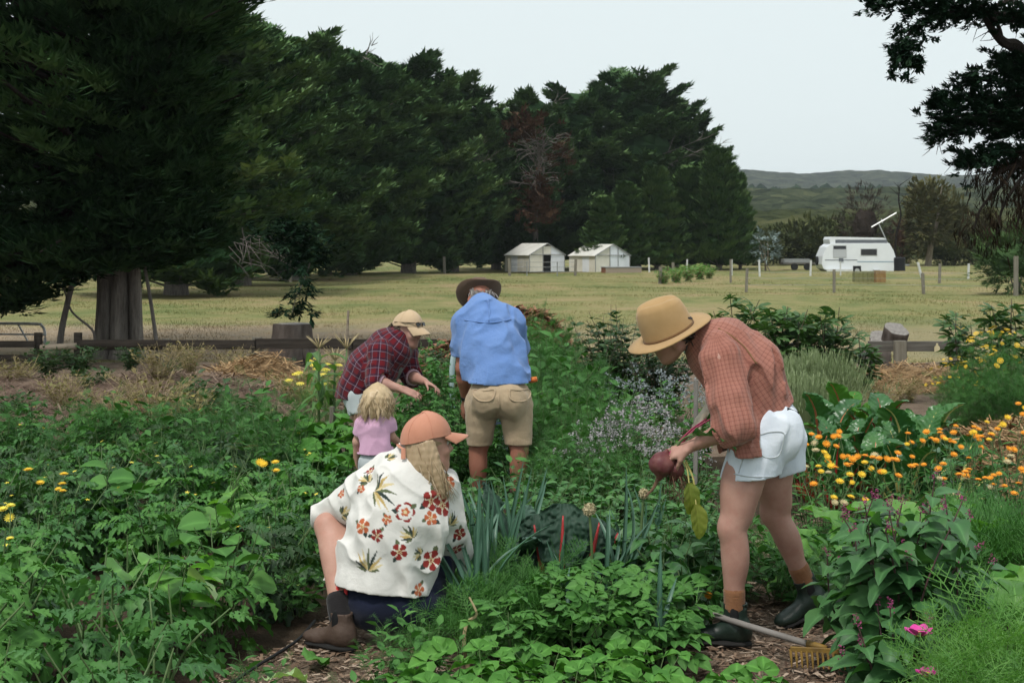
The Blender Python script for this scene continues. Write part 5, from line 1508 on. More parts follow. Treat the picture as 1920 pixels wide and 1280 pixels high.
for k, (px, Y, h, n, mats, lab) in enumerate([
		(1515, 8.5, 0.60, 8, ['orange_petal', 'gold_petal', 'orange_petal', 'cream_petal'], 'seedy marigold clump right behind the white shorts'), (1570, 8.6, 0.58, 12, ['orange_petal', 'orange_petal', 'cream_petal'], 'orange marigold clump in front of the blistered chard'),
		(1620, 8.3, 0.50, 10, ['orange_petal', 'gold_petal', 'orange_petal', 'cream_petal'], 'marigold clump with some cream seed heads'), (1545, 8.1, 0.48, 8, ['cream_petal', 'orange_petal', 'gold_petal'], 'faded marigold clump with cream heads beside the path'),
		(1740, 8.7, 0.58, 13, ['orange_petal', 'orange_petal', 'gold_petal'], 'bright orange marigold clump in the middle right'), (1800, 8.9, 0.60, 13, ['orange_petal'], 'orange marigold clump below the pale straw heap'),
		(1850, 8.8, 0.58, 12, ['orange_petal', 'gold_petal'], 'orange marigold clump second from the right edge'), (1900, 9.2, 0.72, 10, ['orange_petal', 'gold_petal'], 'tall orange marigold clump at the right edge'),
		(1780, 8.1, 0.46, 8, ['orange_petal', 'cream_petal'], 'low orange marigold clump behind the beet leaves'), (1850, 8.0, 0.46, 9, ['orange_petal'], 'low orange marigold clump above the carrot tops'),
		(1910, 8.2, 0.50, 8, ['orange_petal', 'cream_petal'], 'low marigold clump at the right edge above the carrot tops'), (1590, 7.7, 0.36, 5, ['cream_petal', 'gold_petal'], 'short faded marigold clump at the path edge'), (1680, 8.4, 0.5, 6, ['orange_petal'], 'orange marigold clump between the chard and the beet leaves')]):
	put_parts('marigold_plant', lab, 'flower', marigold(RS, h, 0.22, n + 1, mats, 12, 7), 'fine_leaf', 'green_stem', (gx(px, Y), Y, 0.0))
p = marigold(RS, 0.17, 0.08, 1, ['orange_petal'], 3, 4)
put_parts('marigold_plant', 'single small orange marigold by the front boot of the hatted woman', 'flower', p, 'fine_leaf', 'green_stem', (gx(1322, 6.35), 6.35, 0.0))

# ---------------------------------------------------------------- the front beds
# leeks
def leek(px, Y, lab, seed, L, n=5, lean=(0, 0), elev=(1.22, 1.54), group=None):
	rs = np.random.RandomState(seed)
	o = thing('leek_plant', lab, 'leek', (gx(px, Y), Y, 0), 0, group)
	b = MB(); b.tube([(0, 0, 0), (lean[0] * 0.1, 0, 0.06), (lean[0] * 0.2, 0, 0.14)], [0.013, 0.014, 0.012], 8); b.build('stem', 'leek_leaf', o, smooth=True)
	for k in range(n):
		sg = -1 if k % 2 else 1
		a = math.radians(20) * rs.randn() + (0 if sg > 0 else PI)
		el = elev[0] + (elev[1] - elev[0]) * rs.rand()
		d = nrm([math.cos(a) * math.cos(el) + lean[0], math.sin(a) * math.cos(el) + lean[1], math.sin(el)])
		Lk = L * (0.65 + 0.4 * rs.rand())
		link('leaf', leaf_mesh('leek%d' % (1 if rs.rand() < 0.3 else 0), 'leek_leaf'), o, frame_m((lean[0] * 0.15, 0, 0.11 + 0.01 * k), d, up=(0, -1, 0.3), s=Lk, roll=rs.randn() * 0.6, w=0.35 / max(Lk, 0.3)))
	return o
for k, (px, Y, L, lean, lab) in enumerate([
		(905, 6.15, 0.66, (-0.28, 0.0), 'tall leek leaning onto the floral shirt, nearest the camera'), (925, 6.2, 0.62, (-0.2, 0.0), 'leek leaning over the shirt hem'), (890, 6.3, 0.52, (-0.08, 0), 'upright leek right of the floral shirt'),
		(915, 6.55, 0.56, (-0.05, 0), 'upright leek in the front row behind the leaning one'), (935, 6.7, 0.52, (0.0, 0), 'upright leek in the middle of the leek row'), (900, 6.9, 0.50, (-0.02, 0), 'upright leek half hidden by the front row'),
		(960, 6.9, 0.55, (0.1, 0), 'leek tilting towards the red-stemmed chard'), (940, 7.2, 0.55, (0.0, 0), 'leek at the far end of the row'), (975, 7.3, 0.48, (0.12, 0), 'far leek beside the dark crinkled kale'), (920, 7.4, 0.45, (-0.1, 0), 'farthest leek below the knees of the man'),
		(1120, 6.5, 0.50, (0.18, 0), 'leek with long blades right of the round seed head'), (1140, 6.6, 0.60, (0.28, 0), 'long-bladed leek bending away to the right'), (1060, 6.5, 0.32, (-0.1, 0), 'short leek with a withered tip'), (1070, 6.0, 0.34, (0.05, 0), 'thin leek among the potato leaves'),
		(1245, 5.95, 0.36, (-0.12, 0), 'young leek with two thin blades beside the path'), (1175, 7.1, 0.42, (0.0, 0), 'leek behind the broad dark leaves'), (1215, 7.4, 0.45, (0.03, 0), 'leek directly below the beetroot')]):
	leek(px, Y, lab, k + 1, L, 3 if L < 0.4 else 5, lean)
# leek seed heads on bare stalks
for px, py, Y, r, bx, by, lab in ((1105, 955, 6.6, 0.028, 1108, 1090, 'round buff leek seed head on a pale stalk'), (1207, 925, 6.7, 0.022, 1180, 1060, 'small buff leek seed head below the beetroot')):
	o = thing('seed_head', lab, 'seed head', (gx(bx, Y), Y, 0))
	tip = np.array(at(px, py, Y)) - (gx(bx, Y), Y, 0)
	b = MB(); b.tube(bez([(0, 0, 0), tip * 0.55 + (0.01, 0, 0), tip], 5), np.linspace(0.009, 0.006, 11), 7); b.build('stalk', 'green_stem', o, smooth=True)
	b = MB(); v, f = lump(tip, (r, r, r), RS, 14); b.add(v, f)
	for k in range(160):
		d = nrm(RS.randn(3)); v, f, _ = stick(tip + d * r * 0.9, tip + d * r * 1.25, 0.005); b.add(v, f)
	b.build('flower_ball', 'seed_head', o)
# red-stemmed chard and crinkled kale
o = thing('chard_plant', 'dark crinkled chard with bright red stems in the middle of the leeks', 'chard', (gx(1075, 6.75), 6.75, 0)); ofs = np.array([gx(1075, 6.75), 6.75, 0])
for k, (p0, p1, Lf, wd, tw) in enumerate([((1050, 1060), (1056, 958), 0.30, 1.5, 0.1), ((1085, 1062), (1128, 962), 0.27, 1.3, -0.25), ((1030, 1062), (1000, 975), 0.26, 1.2, 0.4), ((1095, 1062), (1165, 985), 0.24, 1.2, -0.5), ((1065, 1050), (1085, 945), 0.24, 1.2, 0.0)]):
	Yk = 6.66 + 0.05 * k
	a, e = np.array(at(*p0, Yk)) - ofs, np.array(at(*p1, Yk + 0.02)) - ofs
	a[2] = 0.03
	d = nrm(e - a)
	base = a + d * np.linalg.norm(e - a) * 0.42
	link('leaf', leaf_mesh('savoy%d' % (k % 2), 'chard_dark'), o, frame_m(base, d + np.array([0, 0.1, 0]), up=(0, -1, 0.35), roll=tw, s=Lf * 1.05))
	b = MB(); c_ = base + d * Lf * 0.85 + np.array([0, -0.004, 0]); b.tube(bez([a, base + (0, -0.012, 0), (base + c_) / 2 + (0, -0.016, 0), c_], 4), np.interp(np.linspace(0, 1, 13), [0, 0.5, 1], [0.018, 0.013, 0.004]), 7); b.build('stalk', 'red_stem', o, smooth=True)
chard(985, 6.95, 880, 'blistered blue-green kale between the leeks and the red-stemmed chard', 22, ['kale_leaf'], 'kale_leaf', 10, ('kale0', 'kale1'), 1.0, (0.7, 1.4), 'kale_plant', 0.50)
chard(1165, 6.85, 935, 'low crinkled kale right of the red-stemmed chard', 23, ['kale_leaf'], 'kale_leaf', 8, ('kale0', 'kale1'), 1.0, (0.4, 1.1), 'kale_plant', 0.42)
# carrots: feathery
CAR = [plant_meshes(rosette(RS, ['frond0', 'frond1'], 22, (0.16, 0.26), (0.5, 1.45), 0.18, 0.002, 0.03, 0.5), 'fine_leaf', 'green_stem', RS) for _ in range(3)]
for px, Y, s in ((845, 6.25, 0.8), (885, 5.95, 0.85), (930, 6.05, 0.95), (975, 6.2, 0.95), (1015, 6.35, 1.0), (860, 6.6, 0.8), (960, 6.5, 0.9), (915, 6.35, 1.0)):
	put('carrot_plant', 'feathery carrot top in the bed between the leeks and the path', 'plant', CAR[RS.randint(3)], (gx(px, Y), Y, 0.01), RS.rand() * 6, s, 'carrot tops among the leeks')
# potato and pepper plants
for k, (px, Y, h) in enumerate([(1010, 6.05, 0.30), (1060, 6.2, 0.34), (1115, 6.1, 0.34), (1165, 6.25, 0.32), (1080, 5.85, 0.26), (1150, 5.85, 0.26), (1210, 6.05, 0.30), (1265, 6.15, 0.28), (960, 5.8, 0.24), (1025, 6.3, 0.26), (1235, 5.85, 0.24)]):
	p = bushy(RS, ['potato0', 'potato1'], h, 0.20, 5, 5, (0.15, 0.23), (-0.1, 0.7), 0.3, 0.005, 0.2)
	put_parts('potato_plant', 'bright potato plant in front of the leeks, behind the strawberries', 'plant', p, 'potato_leaf', 'green_stem', (gx(px, Y), Y, 0.01), k, 1.0, 'potato plants in the front bed')
for k, (px, Y, h) in enumerate([(1195, 6.65, 0.40), (1250, 6.6, 0.46), (1300, 6.75, 0.44), (1225, 6.95, 0.44), (1285, 6.4, 0.36), (1150, 6.8, 0.38), (1330, 7.0, 0.40)]):
	p = bushy(RS, ['ovate0', 'ovate1'], h, 0.22, 7, 6, (0.12, 0.19), (-0.7, 0.5), 0.2, 0.005, 0.2)
	put_parts('pepper_plant', 'dark broad-leaved pepper plant below the beetroot', 'plant', p, 'pepper_leaf', 'green_stem', (gx(px, Y), Y, 0.01), k, 1.0, 'pepper plants below the beetroot')
# strawberries along the front edge
n = 0
for Y, off in ((5.35, 0), (5.15, 45), (4.95, 10), (5.52, 30)):
	for px in range(770 + off, 1440, 78):
		if Y > 5.5 and not 880 < px < 1250 or Y > 5.2 and px > 1270:
			continue
		p = rosette(RS, ['strawberry0', 'strawberry1', 'strawberry2'], 9, (0.085, 0.125), (0.35, 1.35), 0.16, 0.0022, 0.03, 0.75)
		put_parts('strawberry_plant', 'bright strawberry plant in the row along the front edge', 'plant', p, 'strawberry_leaf', 'green_stem', (gx(px + RS.randn() * 12, Y), Y + RS.randn() * 0.04, 0.02), RS.rand() * 6, 1.0, 'strawberry plants along the front')
		n += 1
# weeds on the path edges behind the hatted woman and by the crouching woman
LOW = [plant_meshes(bushy(RS, ['thread0', 'small0'], 0.26, 0.22, 10, 9, (0.05, 0.10), (-0.1, 0.9), 0.1, 0.002, 0.2), 'fine_leaf', 'green_stem', RS) for _ in range(2)]
for px, Y, s in ((1440, 7.3, 1.2), (1480, 7.2, 1.2), (1520, 7.0, 1.25), (1455, 6.9, 1.1), (1500, 6.75, 1.0), (1420, 7.6, 1.1), (1570, 6.6, 1.2), (1600, 7.0, 1.2), (1400, 6.9, 0.9), (760, 5.72, 0.9), (720, 5.45, 0.8), (800, 5.6, 0.9), (470, 5.2, 0.9), (640, 4.9, 0.8), (1345, 7.4, 1.1), (1340, 6.6, 0.9), (560, 6.6, 1.0), (870, 6.9, 1.1), (860, 7.25, 1.2)):
	put('weed_clump', 'small ferny weed at the edge of the mulch paths', 'weed', LOW[RS.randint(2)], (gx(px, Y), Y, 0.03), RS.rand() * 6, s, 'small weeds along the paths')

# ---------------------------------------------------------------- the right foreground: tree spinach, beet leaves, cosmos
def spreen(px, Y, H, w, lab, seed, n=9, per=9):
	rs = np.random.RandomState(seed); per += 8
	p = bushy(rs, ['spreen0', 'spreen1'], H, w, n, per, (0.12, 0.20), (-0.6, 0.45), 0.10, 0.006, 0.30, roll=0.3, erect=0.55)
	for c, _ in p.stems:
		for q in range(3):
			p.flowers.append(('fl_cluster', frame_m(c[-1] + np.array([rs.randn() * 0.008, rs.randn() * 0.008, 0.005 + 0.013 * q]), rs.randn(3), s=0.032 - 0.005 * q), 'magenta_tip'))
	put_parts('tree_spinach', lab, 'plant', p, 'spreen_leaf', 'purple_stem', (gx(px, Y), Y, 0), seed, flower_name='growing_tip')
spreen(1695, 5.5, 0.86, 0.32, 'tall tree spinach with magenta tips in the right foreground', 1, 15, 11)
spreen(1630, 5.75, 0.74, 0.22, 'tree spinach with magenta tips nearest the rear boot', 2, 10, 10)
spreen(1770, 5.8, 0.78, 0.24, 'tree spinach with magenta tips beside the cosmos', 3, 10, 10)
spreen(1660, 5.2, 0.42, 0.20, 'short dark tree spinach over the head of the rake', 4, 8, 8)
for k, (px, Y, h, m, lab) in enumerate([(1620, 7.3, 0.52, 'lettuce_leaf', 'light green beet leaves beside the cream marigolds'), (1680, 7.4, 0.54, 'lettuce_leaf', 'light green beet leaves behind the tree spinach'), (1745, 7.2, 0.54, 'lettuce_leaf', 'bright green beet leaves behind the magenta tips'),
										(1790, 7.3, 0.5, 'strawberry_leaf', 'bright green beet leaves beside the carrot tops'), (1575, 7.1, 0.40, 'lettuce_leaf', 'light green beet leaves closest to the path'), (1650, 6.8, 0.44, 'spreen_leaf', 'darker beet leaves under the magenta tips'),
										(1860, 6.0, 0.46, 'lettuce_leaf', 'pale lettuce at the right edge'), (1905, 5.8, 0.46, 'lettuce_leaf', 'pale lettuce cut by the right edge'), (1870, 5.5, 0.34, 'lettuce_leaf', 'low pale lettuce in front of the others'), (1830, 6.3, 0.42, 'strawberry_leaf', 'green lettuce between the tree spinach and the carrots'),
										(1715, 4.9, 0.26, 'lettuce_leaf', 'crinkled pale lettuce under the pink cosmos')]):
	p = rosette(RS, ['broad0', 'broad1'], 13, (h * 0.42, h * 0.62), (0.3, 1.4), h * 0.55, 0.006, 0.03, 0.4)
	put_parts('leafy_beet' if k < 6 else 'lettuce_plant', lab, 'plant', p, m, 'green_stem', (gx(px, Y), Y, 0), k)
for k, (px, Y, s, lab) in enumerate([(1830, 7.0, 1.35, 'dense carrot top behind the lettuce'), (1880, 6.9, 1.45, 'dense carrot top near the right edge'), (1915, 7.1, 1.4, 'dense carrot top cut by the right edge'), (1855, 7.4, 1.3, 'dense carrot top under the orange marigolds')]):
	put('carrot_plant', lab, 'plant', CAR[k % 3], (gx(px, Y), Y, 0), k, s)
COS = [plant_meshes(bushy(RS, ['cosmos0', 'cosmos1'], 0.5, 0.25, 12, 9, (0.16, 0.30), (0.1, 1.2), 0.02, 0.003, 0.1, erect=0.7), 'frond', 'green_stem', RS) for _ in range(2)]
for k, (px, Y, s, lab) in enumerate([(1790, 4.8, 0.82, 'feathery cosmos without flowers beside the pink one'), (1855, 4.85, 0.95, 'feathery cosmos, tallest at the lower right'), (1920, 4.9, 0.95, 'feathery cosmos at the lower right corner'), (1830, 4.55, 0.8, 'feathery cosmos at the bottom edge'), (1760, 4.5, 0.62, 'low feathery cosmos at the bottom edge under the pink flower'), (1900, 4.5, 0.85, 'feathery cosmos nearest the camera at the right')]):
	put('cosmos_plant', lab, 'plant', COS[k % 2], (gx(px, Y), Y, 0), k, s)
for px, py, Y, s, tilt, lab in ((1722, 1192, 4.9, 0.115, -0.5, 'magenta cosmos flower in front of the tree spinach'), (1738, 1268, 4.7, 0.09, -0.2, 'magenta cosmos flower at the bottom edge')):
	o = thing('cosmos_flower', lab, 'flower', (gx(px + 14, Y), Y, 0))
	tip = np.array(at(px, py, Y)) - (gx(px + 14, Y), Y, 0)
	b = MB(); b.tube(bez([(0, 0, 0), tip * 0.6 + (0.02, 0, 0), tip - (0, 0, 0.004)], 5), np.linspace(0.003, 0.0022, 11), 5); b.build('stem', 'green_stem', o)
	pet = blade(0.5, 0.34, 4, lambda t: np.interp(t, [0, 0.5, 0.85, 1], [0.3, 0.85, 1, 0.8]), 0.1, -0.5)
	for k in range(8):
		a = k * PI / 4
		b = MB(); b.add(xf(pet[0], frame_m(tip, [math.cos(a), math.sin(a), 0.28 + 0.15 * math.sin(a * 2)], s=s)), pet[1]); b.build('petal', 'magenta_petal', o, smooth=True)
	b = MB(); v, f = lump(tip + (0, 0, 0.008), (0.011, 0.011, 0.009), RS, 10); b.add(v, f); b.build('flower_centre', 'gold_petal', o)

# torn cabbage leaves and stalks dropped on the path
for k, (px, Y, s, m, lab) in enumerate([(500, 5.45, 0.20, 'pale_leaf', 'torn pale cabbage leaf on the path, nearest the tomato bed'), (545, 5.25, 0.17, 'pale_leaf', 'torn pale cabbage leaf lying in front of the brown boot'), (600, 5.12, 0.15, 'pale_leaf', 'pale leaf scrap beside the torn cabbage leaves'),
										(655, 5.3, 0.14, 'pale_leaf', 'pale curled leaf scrap in the middle of the path'), (845, 5.05, 0.10, 'pale_leaf', 'small pale leaf scrap at the strawberry edge'), (575, 5.72, 0.17, 'potato_leaf', 'dark green broad leaf in front of the brown boot')]):
	o = thing('fallen_leaf', lab, 'leaf', (gx(px, Y), Y, 0.085), k * 1.3)
	b = MB(); v, f, ve = LEAF['broad%d' % (k % 2)]; b.add(xf(v * s, frame_m((0, 0, 0), [0.5, 0.6, 0.05], roll=0.3 * (-1) ** k)), f, 0.5, ve); b.build('leaf_blade', m, o, smooth=True)
o = thing('withered_stalk', 'withered yellow leek stalk bent over beside the leeks', 'stalk', (gx(880, 5.75), 5.75, 0.02))
b = MB(); b.tube(bez([(0, 0, 0), (-0.02, 0, 0.12), (-0.01, 0.02, 0.2), (0.03, 0, 0.24), (0.0, 0, 0.31)], 4), np.linspace(0.010, 0.004, 17), 5, flat=0.4); b.build('stem', 'dry_stem', o)
# ================================================================ people: one smooth surface grown from a skeleton of tapered bones
class Sdf:
	def __init__(s, lo, hi, h):
		s.h = h
		s.lo = np.array(lo, float)
		s.n = np.ceil((np.array(hi) - s.lo) / h).astype(int) + 1
		s.ax = [(s.lo[i] + h * np.arange(s.n[i])).astype(np.float32) for i in range(3)]
		s.D = np.full(s.n, 0.3, np.float32)
	def block(s, lo, hi):
		a = np.clip(np.floor((np.array(lo) - s.lo) / s.h).astype(int), 0, s.n - 1)
		b = np.clip(np.ceil((np.array(hi) - s.lo) / s.h).astype(int) + 1, 1, s.n)
		sl = tuple(slice(x, y) for x, y in zip(a, b))
		X = s.ax[0][sl[0]][:, None, None]; Y = s.ax[1][sl[1]][None, :, None]; Z = s.ax[2][sl[2]][None, None, :]
		return sl, X, Y, Z
	def _put(s, sl, d, k, sub=False):
		a = s.D[sl]
		if sub:
			d = -d
			if k > 0:
				hh = np.maximum(k - np.abs(a - d), 0) / k
				s.D[sl] = np.maximum(a, d) + hh * hh * k * 0.25
			else:
				s.D[sl] = np.maximum(a, d)
		elif k > 0:
			hh = np.maximum(k - np.abs(a - d), 0) / k
			s.D[sl] = np.minimum(a, d) - hh * hh * k * 0.25
		else:
			s.D[sl] = np.minimum(a, d)
	def cone(s, a, b, ra, rb, k=0.03, flat=None, sub=False):
		"""tapered bone; flat = (axis, factor) thins it along that axis"""
		a, b = np.array(list(a), float), np.array(list(b), float)
		m = max(ra, rb) * 1.6 + k + 3 * s.h
		sl, X, Y, Z = s.block(np.minimum(a, b) - m, np.maximum(a, b) + m)
		v = b - a
		L2 = max(float(v @ v), 1e-9)
		x, y, z = X - a[0], Y - a[1], Z - a[2]
		t = np.clip((x * v[0] + y * v[1] + z * v[2]) / L2, 0, 1)
		x = x - t * v[0]; y = y - t * v[1]; z = z - t * v[2]
		if flat is not None:
			n = nrm(flat[0]); q = (x * n[0] + y * n[1] + z * n[2]) * (1 / flat[1] - 1)
			x = x + q * n[0]; y = y + q * n[1]; z = z + q * n[2]
		d = np.sqrt(x * x + y * y + z * z) - (ra + (rb - ra) * t)
		if flat is not None and flat[1] < 1:
			d = d * (0.5 + 0.5 * flat[1])
		s._put(sl, d, k, sub)
	def ell(s, c, r, axes=None, k=0.03, sub=False):
		c = np.array(list(c), float); r = np.array(r, float)
		A = np.eye(3) if axes is None else np.array([nrm(a) for a in axes])
		m = r.max() + k + 3 * s.h
		sl, X, Y, Z = s.block(c - m, c + m)
		x, y, z = X - c[0], Y - c[1], Z - c[2]
		q = [(x * A[i][0] + y * A[i][1] + z * A[i][2]) / r[i] for i in range(3)]
		k0 = np.sqrt(q[0] ** 2 + q[1] ** 2 + q[2] ** 2) + 1e-6
		k1 = np.sqrt((q[0] / r[0]) ** 2 + (q[1] / r[1]) ** 2 + (q[2] / r[2]) ** 2) + 1e-6
		s._put(sl, k0 * (k0 - 1) / k1, k, sub)
	def chain(s, pts, rads, k=0.03, flat=None):
		for i in range(len(pts) - 1):
			s.cone(pts[i], pts[i + 1], rads[i], rads[i + 1], k, flat)
	def hem(s, p, n, c=None, rad=None, depth=0.04, th=0.012):
		"""cut with a plane (inside a box round c) and hollow the opening so that it reads as cloth"""
		p, n = np.array(list(p), float), nrm(n)
		if c is None:
			sl, X, Y, Z = s.block(s.lo - 1, s.lo + s.n * s.h + 1)
		else:
			c = np.array(list(c), float)
			sl, X, Y, Z = s.block(c - rad, c + rad)
		side = (X - p[0]) * n[0] + (Y - p[1]) * n[1] + (Z - p[2]) * n[2]
		d0 = s.D[sl]
		s.D[sl] = np.maximum(np.maximum(d0, side), -np.maximum(d0 + th, -(side + depth)))
	def warp(s, fn):
		"""add relief where the surface is near"""
		i = np.argwhere(np.abs(s.D) < 0.045)
		P = s.lo + i * s.h
		s.D[i[:, 0], i[:, 1], i[:, 2]] += fn(P).astype(np.float32)
	def mesh(s):
		D = s.D
		ins = D < 0
		c8 = [(i, j, k) for i in (0, 1) for j in (0, 1) for k in (0, 1)]
		sh = tuple(s.n - 1)
		cnt = np.zeros(sh, np.uint8)
		for o in c8:
			cnt += ins[o[0]:o[0] + sh[0], o[1]:o[1] + sh[1], o[2]:o[2] + sh[2]]
		act = np.argwhere((cnt > 0) & (cnt < 8))
		idx = np.full(sh, -1, np.int64)
		idx[act[:, 0], act[:, 1], act[:, 2]] = np.arange(len(act))
		val = {o: D[act[:, 0] + o[0], act[:, 1] + o[1], act[:, 2] + o[2]].astype(float) for o in c8}
		acc = np.zeros((len(act), 3)); num = np.zeros(len(act))
		for o in c8:
			for ax in range(3):
				if o[ax] == 0:
					o2 = list(o); o2[ax] = 1; o2 = tuple(o2)
					a, b = val[o], val[o2]
					m = (a < 0) != (b < 0)
					t = np.where(m, a / np.where(m, a - b, 1), 0)
					p = np.array(o, float)[None, :].repeat(len(act), 0); p[:, ax] = t
					acc += p * m[:, None]; num += m
		V = s.lo + (act + acc / num[:, None]) * s.h
		Fs = []
		for ax in range(3):
			b, c = (ax + 1) % 3, (ax + 2) % 3
			sa = [slice(None)] * 3; sb = [slice(None)] * 3
			sa[ax] = slice(0, -1); sb[ax] = slice(1, None)
			A, B = ins[tuple(sa)], ins[tuple(sb)]
			e = np.argwhere(A != B)
			ok = (e[:, b] > 0) & (e[:, c] > 0) & (e[:, b] < s.n[b] - 1) & (e[:, c] < s.n[c] - 1)
			e = e[ok]
			fl = A[e[:, 0], e[:, 1], e[:, 2]]
			q = []
			for db, dc in ((1, 1), (0, 1), (0, 0), (1, 0)):
				g = e.copy(); g[:, b] -= db; g[:, c] -= dc
				q.append(idx[g[:, 0], g[:, 1], g[:, 2]])
			q = np.stack(q, -1)
			q[~fl] = q[~fl][:, ::-1]
			Fs.append(q[(q >= 0).all(1)])
		return V, np.concatenate(Fs)

def relax(V, Fq, it=1, lam=0.5):
	for _ in range(it):
		S = np.zeros_like(V); N = np.zeros(len(V))
		for a, b in ((0, 1), (1, 2), (2, 3), (3, 0)):
			np.add.at(S, Fq[:, a], V[Fq[:, b]]); np.add.at(N, Fq[:, a], 1)
			np.add.at(S, Fq[:, b], V[Fq[:, a]]); np.add.at(N, Fq[:, b], 1)
		V = V + lam * (S / np.maximum(N, 1)[:, None] - V)
	return V

def skin_obj(name, sd, mat, parent=None, bones=None, cols=None, it=3, **tags):
	V, Fq = sd.mesh()
	V = relax(V, Fq, it)
	b = MB(); b.add(V, Fq)
	me = b.mesh(name, mat, True)
	if bones:
		best = np.full(len(V), 9.0); pat = np.zeros((len(V), 3))
		for i, (a, c, r, ref) in enumerate(bones):
			a, c = np.array(list(a), float), np.array(list(c), float)
			v = c - a; L = np.linalg.norm(v); w = v / L
			t = np.clip((V - a) @ w, -0.05, L + 0.05)
			rel = V - a - np.clip(t, 0, L)[:, None] * w
			d = np.linalg.norm(rel, axis=1) - r
			u = nrm(np.cross(w, ref)); q = np.cross(w, u)
			th = np.arctan2(rel @ u, rel @ q)
			m = d < best
			best[m] = d[m]
			pat[m] = np.stack([th * r, (V - a) @ w, np.full(len(V), i * 0.37)], -1)[m]
		at_ = me.attributes.new('pat', 'FLOAT_VECTOR', 'POINT')
		at_.data.foreach_set('vector', pat.astype(np.float32).ravel())
	if cols is not None:
		nr = np.zeros_like(V)
		fn = np.cross(V[Fq[:, 2]] - V[Fq[:, 0]], V[Fq[:, 3]] - V[Fq[:, 1]])
		for k in range(4):
			np.add.at(nr, Fq[:, k], fn)
		nr /= np.linalg.norm(nr, axis=1)[:, None] + 1e-12
		C = cols(V, nr)
		ca = me.attributes.new('print', 'FLOAT_COLOR', 'POINT')
		ca.data.foreach_set('color', np.concatenate([C, np.ones((len(C), 1))], 1).astype(np.float32).ravel())
	return link(name, me, parent, **tags)

def folds(axis, amp=0.006, across=14.0, along=4.0, seed=1):
	"""cloth creases that run along an axis"""
	w = nrm(axis); u = nrm(np.cross(w, [0.3, 0.9, 0.2])); q = np.cross(w, u)
	def fn(P):
		Q = np.stack([P @ u * across, P @ q * across, P @ w * along], -1)
		n1 = vnoise3(Q + 0.35 * vnoise3(P, seed + 7, 9.0)[:, None], seed, 1.0)
		n2 = vnoise3(Q * 2.1, seed + 1, 1.0)
		return amp * ((1 - np.abs(n1)) ** 2 * -1.1 + 0.5 + 0.35 * n2)
	return fn

# --- cloth and skin materials
def cloth_bump(t, s1=0.25):
	p = t.coord()
	weave = t.noise(900, 1, p)
	crease = t.noise(9, 6, p, 0.55, distort=0.25)
	return t.bump(t.math('ADD', t.math('MULTIPLY', weave, 0.05), crease), min(1.0, s1 * 1.5), 0.02)
def cloth(name, c, c2=None, rough=0.9, b=0.3):
	t = NT(name); p = t.coord()
	col = t.mix(t.maprange(t.noise(7, 5, p, 0.65), 0.3, 0.7), c, c2 or tuple(x * 0.8 for x in c))
	t.done(col, rough, 0.15, cloth_bump(t, b), **{'Sheen Weight': 0.15}); MATS[name] = t.m
def grid_cloth(name, base, rules, base2=None, wob=0.004):
	"""woven checks from the cloth's own thread directions: rules = (axis, period, width, offset, colour, strength)"""
	t = NT(name); pa = t.attr('pat', 'Vector')
	wv = t.n('ShaderNodeVectorMath', {0: t.noise(18, 2, t.coord(), which='Color'), 3: wob}, operation='SCALE').outputs[0]
	pa = t.n('ShaderNodeVectorMath', {0: pa, 1: wv}, operation='ADD').outputs[0]
	sep = t.n('ShaderNodeSeparateXYZ', {0: pa})
	c = t.mix(t.maprange(t.noise(9, 4, t.coord()), 0.3, 0.7), base, base2 or tuple(x * 0.8 for x in base))
	for ax, per, wd, off, col, st in rules:
		f = t.math('FRACT', t.math('ADD', t.math('DIVIDE', sep.outputs[ax], per), off + 10))
		m = t.math('LESS_THAN', f, wd / per)
		c = t.mix(t.math('MULTIPLY', m, st), c, col)
	t.done(c, 0.92, 0.12, cloth_bump(t, 0.3), **{'Sheen Weight': 0.15}); MATS[name] = t.m
def skin_mat(name, c, c2):
	t = NT(name); p = t.coord()
	col = t.mix(t.maprange(t.noise(11, 4, p, 0.6), 0.3, 0.7), c, c2)
	col = t.mix(t.math('MULTIPLY', t.maprange(t.noise(160, 2, p), 0.5, 0.75), 0.15), col, tuple(x * 0.6 for x in c))
	col = t.mix(t.math('MULTIPLY', t.maprange(t.noise(28, 5, p, 0.7), 0.50, 0.72), 0.35), col, (c[0] * 0.88, c[1] * 0.62, c[2] * 0.58))
	t.done(col, 0.55, 0.35, t.bump(t.noise(260, 3, p), 0.12, 0.003)); MATS[name] = t.m
skin_mat('skin_fair', (0.50, 0.29, 0.225), (0.42, 0.22, 0.165))
skin_mat('skin_warm', (0.46, 0.265, 0.21), (0.36, 0.185, 0.145))
skin_mat('skin_ruddy', (0.36, 0.155, 0.105), (0.28, 0.115, 0.075))
skin_mat('skin_child', (0.55, 0.33, 0.25), (0.48, 0.27, 0.20))
grid_cloth('rust_check', (0.275, 0.110, 0.082), [(0, 0.019, 0.003, 0, (0.12, 0.04, 0.032), 0.42), (1, 0.019, 0.003, 0, (0.12, 0.04, 0.032), 0.42), (0, 0.019, 0.002, 0.4, (0.45, 0.24, 0.19), 0.3)], (0.34, 0.150, 0.115))
grid_cloth('red_plaid', (0.135, 0.010, 0.016), [(0, 0.060, 0.024, 0, (0.018, 0.012, 0.028), 0.62), (1, 0.060, 0.024, 0, (0.018, 0.012, 0.028), 0.62), (0, 0.060, 0.004, 0.72, (0.36, 0.28, 0.35), 0.42), (1, 0.060, 0.004, 0.72, (0.36, 0.28, 0.35), 0.42)], (0.10, 0.008, 0.013))
cloth('white_denim', (0.70, 0.74, 0.80), (0.60, 0.66, 0.75))
cloth('navy_denim', (0.006, 0.009, 0.022), (0.011, 0.015, 0.036))
cloth('blue_linen', (0.115, 0.215, 0.47), (0.15, 0.255, 0.52), b=0.5)
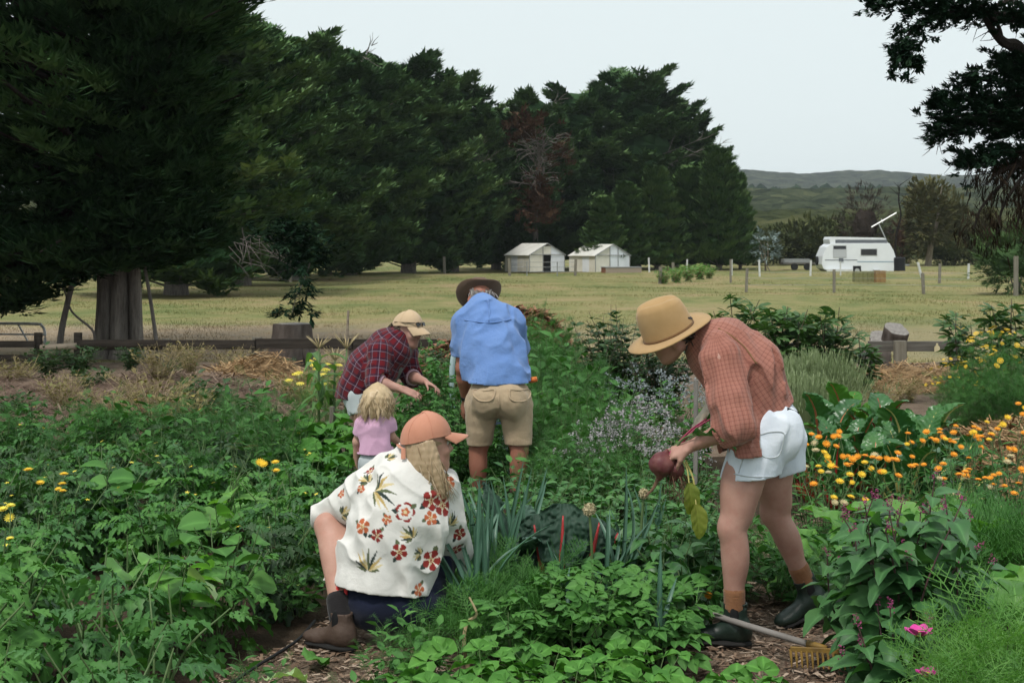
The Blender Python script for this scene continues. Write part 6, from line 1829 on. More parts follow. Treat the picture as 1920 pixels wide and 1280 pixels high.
cloth('khaki', (0.42, 0.32, 0.215), (0.36, 0.27, 0.175), b=0.45)
cloth('pink_jersey', (0.66, 0.40, 0.56), (0.60, 0.35, 0.50))
cloth('pale_denim', (0.50, 0.54, 0.55), (0.42, 0.46, 0.48))
cloth('pink_lining', (0.55, 0.36, 0.42), (0.48, 0.30, 0.36))
cloth('grey_jersey', (0.14, 0.16, 0.15), (0.10, 0.12, 0.11))
cloth('tan_felt', (0.42, 0.275, 0.135), (0.36, 0.23, 0.105), b=0.12)
cloth('hat_band', (0.20, 0.11, 0.05), b=0.1)
cloth('salmon_twill', (0.52, 0.245, 0.165), (0.45, 0.20, 0.13), b=0.12)
cloth('sand_twill', (0.55, 0.41, 0.27), (0.49, 0.36, 0.23), b=0.12)
cloth('brown_felt', (0.15, 0.095, 0.065), (0.11, 0.068, 0.046), b=0.2)
cloth('brown_sock', (0.27, 0.125, 0.06), (0.22, 0.10, 0.048))
cloth('black_sock', (0.018, 0.016, 0.017))
cloth('work_glove', (0.52, 0.45, 0.36), (0.42, 0.36, 0.28))
plain_mat('green_boot', (0.010, 0.020, 0.015), (0.016, 0.030, 0.022), rough=0.45, spec=0.4, bump=0.15)
plain_mat('brown_boot', (0.065, 0.042, 0.032), (0.10, 0.068, 0.052), rough=0.6, bump=0.25)
plain_mat('boot_sole', (0.010, 0.010, 0.010), (0.018, 0.017, 0.016), rough=0.8)
plain_mat('black_elastic', (0.010, 0.010, 0.011), rough=0.8)
plain_mat('black_plastic', (0.008, 0.008, 0.009), rough=0.2, spec=0.5)
plain_mat('watch_band', (0.015, 0.014, 0.013), rough=0.5)
plain_mat('red_plastic', (0.62, 0.025, 0.03), rough=0.35, spec=0.5)
plain_mat('eye_white', (0.7, 0.68, 0.64), rough=0.2)
plain_mat('eye_dark', (0.02, 0.014, 0.01), rough=0.15)
plain_mat('lip', (0.36, 0.12, 0.10), rough=0.5)
def hair_mat(name, cols):
	t = NT(name)
	f = t.math('ADD', t.math('MULTIPLY', t.attr('rnd'), 0.75), t.math('MULTIPLY', t.noise(35, 2, t.coord()), 0.25))
	t.done(t.ramp(f, [(i / (len(cols) - 1), c) for i, c in enumerate(cols)]), 0.42, 0.4, Anisotropic=0.5); MATS[name] = t.m
hair_mat('blonde_hair', [(0.20, 0.13, 0.07), (0.31, 0.215, 0.125), (0.41, 0.305, 0.19), (0.52, 0.41, 0.28)])
hair_mat('child_hair', [(0.36, 0.25, 0.14), (0.44, 0.32, 0.185), (0.54, 0.41, 0.25), (0.64, 0.52, 0.35)])
hair_mat('dark_hair', [(0.012, 0.009, 0.008), (0.030, 0.020, 0.015), (0.05, 0.034, 0.024)])
hair_mat('brown_hair', [(0.025, 0.015, 0.010), (0.055, 0.034, 0.022), (0.09, 0.058, 0.038)])
hair_mat('grey_hair', [(0.10, 0.09, 0.085), (0.20, 0.18, 0.17), (0.32, 0.30, 0.28)])
t = NT('floral_cotton')
t.done(t.mix(t.maprange(t.noise(8, 4, t.coord()), 0.3, 0.7), t.attr('print', 'Color'), t.mix(1.0, t.attr('print', 'Color'), (0.94, 0.93, 0.92), 'MULTIPLY')), 0.85, 0.2, cloth_bump(t, 0.35), **{'Sheen Weight': 0.15}); MATS['floral_cotton'] = t.m

# --- body building blocks
V3 = lambda p: np.array(list(p), float)
def grow_head(sd, c, fwd, up, s=1.0):
	"""skull, brow, cheeks, nose, lips, chin and ears; c lies between the eyes and the nape at eye level"""
	f = nrm(fwd); u = nrm(V3(up) - f * (V3(up) @ f)); r = np.cross(f, u)
	P = lambda a, b, d: V3(c) + (f * a + r * b + u * d) * s
	ax = (f, r, u)
	sd.ell(P(-0.012, 0, 0.032), np.array([0.098, 0.076, 0.088]) * s, ax, 0.02)
	sd.ell(P(0.030, 0, -0.035), np.array([0.062, 0.058, 0.078]) * s, ax, 0.03)
	sd.cone(P(0.035, 0, -0.075), P(0.066, 0, -0.100), 0.036 * s, 0.021 * s, 0.03)
	for g in (-1, 1):
		sd.cone(P(-0.012, g * 0.052, -0.055), P(0.050, g * 0.022, -0.092), 0.024 * s, 0.020 * s, 0.025)
		sd.ell(P(0.060, g * 0.035, -0.030), np.array([0.024, 0.024, 0.022]) * s, ax, 0.02)
		sd.cone(P(0.074, g * 0.012, 0.020), P(0.062, g * 0.045, 0.022), 0.012 * s, 0.010 * s, 0.012)
		sd.ell(P(0.088, g * 0.030, 0.0), np.array([0.016, 0.017, 0.011]) * s, ax, 0.012, sub=True)
		sd.ell(P(-0.012, g * 0.078, -0.012), np.array([0.019, 0.009, 0.032]) * s, (f + 0.3 * u, r, u), 0.008)
		sd.ell(P(-0.004, g * 0.086, -0.010), np.array([0.009, 0.006, 0.016]) * s, ax, 0.006, sub=True)
	sd.cone(P(0.082, 0, 0.008), P(0.103, 0, -0.030), 0.009 * s, 0.013 * s, 0.014)
	for g in (-1, 1):
		sd.ell(P(0.092, g * 0.011, -0.034), np.array([0.011, 0.008, 0.008]) * s, ax, 0.008)
	sd.ell(P(0.083, 0, -0.058), np.array([0.012, 0.024, 0.006]) * s, ax, 0.006)
	sd.ell(P(0.080, 0, -0.070), np.array([0.012, 0.020, 0.007]) * s, ax, 0.006)
	return P, (f, r, u)

def grow_hand(sd, w, d, nrm_, side, curl=0.5, s=1.0, thumb=0.6, spread=0.10):
	"""palm, four jointed fingers of unequal length and a thumb from the side of the palm.
	d: wrist to fingers, nrm_: palm normal (fingers curl towards it), side: towards the thumb"""
	d, n = nrm(d), nrm(nrm_)
	n = nrm(n - d * (n @ d)); t = nrm(V3(side) - d * (V3(side) @ d) - n * (V3(side) @ n))
	w = V3(w)
	tips = []
	for k, (off, ln) in enumerate(((0.030, 0.95), (0.010, 1.05), (-0.010, 0.98), (-0.029, 0.78))):
		base = w + (d * 0.085 + t * off) * s
		sd.cone(w + (d * 0.012 + t * off * 0.6) * s, base, 0.015 * s, 0.0125 * s, 0.012)
		a = spread * off / 0.03
		p, ang = base, 0.25 * curl
		fd = nrm(d + t * a)
		for L, ra, rb, m in ((0.042 * ln, 0.0095, 0.0085, 1.0), (0.027 * ln, 0.0085, 0.0078, 1.25), (0.021 * ln, 0.0078, 0.0062, 0.8)):
			q = p + (fd * math.cos(ang) + n * math.sin(ang)) * L * s
			sd.cone(p, q, ra * s, rb * s, 0.005)
			p = q; ang += curl * m
		tips.append(p)
	p = w + (d * 0.025 + t * 0.024) * s
	a1 = nrm(d * 0.75 + t * 0.75 * thumb + n * 0.35)
	q = p + a1 * 0.045 * s
	sd.cone(p, q, 0.016 * s, 0.0115 * s, 0.012)
	a2 = nrm(d * 0.9 + t * 0.2 + n * (0.3 + curl * 0.6))
	q2 = q + a2 * 0.032 * s
	sd.cone(q, q2, 0.011 * s, 0.009 * s, 0.005)
	sd.cone(q2, q2 + nrm(a2 + n * 0.4) * 0.022 * s, 0.009 * s, 0.007 * s, 0.005)
	return tips

def grow_limb(sd, pts, rads, bulge=None, k=0.025):
	sd.chain(pts, rads, k)
	if bulge is not None:
		for c, r, ax in bulge:
			sd.ell(c, r, ax, 0.03)

def grow_leg(sd, hip, knee, ank, s=1.0, back=(0, -1, 0)):
	hip, knee, ank = V3(hip), V3(knee), V3(ank)
	m = hip * 0.45 + knee * 0.55
	b = nrm(back)
	sd.chain([hip, m, knee, knee * 0.45 + ank * 0.55, ank], [0.092 * s, 0.076 * s, 0.052 * s, 0.042 * s, 0.034 * s], 0.0)
	w = nrm(ank - knee); b = nrm(b - w * (b @ w)); r_ = np.cross(w, b)
	sd.ell(knee * 0.70 + ank * 0.30 + b * 0.014 * s, np.array([0.105, 0.046, 0.047]) * s, (w, b, r_), 0.03)
	sd.ell(knee - b * 0.016 * s, np.array([0.050, 0.040, 0.038]) * s, (w, b, r_), 0.03)
	sd.ell(hip * 0.35 + knee * 0.65 - b * 0.012 * s, np.array([0.12, 0.062, 0.060]) * s, (nrm(knee - hip), b, r_), 0.03)

def boot(parent, name, ank, toe_dir, h, matn, sole, s=1.0, pitch=0.0, elastic=True, z0=None, up=None):
	"""an ankle boot with welted sole and elastic side panel; the heel may be lifted (pitch)"""
	f = nrm([toe_dir[0], toe_dir[1], 0]); u = np.array([0, 0, 1.0])
	c, q = math.cos(pitch), math.sin(pitch)
	f, u = f * c - u * q, u * c + f * q
	r = np.cross(f, u)
	A = V3(ank)
	P = lambda a, b, d: A + (f * a + r * b + u * d) * s
	sd = Sdf(A - 0.30 * s, A + 0.30 * s, 0.0055)
	shaft = nrm(up) if up is not None else u
	sd.cone(P(-0.005, 0, -0.01), P(0, 0, 0) + shaft * h * s, 0.047 * s, 0.050 * s, 0.02, (r, 0.86))
	sd.ell(P(-0.022, 0, -0.058), np.array([0.050, 0.040, 0.050]) * s, (f, r, u), 0.03)
	sd.cone(P(0.0, 0, -0.045), P(0.10, 0, -0.068), 0.050 * s, 0.035 * s, 0.04, (u, 0.95))
	sd.ell(P(0.135, 0.0, -0.072), np.array([0.060, 0.046, 0.030]) * s, (f, r, u), 0.03)
	sd.hem(P(0, 0, -0.090), -u, None, None, 0, 1)
	sd.hem(P(0, 0, 0) + shaft * (h - 0.01) * s, shaft, None, None, 0.02, 0.006)
	sd.warp(folds(r, 0.0022, 26, 10, 3))
	o = skin_obj(name, sd, matn, parent, it=1)
	sd = Sdf(A - 0.30 * s, A + 0.30 * s, 0.0055)
	sd.cone(P(-0.020, 0, -0.098), P(0.02, 0, -0.098), 0.048 * s, 0.043 * s, 0.02, (u, 0.34))
	sd.cone(P(0.02, 0, -0.098), P(0.132, 0, -0.096), 0.043 * s, 0.052 * s, 0.03, (u, 0.26))
	sd.ell(P(-0.025, 0, -0.108), np.array([0.045, 0.043, 0.013]) * s, (f, r, u), 0.01)
	skin_obj('sole', sd, sole, o, it=1)
	if elastic:
		sd = Sdf(A - 0.14 * s, A + 0.14 * s, 0.0045)
		for g in (-1, 1):
			sd.ell(P(0.004, g * 0.040, 0.010), np.array([0.020, 0.007, 0.055]) * s, (f, r, shaft), 0.004)
		skin_obj('elastic_panel', sd, 'black_elastic', o, it=1)
	return o

def sock(parent, a, b, r, mat):
	sd = Sdf(np.minimum(a, b) - 0.1, np.maximum(a, b) + 0.1, 0.005)
	sd.cone(a, b, r, r * 1.05, 0.01)
	w = nrm(V3(b) - V3(a))
	sd.warp(lambda P: 0.0012 * np.sin((P @ w) * 520))
	skin_obj('sock', sd, mat, parent, it=1)

def eyes(parent, P, ax, s=1.0):
	for g in (-1, 1):
		b = MB(); v, f = lump(P(0.074, g * 0.030, 0.0), (0.0115 * s,) * 3, np.random.RandomState(1), 12); b.add(v, f)
		e = b.build('eye', 'eye_white', parent, smooth=True)
		b = MB(); v, f = lump(P(0.083, g * 0.030, -0.001), (0.0055 * s,) * 3, np.random.RandomState(1), 10); b.add(v, f)
		b.build('iris', 'eye_dark', e, smooth=True)

def strands(parent, name, roots, ends, mat, n, rs, wid=0.006, sag=0.0, wave=0.01, seg=8, mids=None):
	"""locks of hair: narrow curved ribbons from root to end"""
	b = MB()
	for k in range(n):
		i = rs.randint(len(roots))
		a = V3(roots[i]) + rs.randn(3) * 0.008; e = V3(ends[i]) + rs.randn(3) * np.array([0.018, 0.018, 0.018])
		m = (V3(mids[i]) if mids is not None else (a + e) / 2 + np.array([0, 0, sag])) + rs.randn(3) * 0.008
		c = np.array(bez([a, m, e], seg // 2))
		ph = rs.rand(3) * 6
		tt = np.linspace(0, 1, len(c))
		c += wave * tt[:, None] * np.stack([np.sin(tt * 7 + ph[0]), np.sin(tt * 6 + ph[1]), 0.3 * np.sin(tt * 8 + ph[2])], -1)
		w = wid * (0.6 + 0.8 * rs.rand())
		b.tube(c, w * np.interp(tt, [0, 0.2, 0.75, 1], [0.8, 1, 0.9, 0.12]), 5, rs.rand(), flat=0.55)
	return b.build(name, mat, parent, smooth=True, kind='stuff')

def hair_mass(parent, roots, mids, ends, mat, r=0.013, seed=1):
	"""the body of the hair: locks that melt into one combed surface"""
	A = np.array([V3(p) for p in roots + mids + ends])
	sd = Sdf(A.min(0) - 0.05, A.max(0) + 0.05, 0.0045)
	for a, m, e in zip(roots, mids, ends):
		c = bez([a, m, e], 4)
		rr = np.interp(np.linspace(0, 1, len(c)), [0, 0.3, 0.8, 1], [1.0, 1.25, 1.0, 0.3]) * r
		for i in range(len(c) - 1):
			sd.cone(c[i], c[i + 1], rr[i], rr[i + 1], 0.010)
	sd.warp(folds((0, 0, 1), 0.004, 60, 7, seed))
	return skin_obj('hair_body', sd, mat, parent, it=1)

def head_m(P, ax, s=1.0):
	f, r, u = ax
	M = np.eye(4); M[:3, 0], M[:3, 1], M[:3, 2], M[:3, 3] = f * s, -r * s, u * s, P(0, 0, 0)
	return M
def surf(prof, nth=36):
	"""loft closed rings: prof(i) -> function(theta) -> xyz ; returns verts, faces"""
	rings = []
	th = np.arange(nth) * 2 * PI / nth
	for fn in prof:
		rings.append(fn(th))
	V = np.concatenate(rings)
	i = np.arange(len(prof) - 1)[:, None] * nth; j = np.arange(nth)[None, :]; j2 = (j + 1) % nth
	return V, np.stack([i + j, i + j2, i + nth + j2, i + nth + j], -1).reshape(-1, 4)
def ring(a, b, z, ox=0.0, zf=None):
	return lambda th: np.stack([ox + a * np.cos(th), b * np.sin(th), (z + (zf(th) if zf else 0)) + 0 * th], -1)

def felt_hat(parent, name, M, mat, band, brim=0.075, h=0.115, curl=0.02, pinch=0.018, crownname='crown', z0=0.052, front=0.0, wide=1.0):
	"""a brimmed hat in the head's frame (x forward, z up): creased crown, band, shaped brim"""
	zf = lambda k: (lambda th: k * (curl * np.abs(np.sin(th)) ** 1.5 - front * np.clip(np.cos(th), 0, 1)) + 0.004 * k * np.sin(3 * th + 1))
	oi = 0.0
	prof = [ring(0.101 + brim, 0.084 + brim * 0.95, z0 - 0.006, oi, zf(1.0)), ring(0.101 + brim * 1.01, 0.084 + brim * 0.96, z0 - 0.003, oi, zf(1.0)), ring(0.101 + brim, 0.084 + brim * 0.95, z0, oi, zf(1.0)),
			ring(0.101 + brim * 0.5, 0.084 + brim * 0.5, z0 + 0.002, oi, zf(0.45)), ring(0.106, 0.089, z0 + 0.004, oi, zf(0.05))]
	b = MB(); under = [ring(0.095, 0.078, z0 - 0.004, oi), ring(0.101 + brim * 0.5, 0.084 + brim * 0.5, z0 - 0.004, oi, zf(0.45)), prof[0]]
	v, f = surf(under + prof[1:]); b.add(xf(v, M), f)
	o = b.build(name, mat, parent, smooth=True)
	def dent(a, b_, z, k):
		def fn(th):
			x, y = a * np.cos(th), b_ * np.sin(th)
			front_ = np.clip(x / 0.09, 0, 1)
			x, y = x * (1 + (wide - 1) * 0.5 * k), y * (1 + (wide - 1) * k)
			y = y * (1 - k * pinch / 0.018 * 0.30 * front_)
			zz = z - k * 0.020 * np.exp(-(y / 0.022) ** 2) * (0.5 + 0.5 * np.clip((x + 0.05) / 0.1, 0, 1)) + k * 0.010 * np.clip(-x / 0.09, -1, 1) * -1
			return np.stack([x, y, zz], -1)
		return fn
	prof = [dent(0.103, 0.086, z0 + 0.002, 0), dent(0.102, 0.085, z0 + 0.03, 0), dent(0.099, 0.082, z0 + h * 0.55, 0.25), dent(0.093, 0.075, z0 + h * 0.82, 0.6), dent(0.082, 0.063, z0 + h * 0.97, 0.9), dent(0.060, 0.045, z0 + h * 1.0, 1.0), dent(0.03, 0.022, z0 + h * 0.98, 1.0), dent(0.002, 0.002, z0 + h * 0.96, 1.0)]
	b = MB(); v, f = surf(prof); b.add(xf(v, M), f); b.build(crownname, mat, o, smooth=True)
	b = MB(); v, f = surf([dent(0.1042, 0.0872, z0 + 0.004, 0), dent(0.1052, 0.0882, z0 + 0.006, 0), dent(0.1048, 0.0878, z0 + 0.013, 0), dent(0.1035, 0.0865, z0 + 0.014, 0)]); b.add(xf(v, M), f); b.build('hat_band', band, o, smooth=True)
	return o

def cap(parent, name, M, mat, sag=0.35, strap=True):
	"""a baseball cap: six-panel dome with seams and button, curved visor, back strap"""
	def dome(k):
		a = k * PI / 2
		rr, z = math.cos(a), math.sin(a)
		def fn(th):
			seam = 1 + 0.006 * (np.abs(np.cos(th * 3)) ** 14)
			low = -0.018 * (np.cos(th) < 0) * np.abs(np.cos(th)) * (1 - k)
			hole = 0
			return np.stack([-0.008 + 0.108 * rr * np.cos(th) * seam, 0.088 * rr * np.sin(th) * seam, 0.036 + low + 0.100 * z * (1 + 0.05 * np.cos(th))], -1)
		return fn
	b = MB(); v, f = surf([dome(k) for k in np.linspace(0, 0.985, 10)], 48); b.add(xf(v, M), f)
	o = b.build(name, mat, parent, smooth=True)
	for a in np.arange(6) * PI / 3 + PI / 6:
		b = MB(); b.tube([xf(np.array([dome(k)(np.array([a]))[0] * 1.004]), M)[0] for k in np.linspace(0.0, 0.97, 9)], 0.0014, 4); b.build('seam', mat, o)
	# visor
	nu, nv = 17, 6
	U, W = np.meshgrid(np.linspace(-1, 1, nu), np.linspace(0, 1, nv))
	th = U * 1.05
	x = -0.008 + 0.108 * np.cos(th) + W * 0.076 * np.cos(U * 0.9) ** 0.8
	y = 0.088 * np.sin(th) * (1 - 0.10 * W)
	z = 0.040 - sag * 0.09 * W - 0.020 * (np.abs(U) ** 2) * (0.4 + 0.6 * W) + 0.0
	top = np.stack([x, y, z], -1).reshape(-1, 3); bot = top - np.array([0, 0, 0.004])
	i = np.arange(nv - 1)[:, None] * nu + np.arange(nu - 1)[None, :]
	f = np.stack([i, i + 1, i + nu + 1, i + nu], -1).reshape(-1, 4)
	rim = [k for k in range(nu)] ; n0 = nu * nv
	edge = list(range((nv - 1) * nu, nv * nu))
	fe = np.array([(edge[k], edge[k + 1], edge[k + 1] + n0, edge[k] + n0) for k in range(nu - 1)])
	b = MB(); b.add(xf(np.concatenate([top, bot]), M), np.concatenate([f, f[:, ::-1] + n0, fe])); b.build('visor', mat, o, smooth=True)
	b = MB(); v, f = lump((-0.008, 0, 0.136), (0.008, 0.008, 0.005), np.random.RandomState(2), 10); b.add(xf(v, M), f); b.build('button', mat, o, smooth=True)
	if strap:
		b = MB(); b.tube([xf(np.array([p]), M)[0] for p in ((-0.118, 0.03, 0.016), (-0.121, 0.0, 0.008), (-0.118, -0.03, 0.004), (-0.128, -0.045, -0.035))], 0.010, 6, flat=0.3); b.build('strap', mat, o)
	return o
def on_surface(ob, pts, off=0.0):
	"""points of a garment's camera-side surface nearest to places read off the photograph"""
	me = ob.data
	co = np.zeros(len(me.vertices) * 3, np.float32); me.vertices.foreach_get('co', co); co = co.reshape(-1, 3)
	pxs = 960 + F * co[:, 0] / co[:, 1]; pys = HZ + F * (CAMH - co[:, 2]) / co[:, 1]
	out = []
	for px, py in pts:
		c = np.argsort((pxs - px) ** 2 + (pys - py) ** 2)[:30]
		out.append(co[c[np.argmin(co[c, 1])]] + np.array([0, -off, 0]))
	return out
def seam(ob, name, pts, mat, r=0.003, off=0.001):
	b = MB(); b.tube(bez(on_surface(ob, pts, off), 4), r, 5); return b.build(name, mat, ob, smooth=True)
def thing_child(name, parent):
	e = bpy.data.objects.new(name, None); COL.objects.link(e); e.parent = parent; e.empty_display_size = 0.05
	return e
# ---------------------------------------------------------------- the woman in the felt hat, bent over with a beetroot
def bounds(pts, m=0.25):
	A = np.array([V3(p) for p in pts])
	return A.min(0) - m, A.max(0) + m

def hat_woman():
	hipL, kneeL, ankL = at(1414, 820, 6.14), at(1374, 990, 6.10), at(1378, 1158, 6.12)
	hipR, kneeR, ankR = at(1452, 815, 6.33), at(1452, 962, 6.38), at(1516, 1106, 6.46)
	pel, waist, chest, neck = at(1436, 795, 6.235), at(1424, 742, 6.235), at(1374, 668, 6.245), at(1322, 634, 6.25)
	shL, elL, wrL = at(1350, 676, 6.08), at(1378, 800, 5.98), at(1296, 836, 6.10)
	shR, elR, wrR = at(1328, 655, 6.42), at(1374, 742, 6.46), at(1336, 756, 6.36)
	hd = at(1256, 627, 6.25)
	lo, hi = bounds([hipL, ankL, ankR, hd, shL, elL, wrL, at(1250, 850, 6.15), chest], 0.16)
	sd = Sdf(lo, hi, 0.0055)
	yv = (0, 1, 0)
	sd.chain([pel, waist, chest, neck], [0.11, 0.105, 0.105, 0.055], 0.02)
	sd.ell(pel, (0.11, 0.15, 0.10), None, 0.03)
	sd.cone(shL, shR, 0.06, 0.06, 0.05)
	P, ax = grow_head(sd, hd, (-0.90, 0.12, -0.40), (-0.36, -0.20, 0.90), 1.0)
	sd.cone(neck, P(-0.03, 0, -0.03), 0.056, 0.052, 0.03)
	grow_leg(sd, hipL, kneeL, ankL, 1.12, (1, 0, 0.1)); grow_leg(sd, hipR, kneeR, ankR, 1.08, (1, 0, 0.3))
	sd.chain([shL, elL], [0.05, 0.042], 0.03)
	sd.chain([elL, V3(elL) * 0.65 + V3(wrL) * 0.35, wrL], [0.040, 0.041, 0.026], 0.02)
	sd.chain([shR, elR, wrR], [0.05, 0.042, 0.028], 0.03)
	hdv = V3(at(1252, 852, 6.14)) - V3(wrL)
	grow_hand(sd, wrL, hdv, (0.0, 0.55, -0.8), (-0.35, -0.9, 0.4), 0.85, 0.98)
	o = skin_obj('person', sd, 'skin_warm', None, label='woman in a tan felt hat, rust checked shirt and white shorts, bending with a beetroot', category='person')
	eyes(o, P, ax)
	# shirt
	lo, hi = bounds([chest, neck, waist, elL, elR, at(1405, 850, 6.2), at(1480, 745, 6.2), at(1380, 600, 6.2)], 0.17)
	sd = Sdf(lo, hi, 0.006)
	sd.cone(at(1352, 658, 6.25), at(1398, 694, 6.24), 0.145, 0.152, 0.05, (yv, 1.2))
	sd.cone(at(1398, 694, 6.24), at(1430, 768, 6.235), 0.152, 0.146, 0.05, (yv, 1.18))
	sd.cone(at(1380, 715, 6.22), at(1396, 862, 6.12), 0.115, 0.100, 0.06, (yv, 1.35))
	sd.cone(neck, at(1358, 650, 6.25), 0.075, 0.12, 0.05)
	sd.cone(shL, V3(shL) * 0.45 + V3(elL) * 0.55, 0.074, 0.074, 0.05)
	sd.cone(V3(shL) * 0.45 + V3(elL) * 0.55, V3(elL) + np.array([0.0, 0.0, 0.0]), 0.078, 0.082, 0.03)
	sd.cone(elL, V3(elL) * 0.62 + V3(wrL) * 0.38, 0.070, 0.046, 0.04)
	sd.chain([shR, elR, V3(elR) * 0.55 + V3(wrR) * 0.45], [0.078, 0.085, 0.055], 0.04)
	sd.cone(P(-0.02, 0, -0.06), V3(neck) * 1.3 - V3(chest) * 0.3, 0.050, 0.050, 0.0, sub=True)
	fl = folds(V3(waist) - V3(chest), 0.018, 9, 2.4, 4)
	fa = folds(V3(elL) - V3(shL), 0.020, 14, 4.0, 6)
	arm = lambda Q: 1 / (1 + np.exp(-(6.165 - Q[:, 1]) * 70))
	sd.warp(lambda Q: fl(Q) * (1 - arm(Q)) + fa(Q) * arm(Q))
	sd.hem(at(1446, 782, 6.2), (0.62, 0.0, -0.78), V3(at(1418, 830, 6.2)) + np.array([0.25, 0, 0]), (0.25, 0.5, 0.26), 0.05, 0.012)
	sd.hem(at(1390, 846, 6.2), (0.03, 0.0, -1), V3(at(1419, 870, 6.2)) - np.array([0.2, 0, 0.05]), (0.2, 0.5, 0.12), 0.05, 0.012)
	d = nrm(V3(wrL) - V3(elL)); sd.hem(V3(elL) * 0.66 + V3(wrL) * 0.34, d, V3(elL) * 0.5 + V3(wrL) * 0.5, 0.085, 0.03, 0.008)
	sh = skin_obj('shirt', sd, 'rust_check', o, bones=[(chest, waist, 0.15, yv), (shL, elL, 0.08, (1, 0, 0)), (elL, wrL, 0.06, (1, 0, 0)), (shR, elR, 0.08, (1, 0, 0)), (at(1352, 658, 6.25), at(1398, 694, 6.24), 0.15, yv)], it=1)
	# the buttoned seam down the back and the gathered seam of the sleeve
	b = MB(); b.tube(bez(on_surface(sh, [(1345, 613), (1372, 626), (1398, 648), (1414, 672), (1422, 684)], 0.001), 5), 0.0035, 5); b.build('back_seam', 'hat_band', sh)
	# shorts
	lo, hi = bounds([hipL, hipR, at(1405, 905, 6.15), at(1482, 890, 6.36), at(1460, 750, 6.2)], 0.17)
	sd = Sdf(lo, hi, 0.006)
	sd.ell(at(1440, 790, 6.235), (0.130, 0.185, 0.130), None, 0.05)
	sd.ell(at(1462, 815, 6.16), (0.100, 0.105, 0.115), None, 0.05); sd.ell(at(1474, 812, 6.32), (0.088, 0.100, 0.11), None, 0.05)
	sd.cone(at(1420, 815, 6.15), at(1404, 905, 6.13), 0.118, 0.122, 0.04)
	sd.cone(at(1458, 815, 6.33), at(1468, 900, 6.35), 0.112, 0.098, 0.03)
	sd.warp(folds((0.3, 0, 1), 0.014, 11, 4, 9))
	sd.hem(at(1404, 894, 6.13), (0.10, 0, -1), at(1396, 925, 6.10), (0.165, 0.19, 0.075), 0.05, 0.012)
	sd.hem(at(1480, 882, 6.36), (0.30, 0, -1), at(1484, 925, 6.40), (0.17, 0.16, 0.11), 0.05, 0.012)
	sr = skin_obj('shorts', sd, 'white_denim', o, it=1)
	seam(sr, 'pocket', [(1424, 812), (1426, 835), (1430, 852), (1445, 858), (1464, 853), (1470, 835), (1471, 808), (1448, 806), (1424, 812)], 'pale_denim', 0.0026)
	seam(sr, 'hem_seam', [(1352, 884), (1375, 888), (1400, 891), (1430, 895), (1456, 896)], 'pale_denim', 0.0022)
	seam(sr, 'side_seam', [(1392, 850), (1387, 868), (1385, 885)], 'pale_denim', 0.0026)
	b = MB(); b.box((-0.018, -0.006, -0.035), (0.018, 0.006, 0.035), M=frame_m(at(1482, 770, 6.12), [0.3, 0.2, 1])); b.build('pocket_phone', 'black_plastic', sr)
	# feet
	boot(o, 'boot', ankL, (-1, 0.12, 0), 0.075, 'green_boot', 'boot_sole', 1.05)
	boot(o, 'boot', ankR, (-0.93, -0.25, 0), 0.075, 'green_boot', 'boot_sole', 1.05, 0.34, up=V3(kneeR) - V3(ankR))
	for k_, a_ in ((kneeL, ankL), (kneeR, ankR)):
		w = nrm(V3(k_) - V3(a_)); sock(o, V3(a_) + w * 0.05, V3(a_) + w * 0.115, 0.045, 'brown_sock')
	# hat, hair at the nape
	M = head_m(P, ax, 1.14)
	felt_hat(o, 'felt_hat', M, 'tan_felt', 'hat_band', 0.070, 0.138, 0.006, z0=0.006, front=0.0)
	rs = np.random.RandomState(2)
	roots = [P(-0.085, g, -0.005) for g in (-0.05, -0.02, 0.02, 0.05)] + [P(-0.04, g, -0.005) for g in (-0.072, 0.072)]
	ends = [P(-0.10, g, -0.075) for g in (-0.03, -0.01, 0.01, 0.03)] + [P(-0.07, g, -0.06) for g in (-0.05, 0.05)]
	hr = strands(o, 'hair', roots, ends, 'dark_hair', 110, rs, 0.008, 0, 0.006, mids=[(V3(a) + V3(b)) / 2 - ax[0] * 0.02 for a, b in zip(roots, ends)])
	b = MB(); v, f = lump(P(-0.035, 0, 0.03), (0.080, 0.074, 0.060), rs, 16); b.add(v, f, 0.2); b.build('scalp_hair', 'dark_hair', hr, smooth=True)
	# the gloved far hand
	gl = Sdf(*bounds([wrR, at(1300, 805, 6.3)], 0.12), 0.005)
	gl.cone(V3(wrR) + nrm(V3(elR) - V3(wrR)) * 0.06, wrR, 0.042, 0.036, 0.02)
	grow_hand(gl, wrR, V3(at(1302, 800, 6.30)) - V3(wrR), (0.3, -0.2, -0.9), (-0.8, -0.5, 0.2), 0.55, 1.12)
	skin_obj('glove', gl, 'work_glove', o)
	return dict(P=P, ax=ax, hand=V3(wrL) + nrm(hdv) * 0.08)
HW = hat_woman()

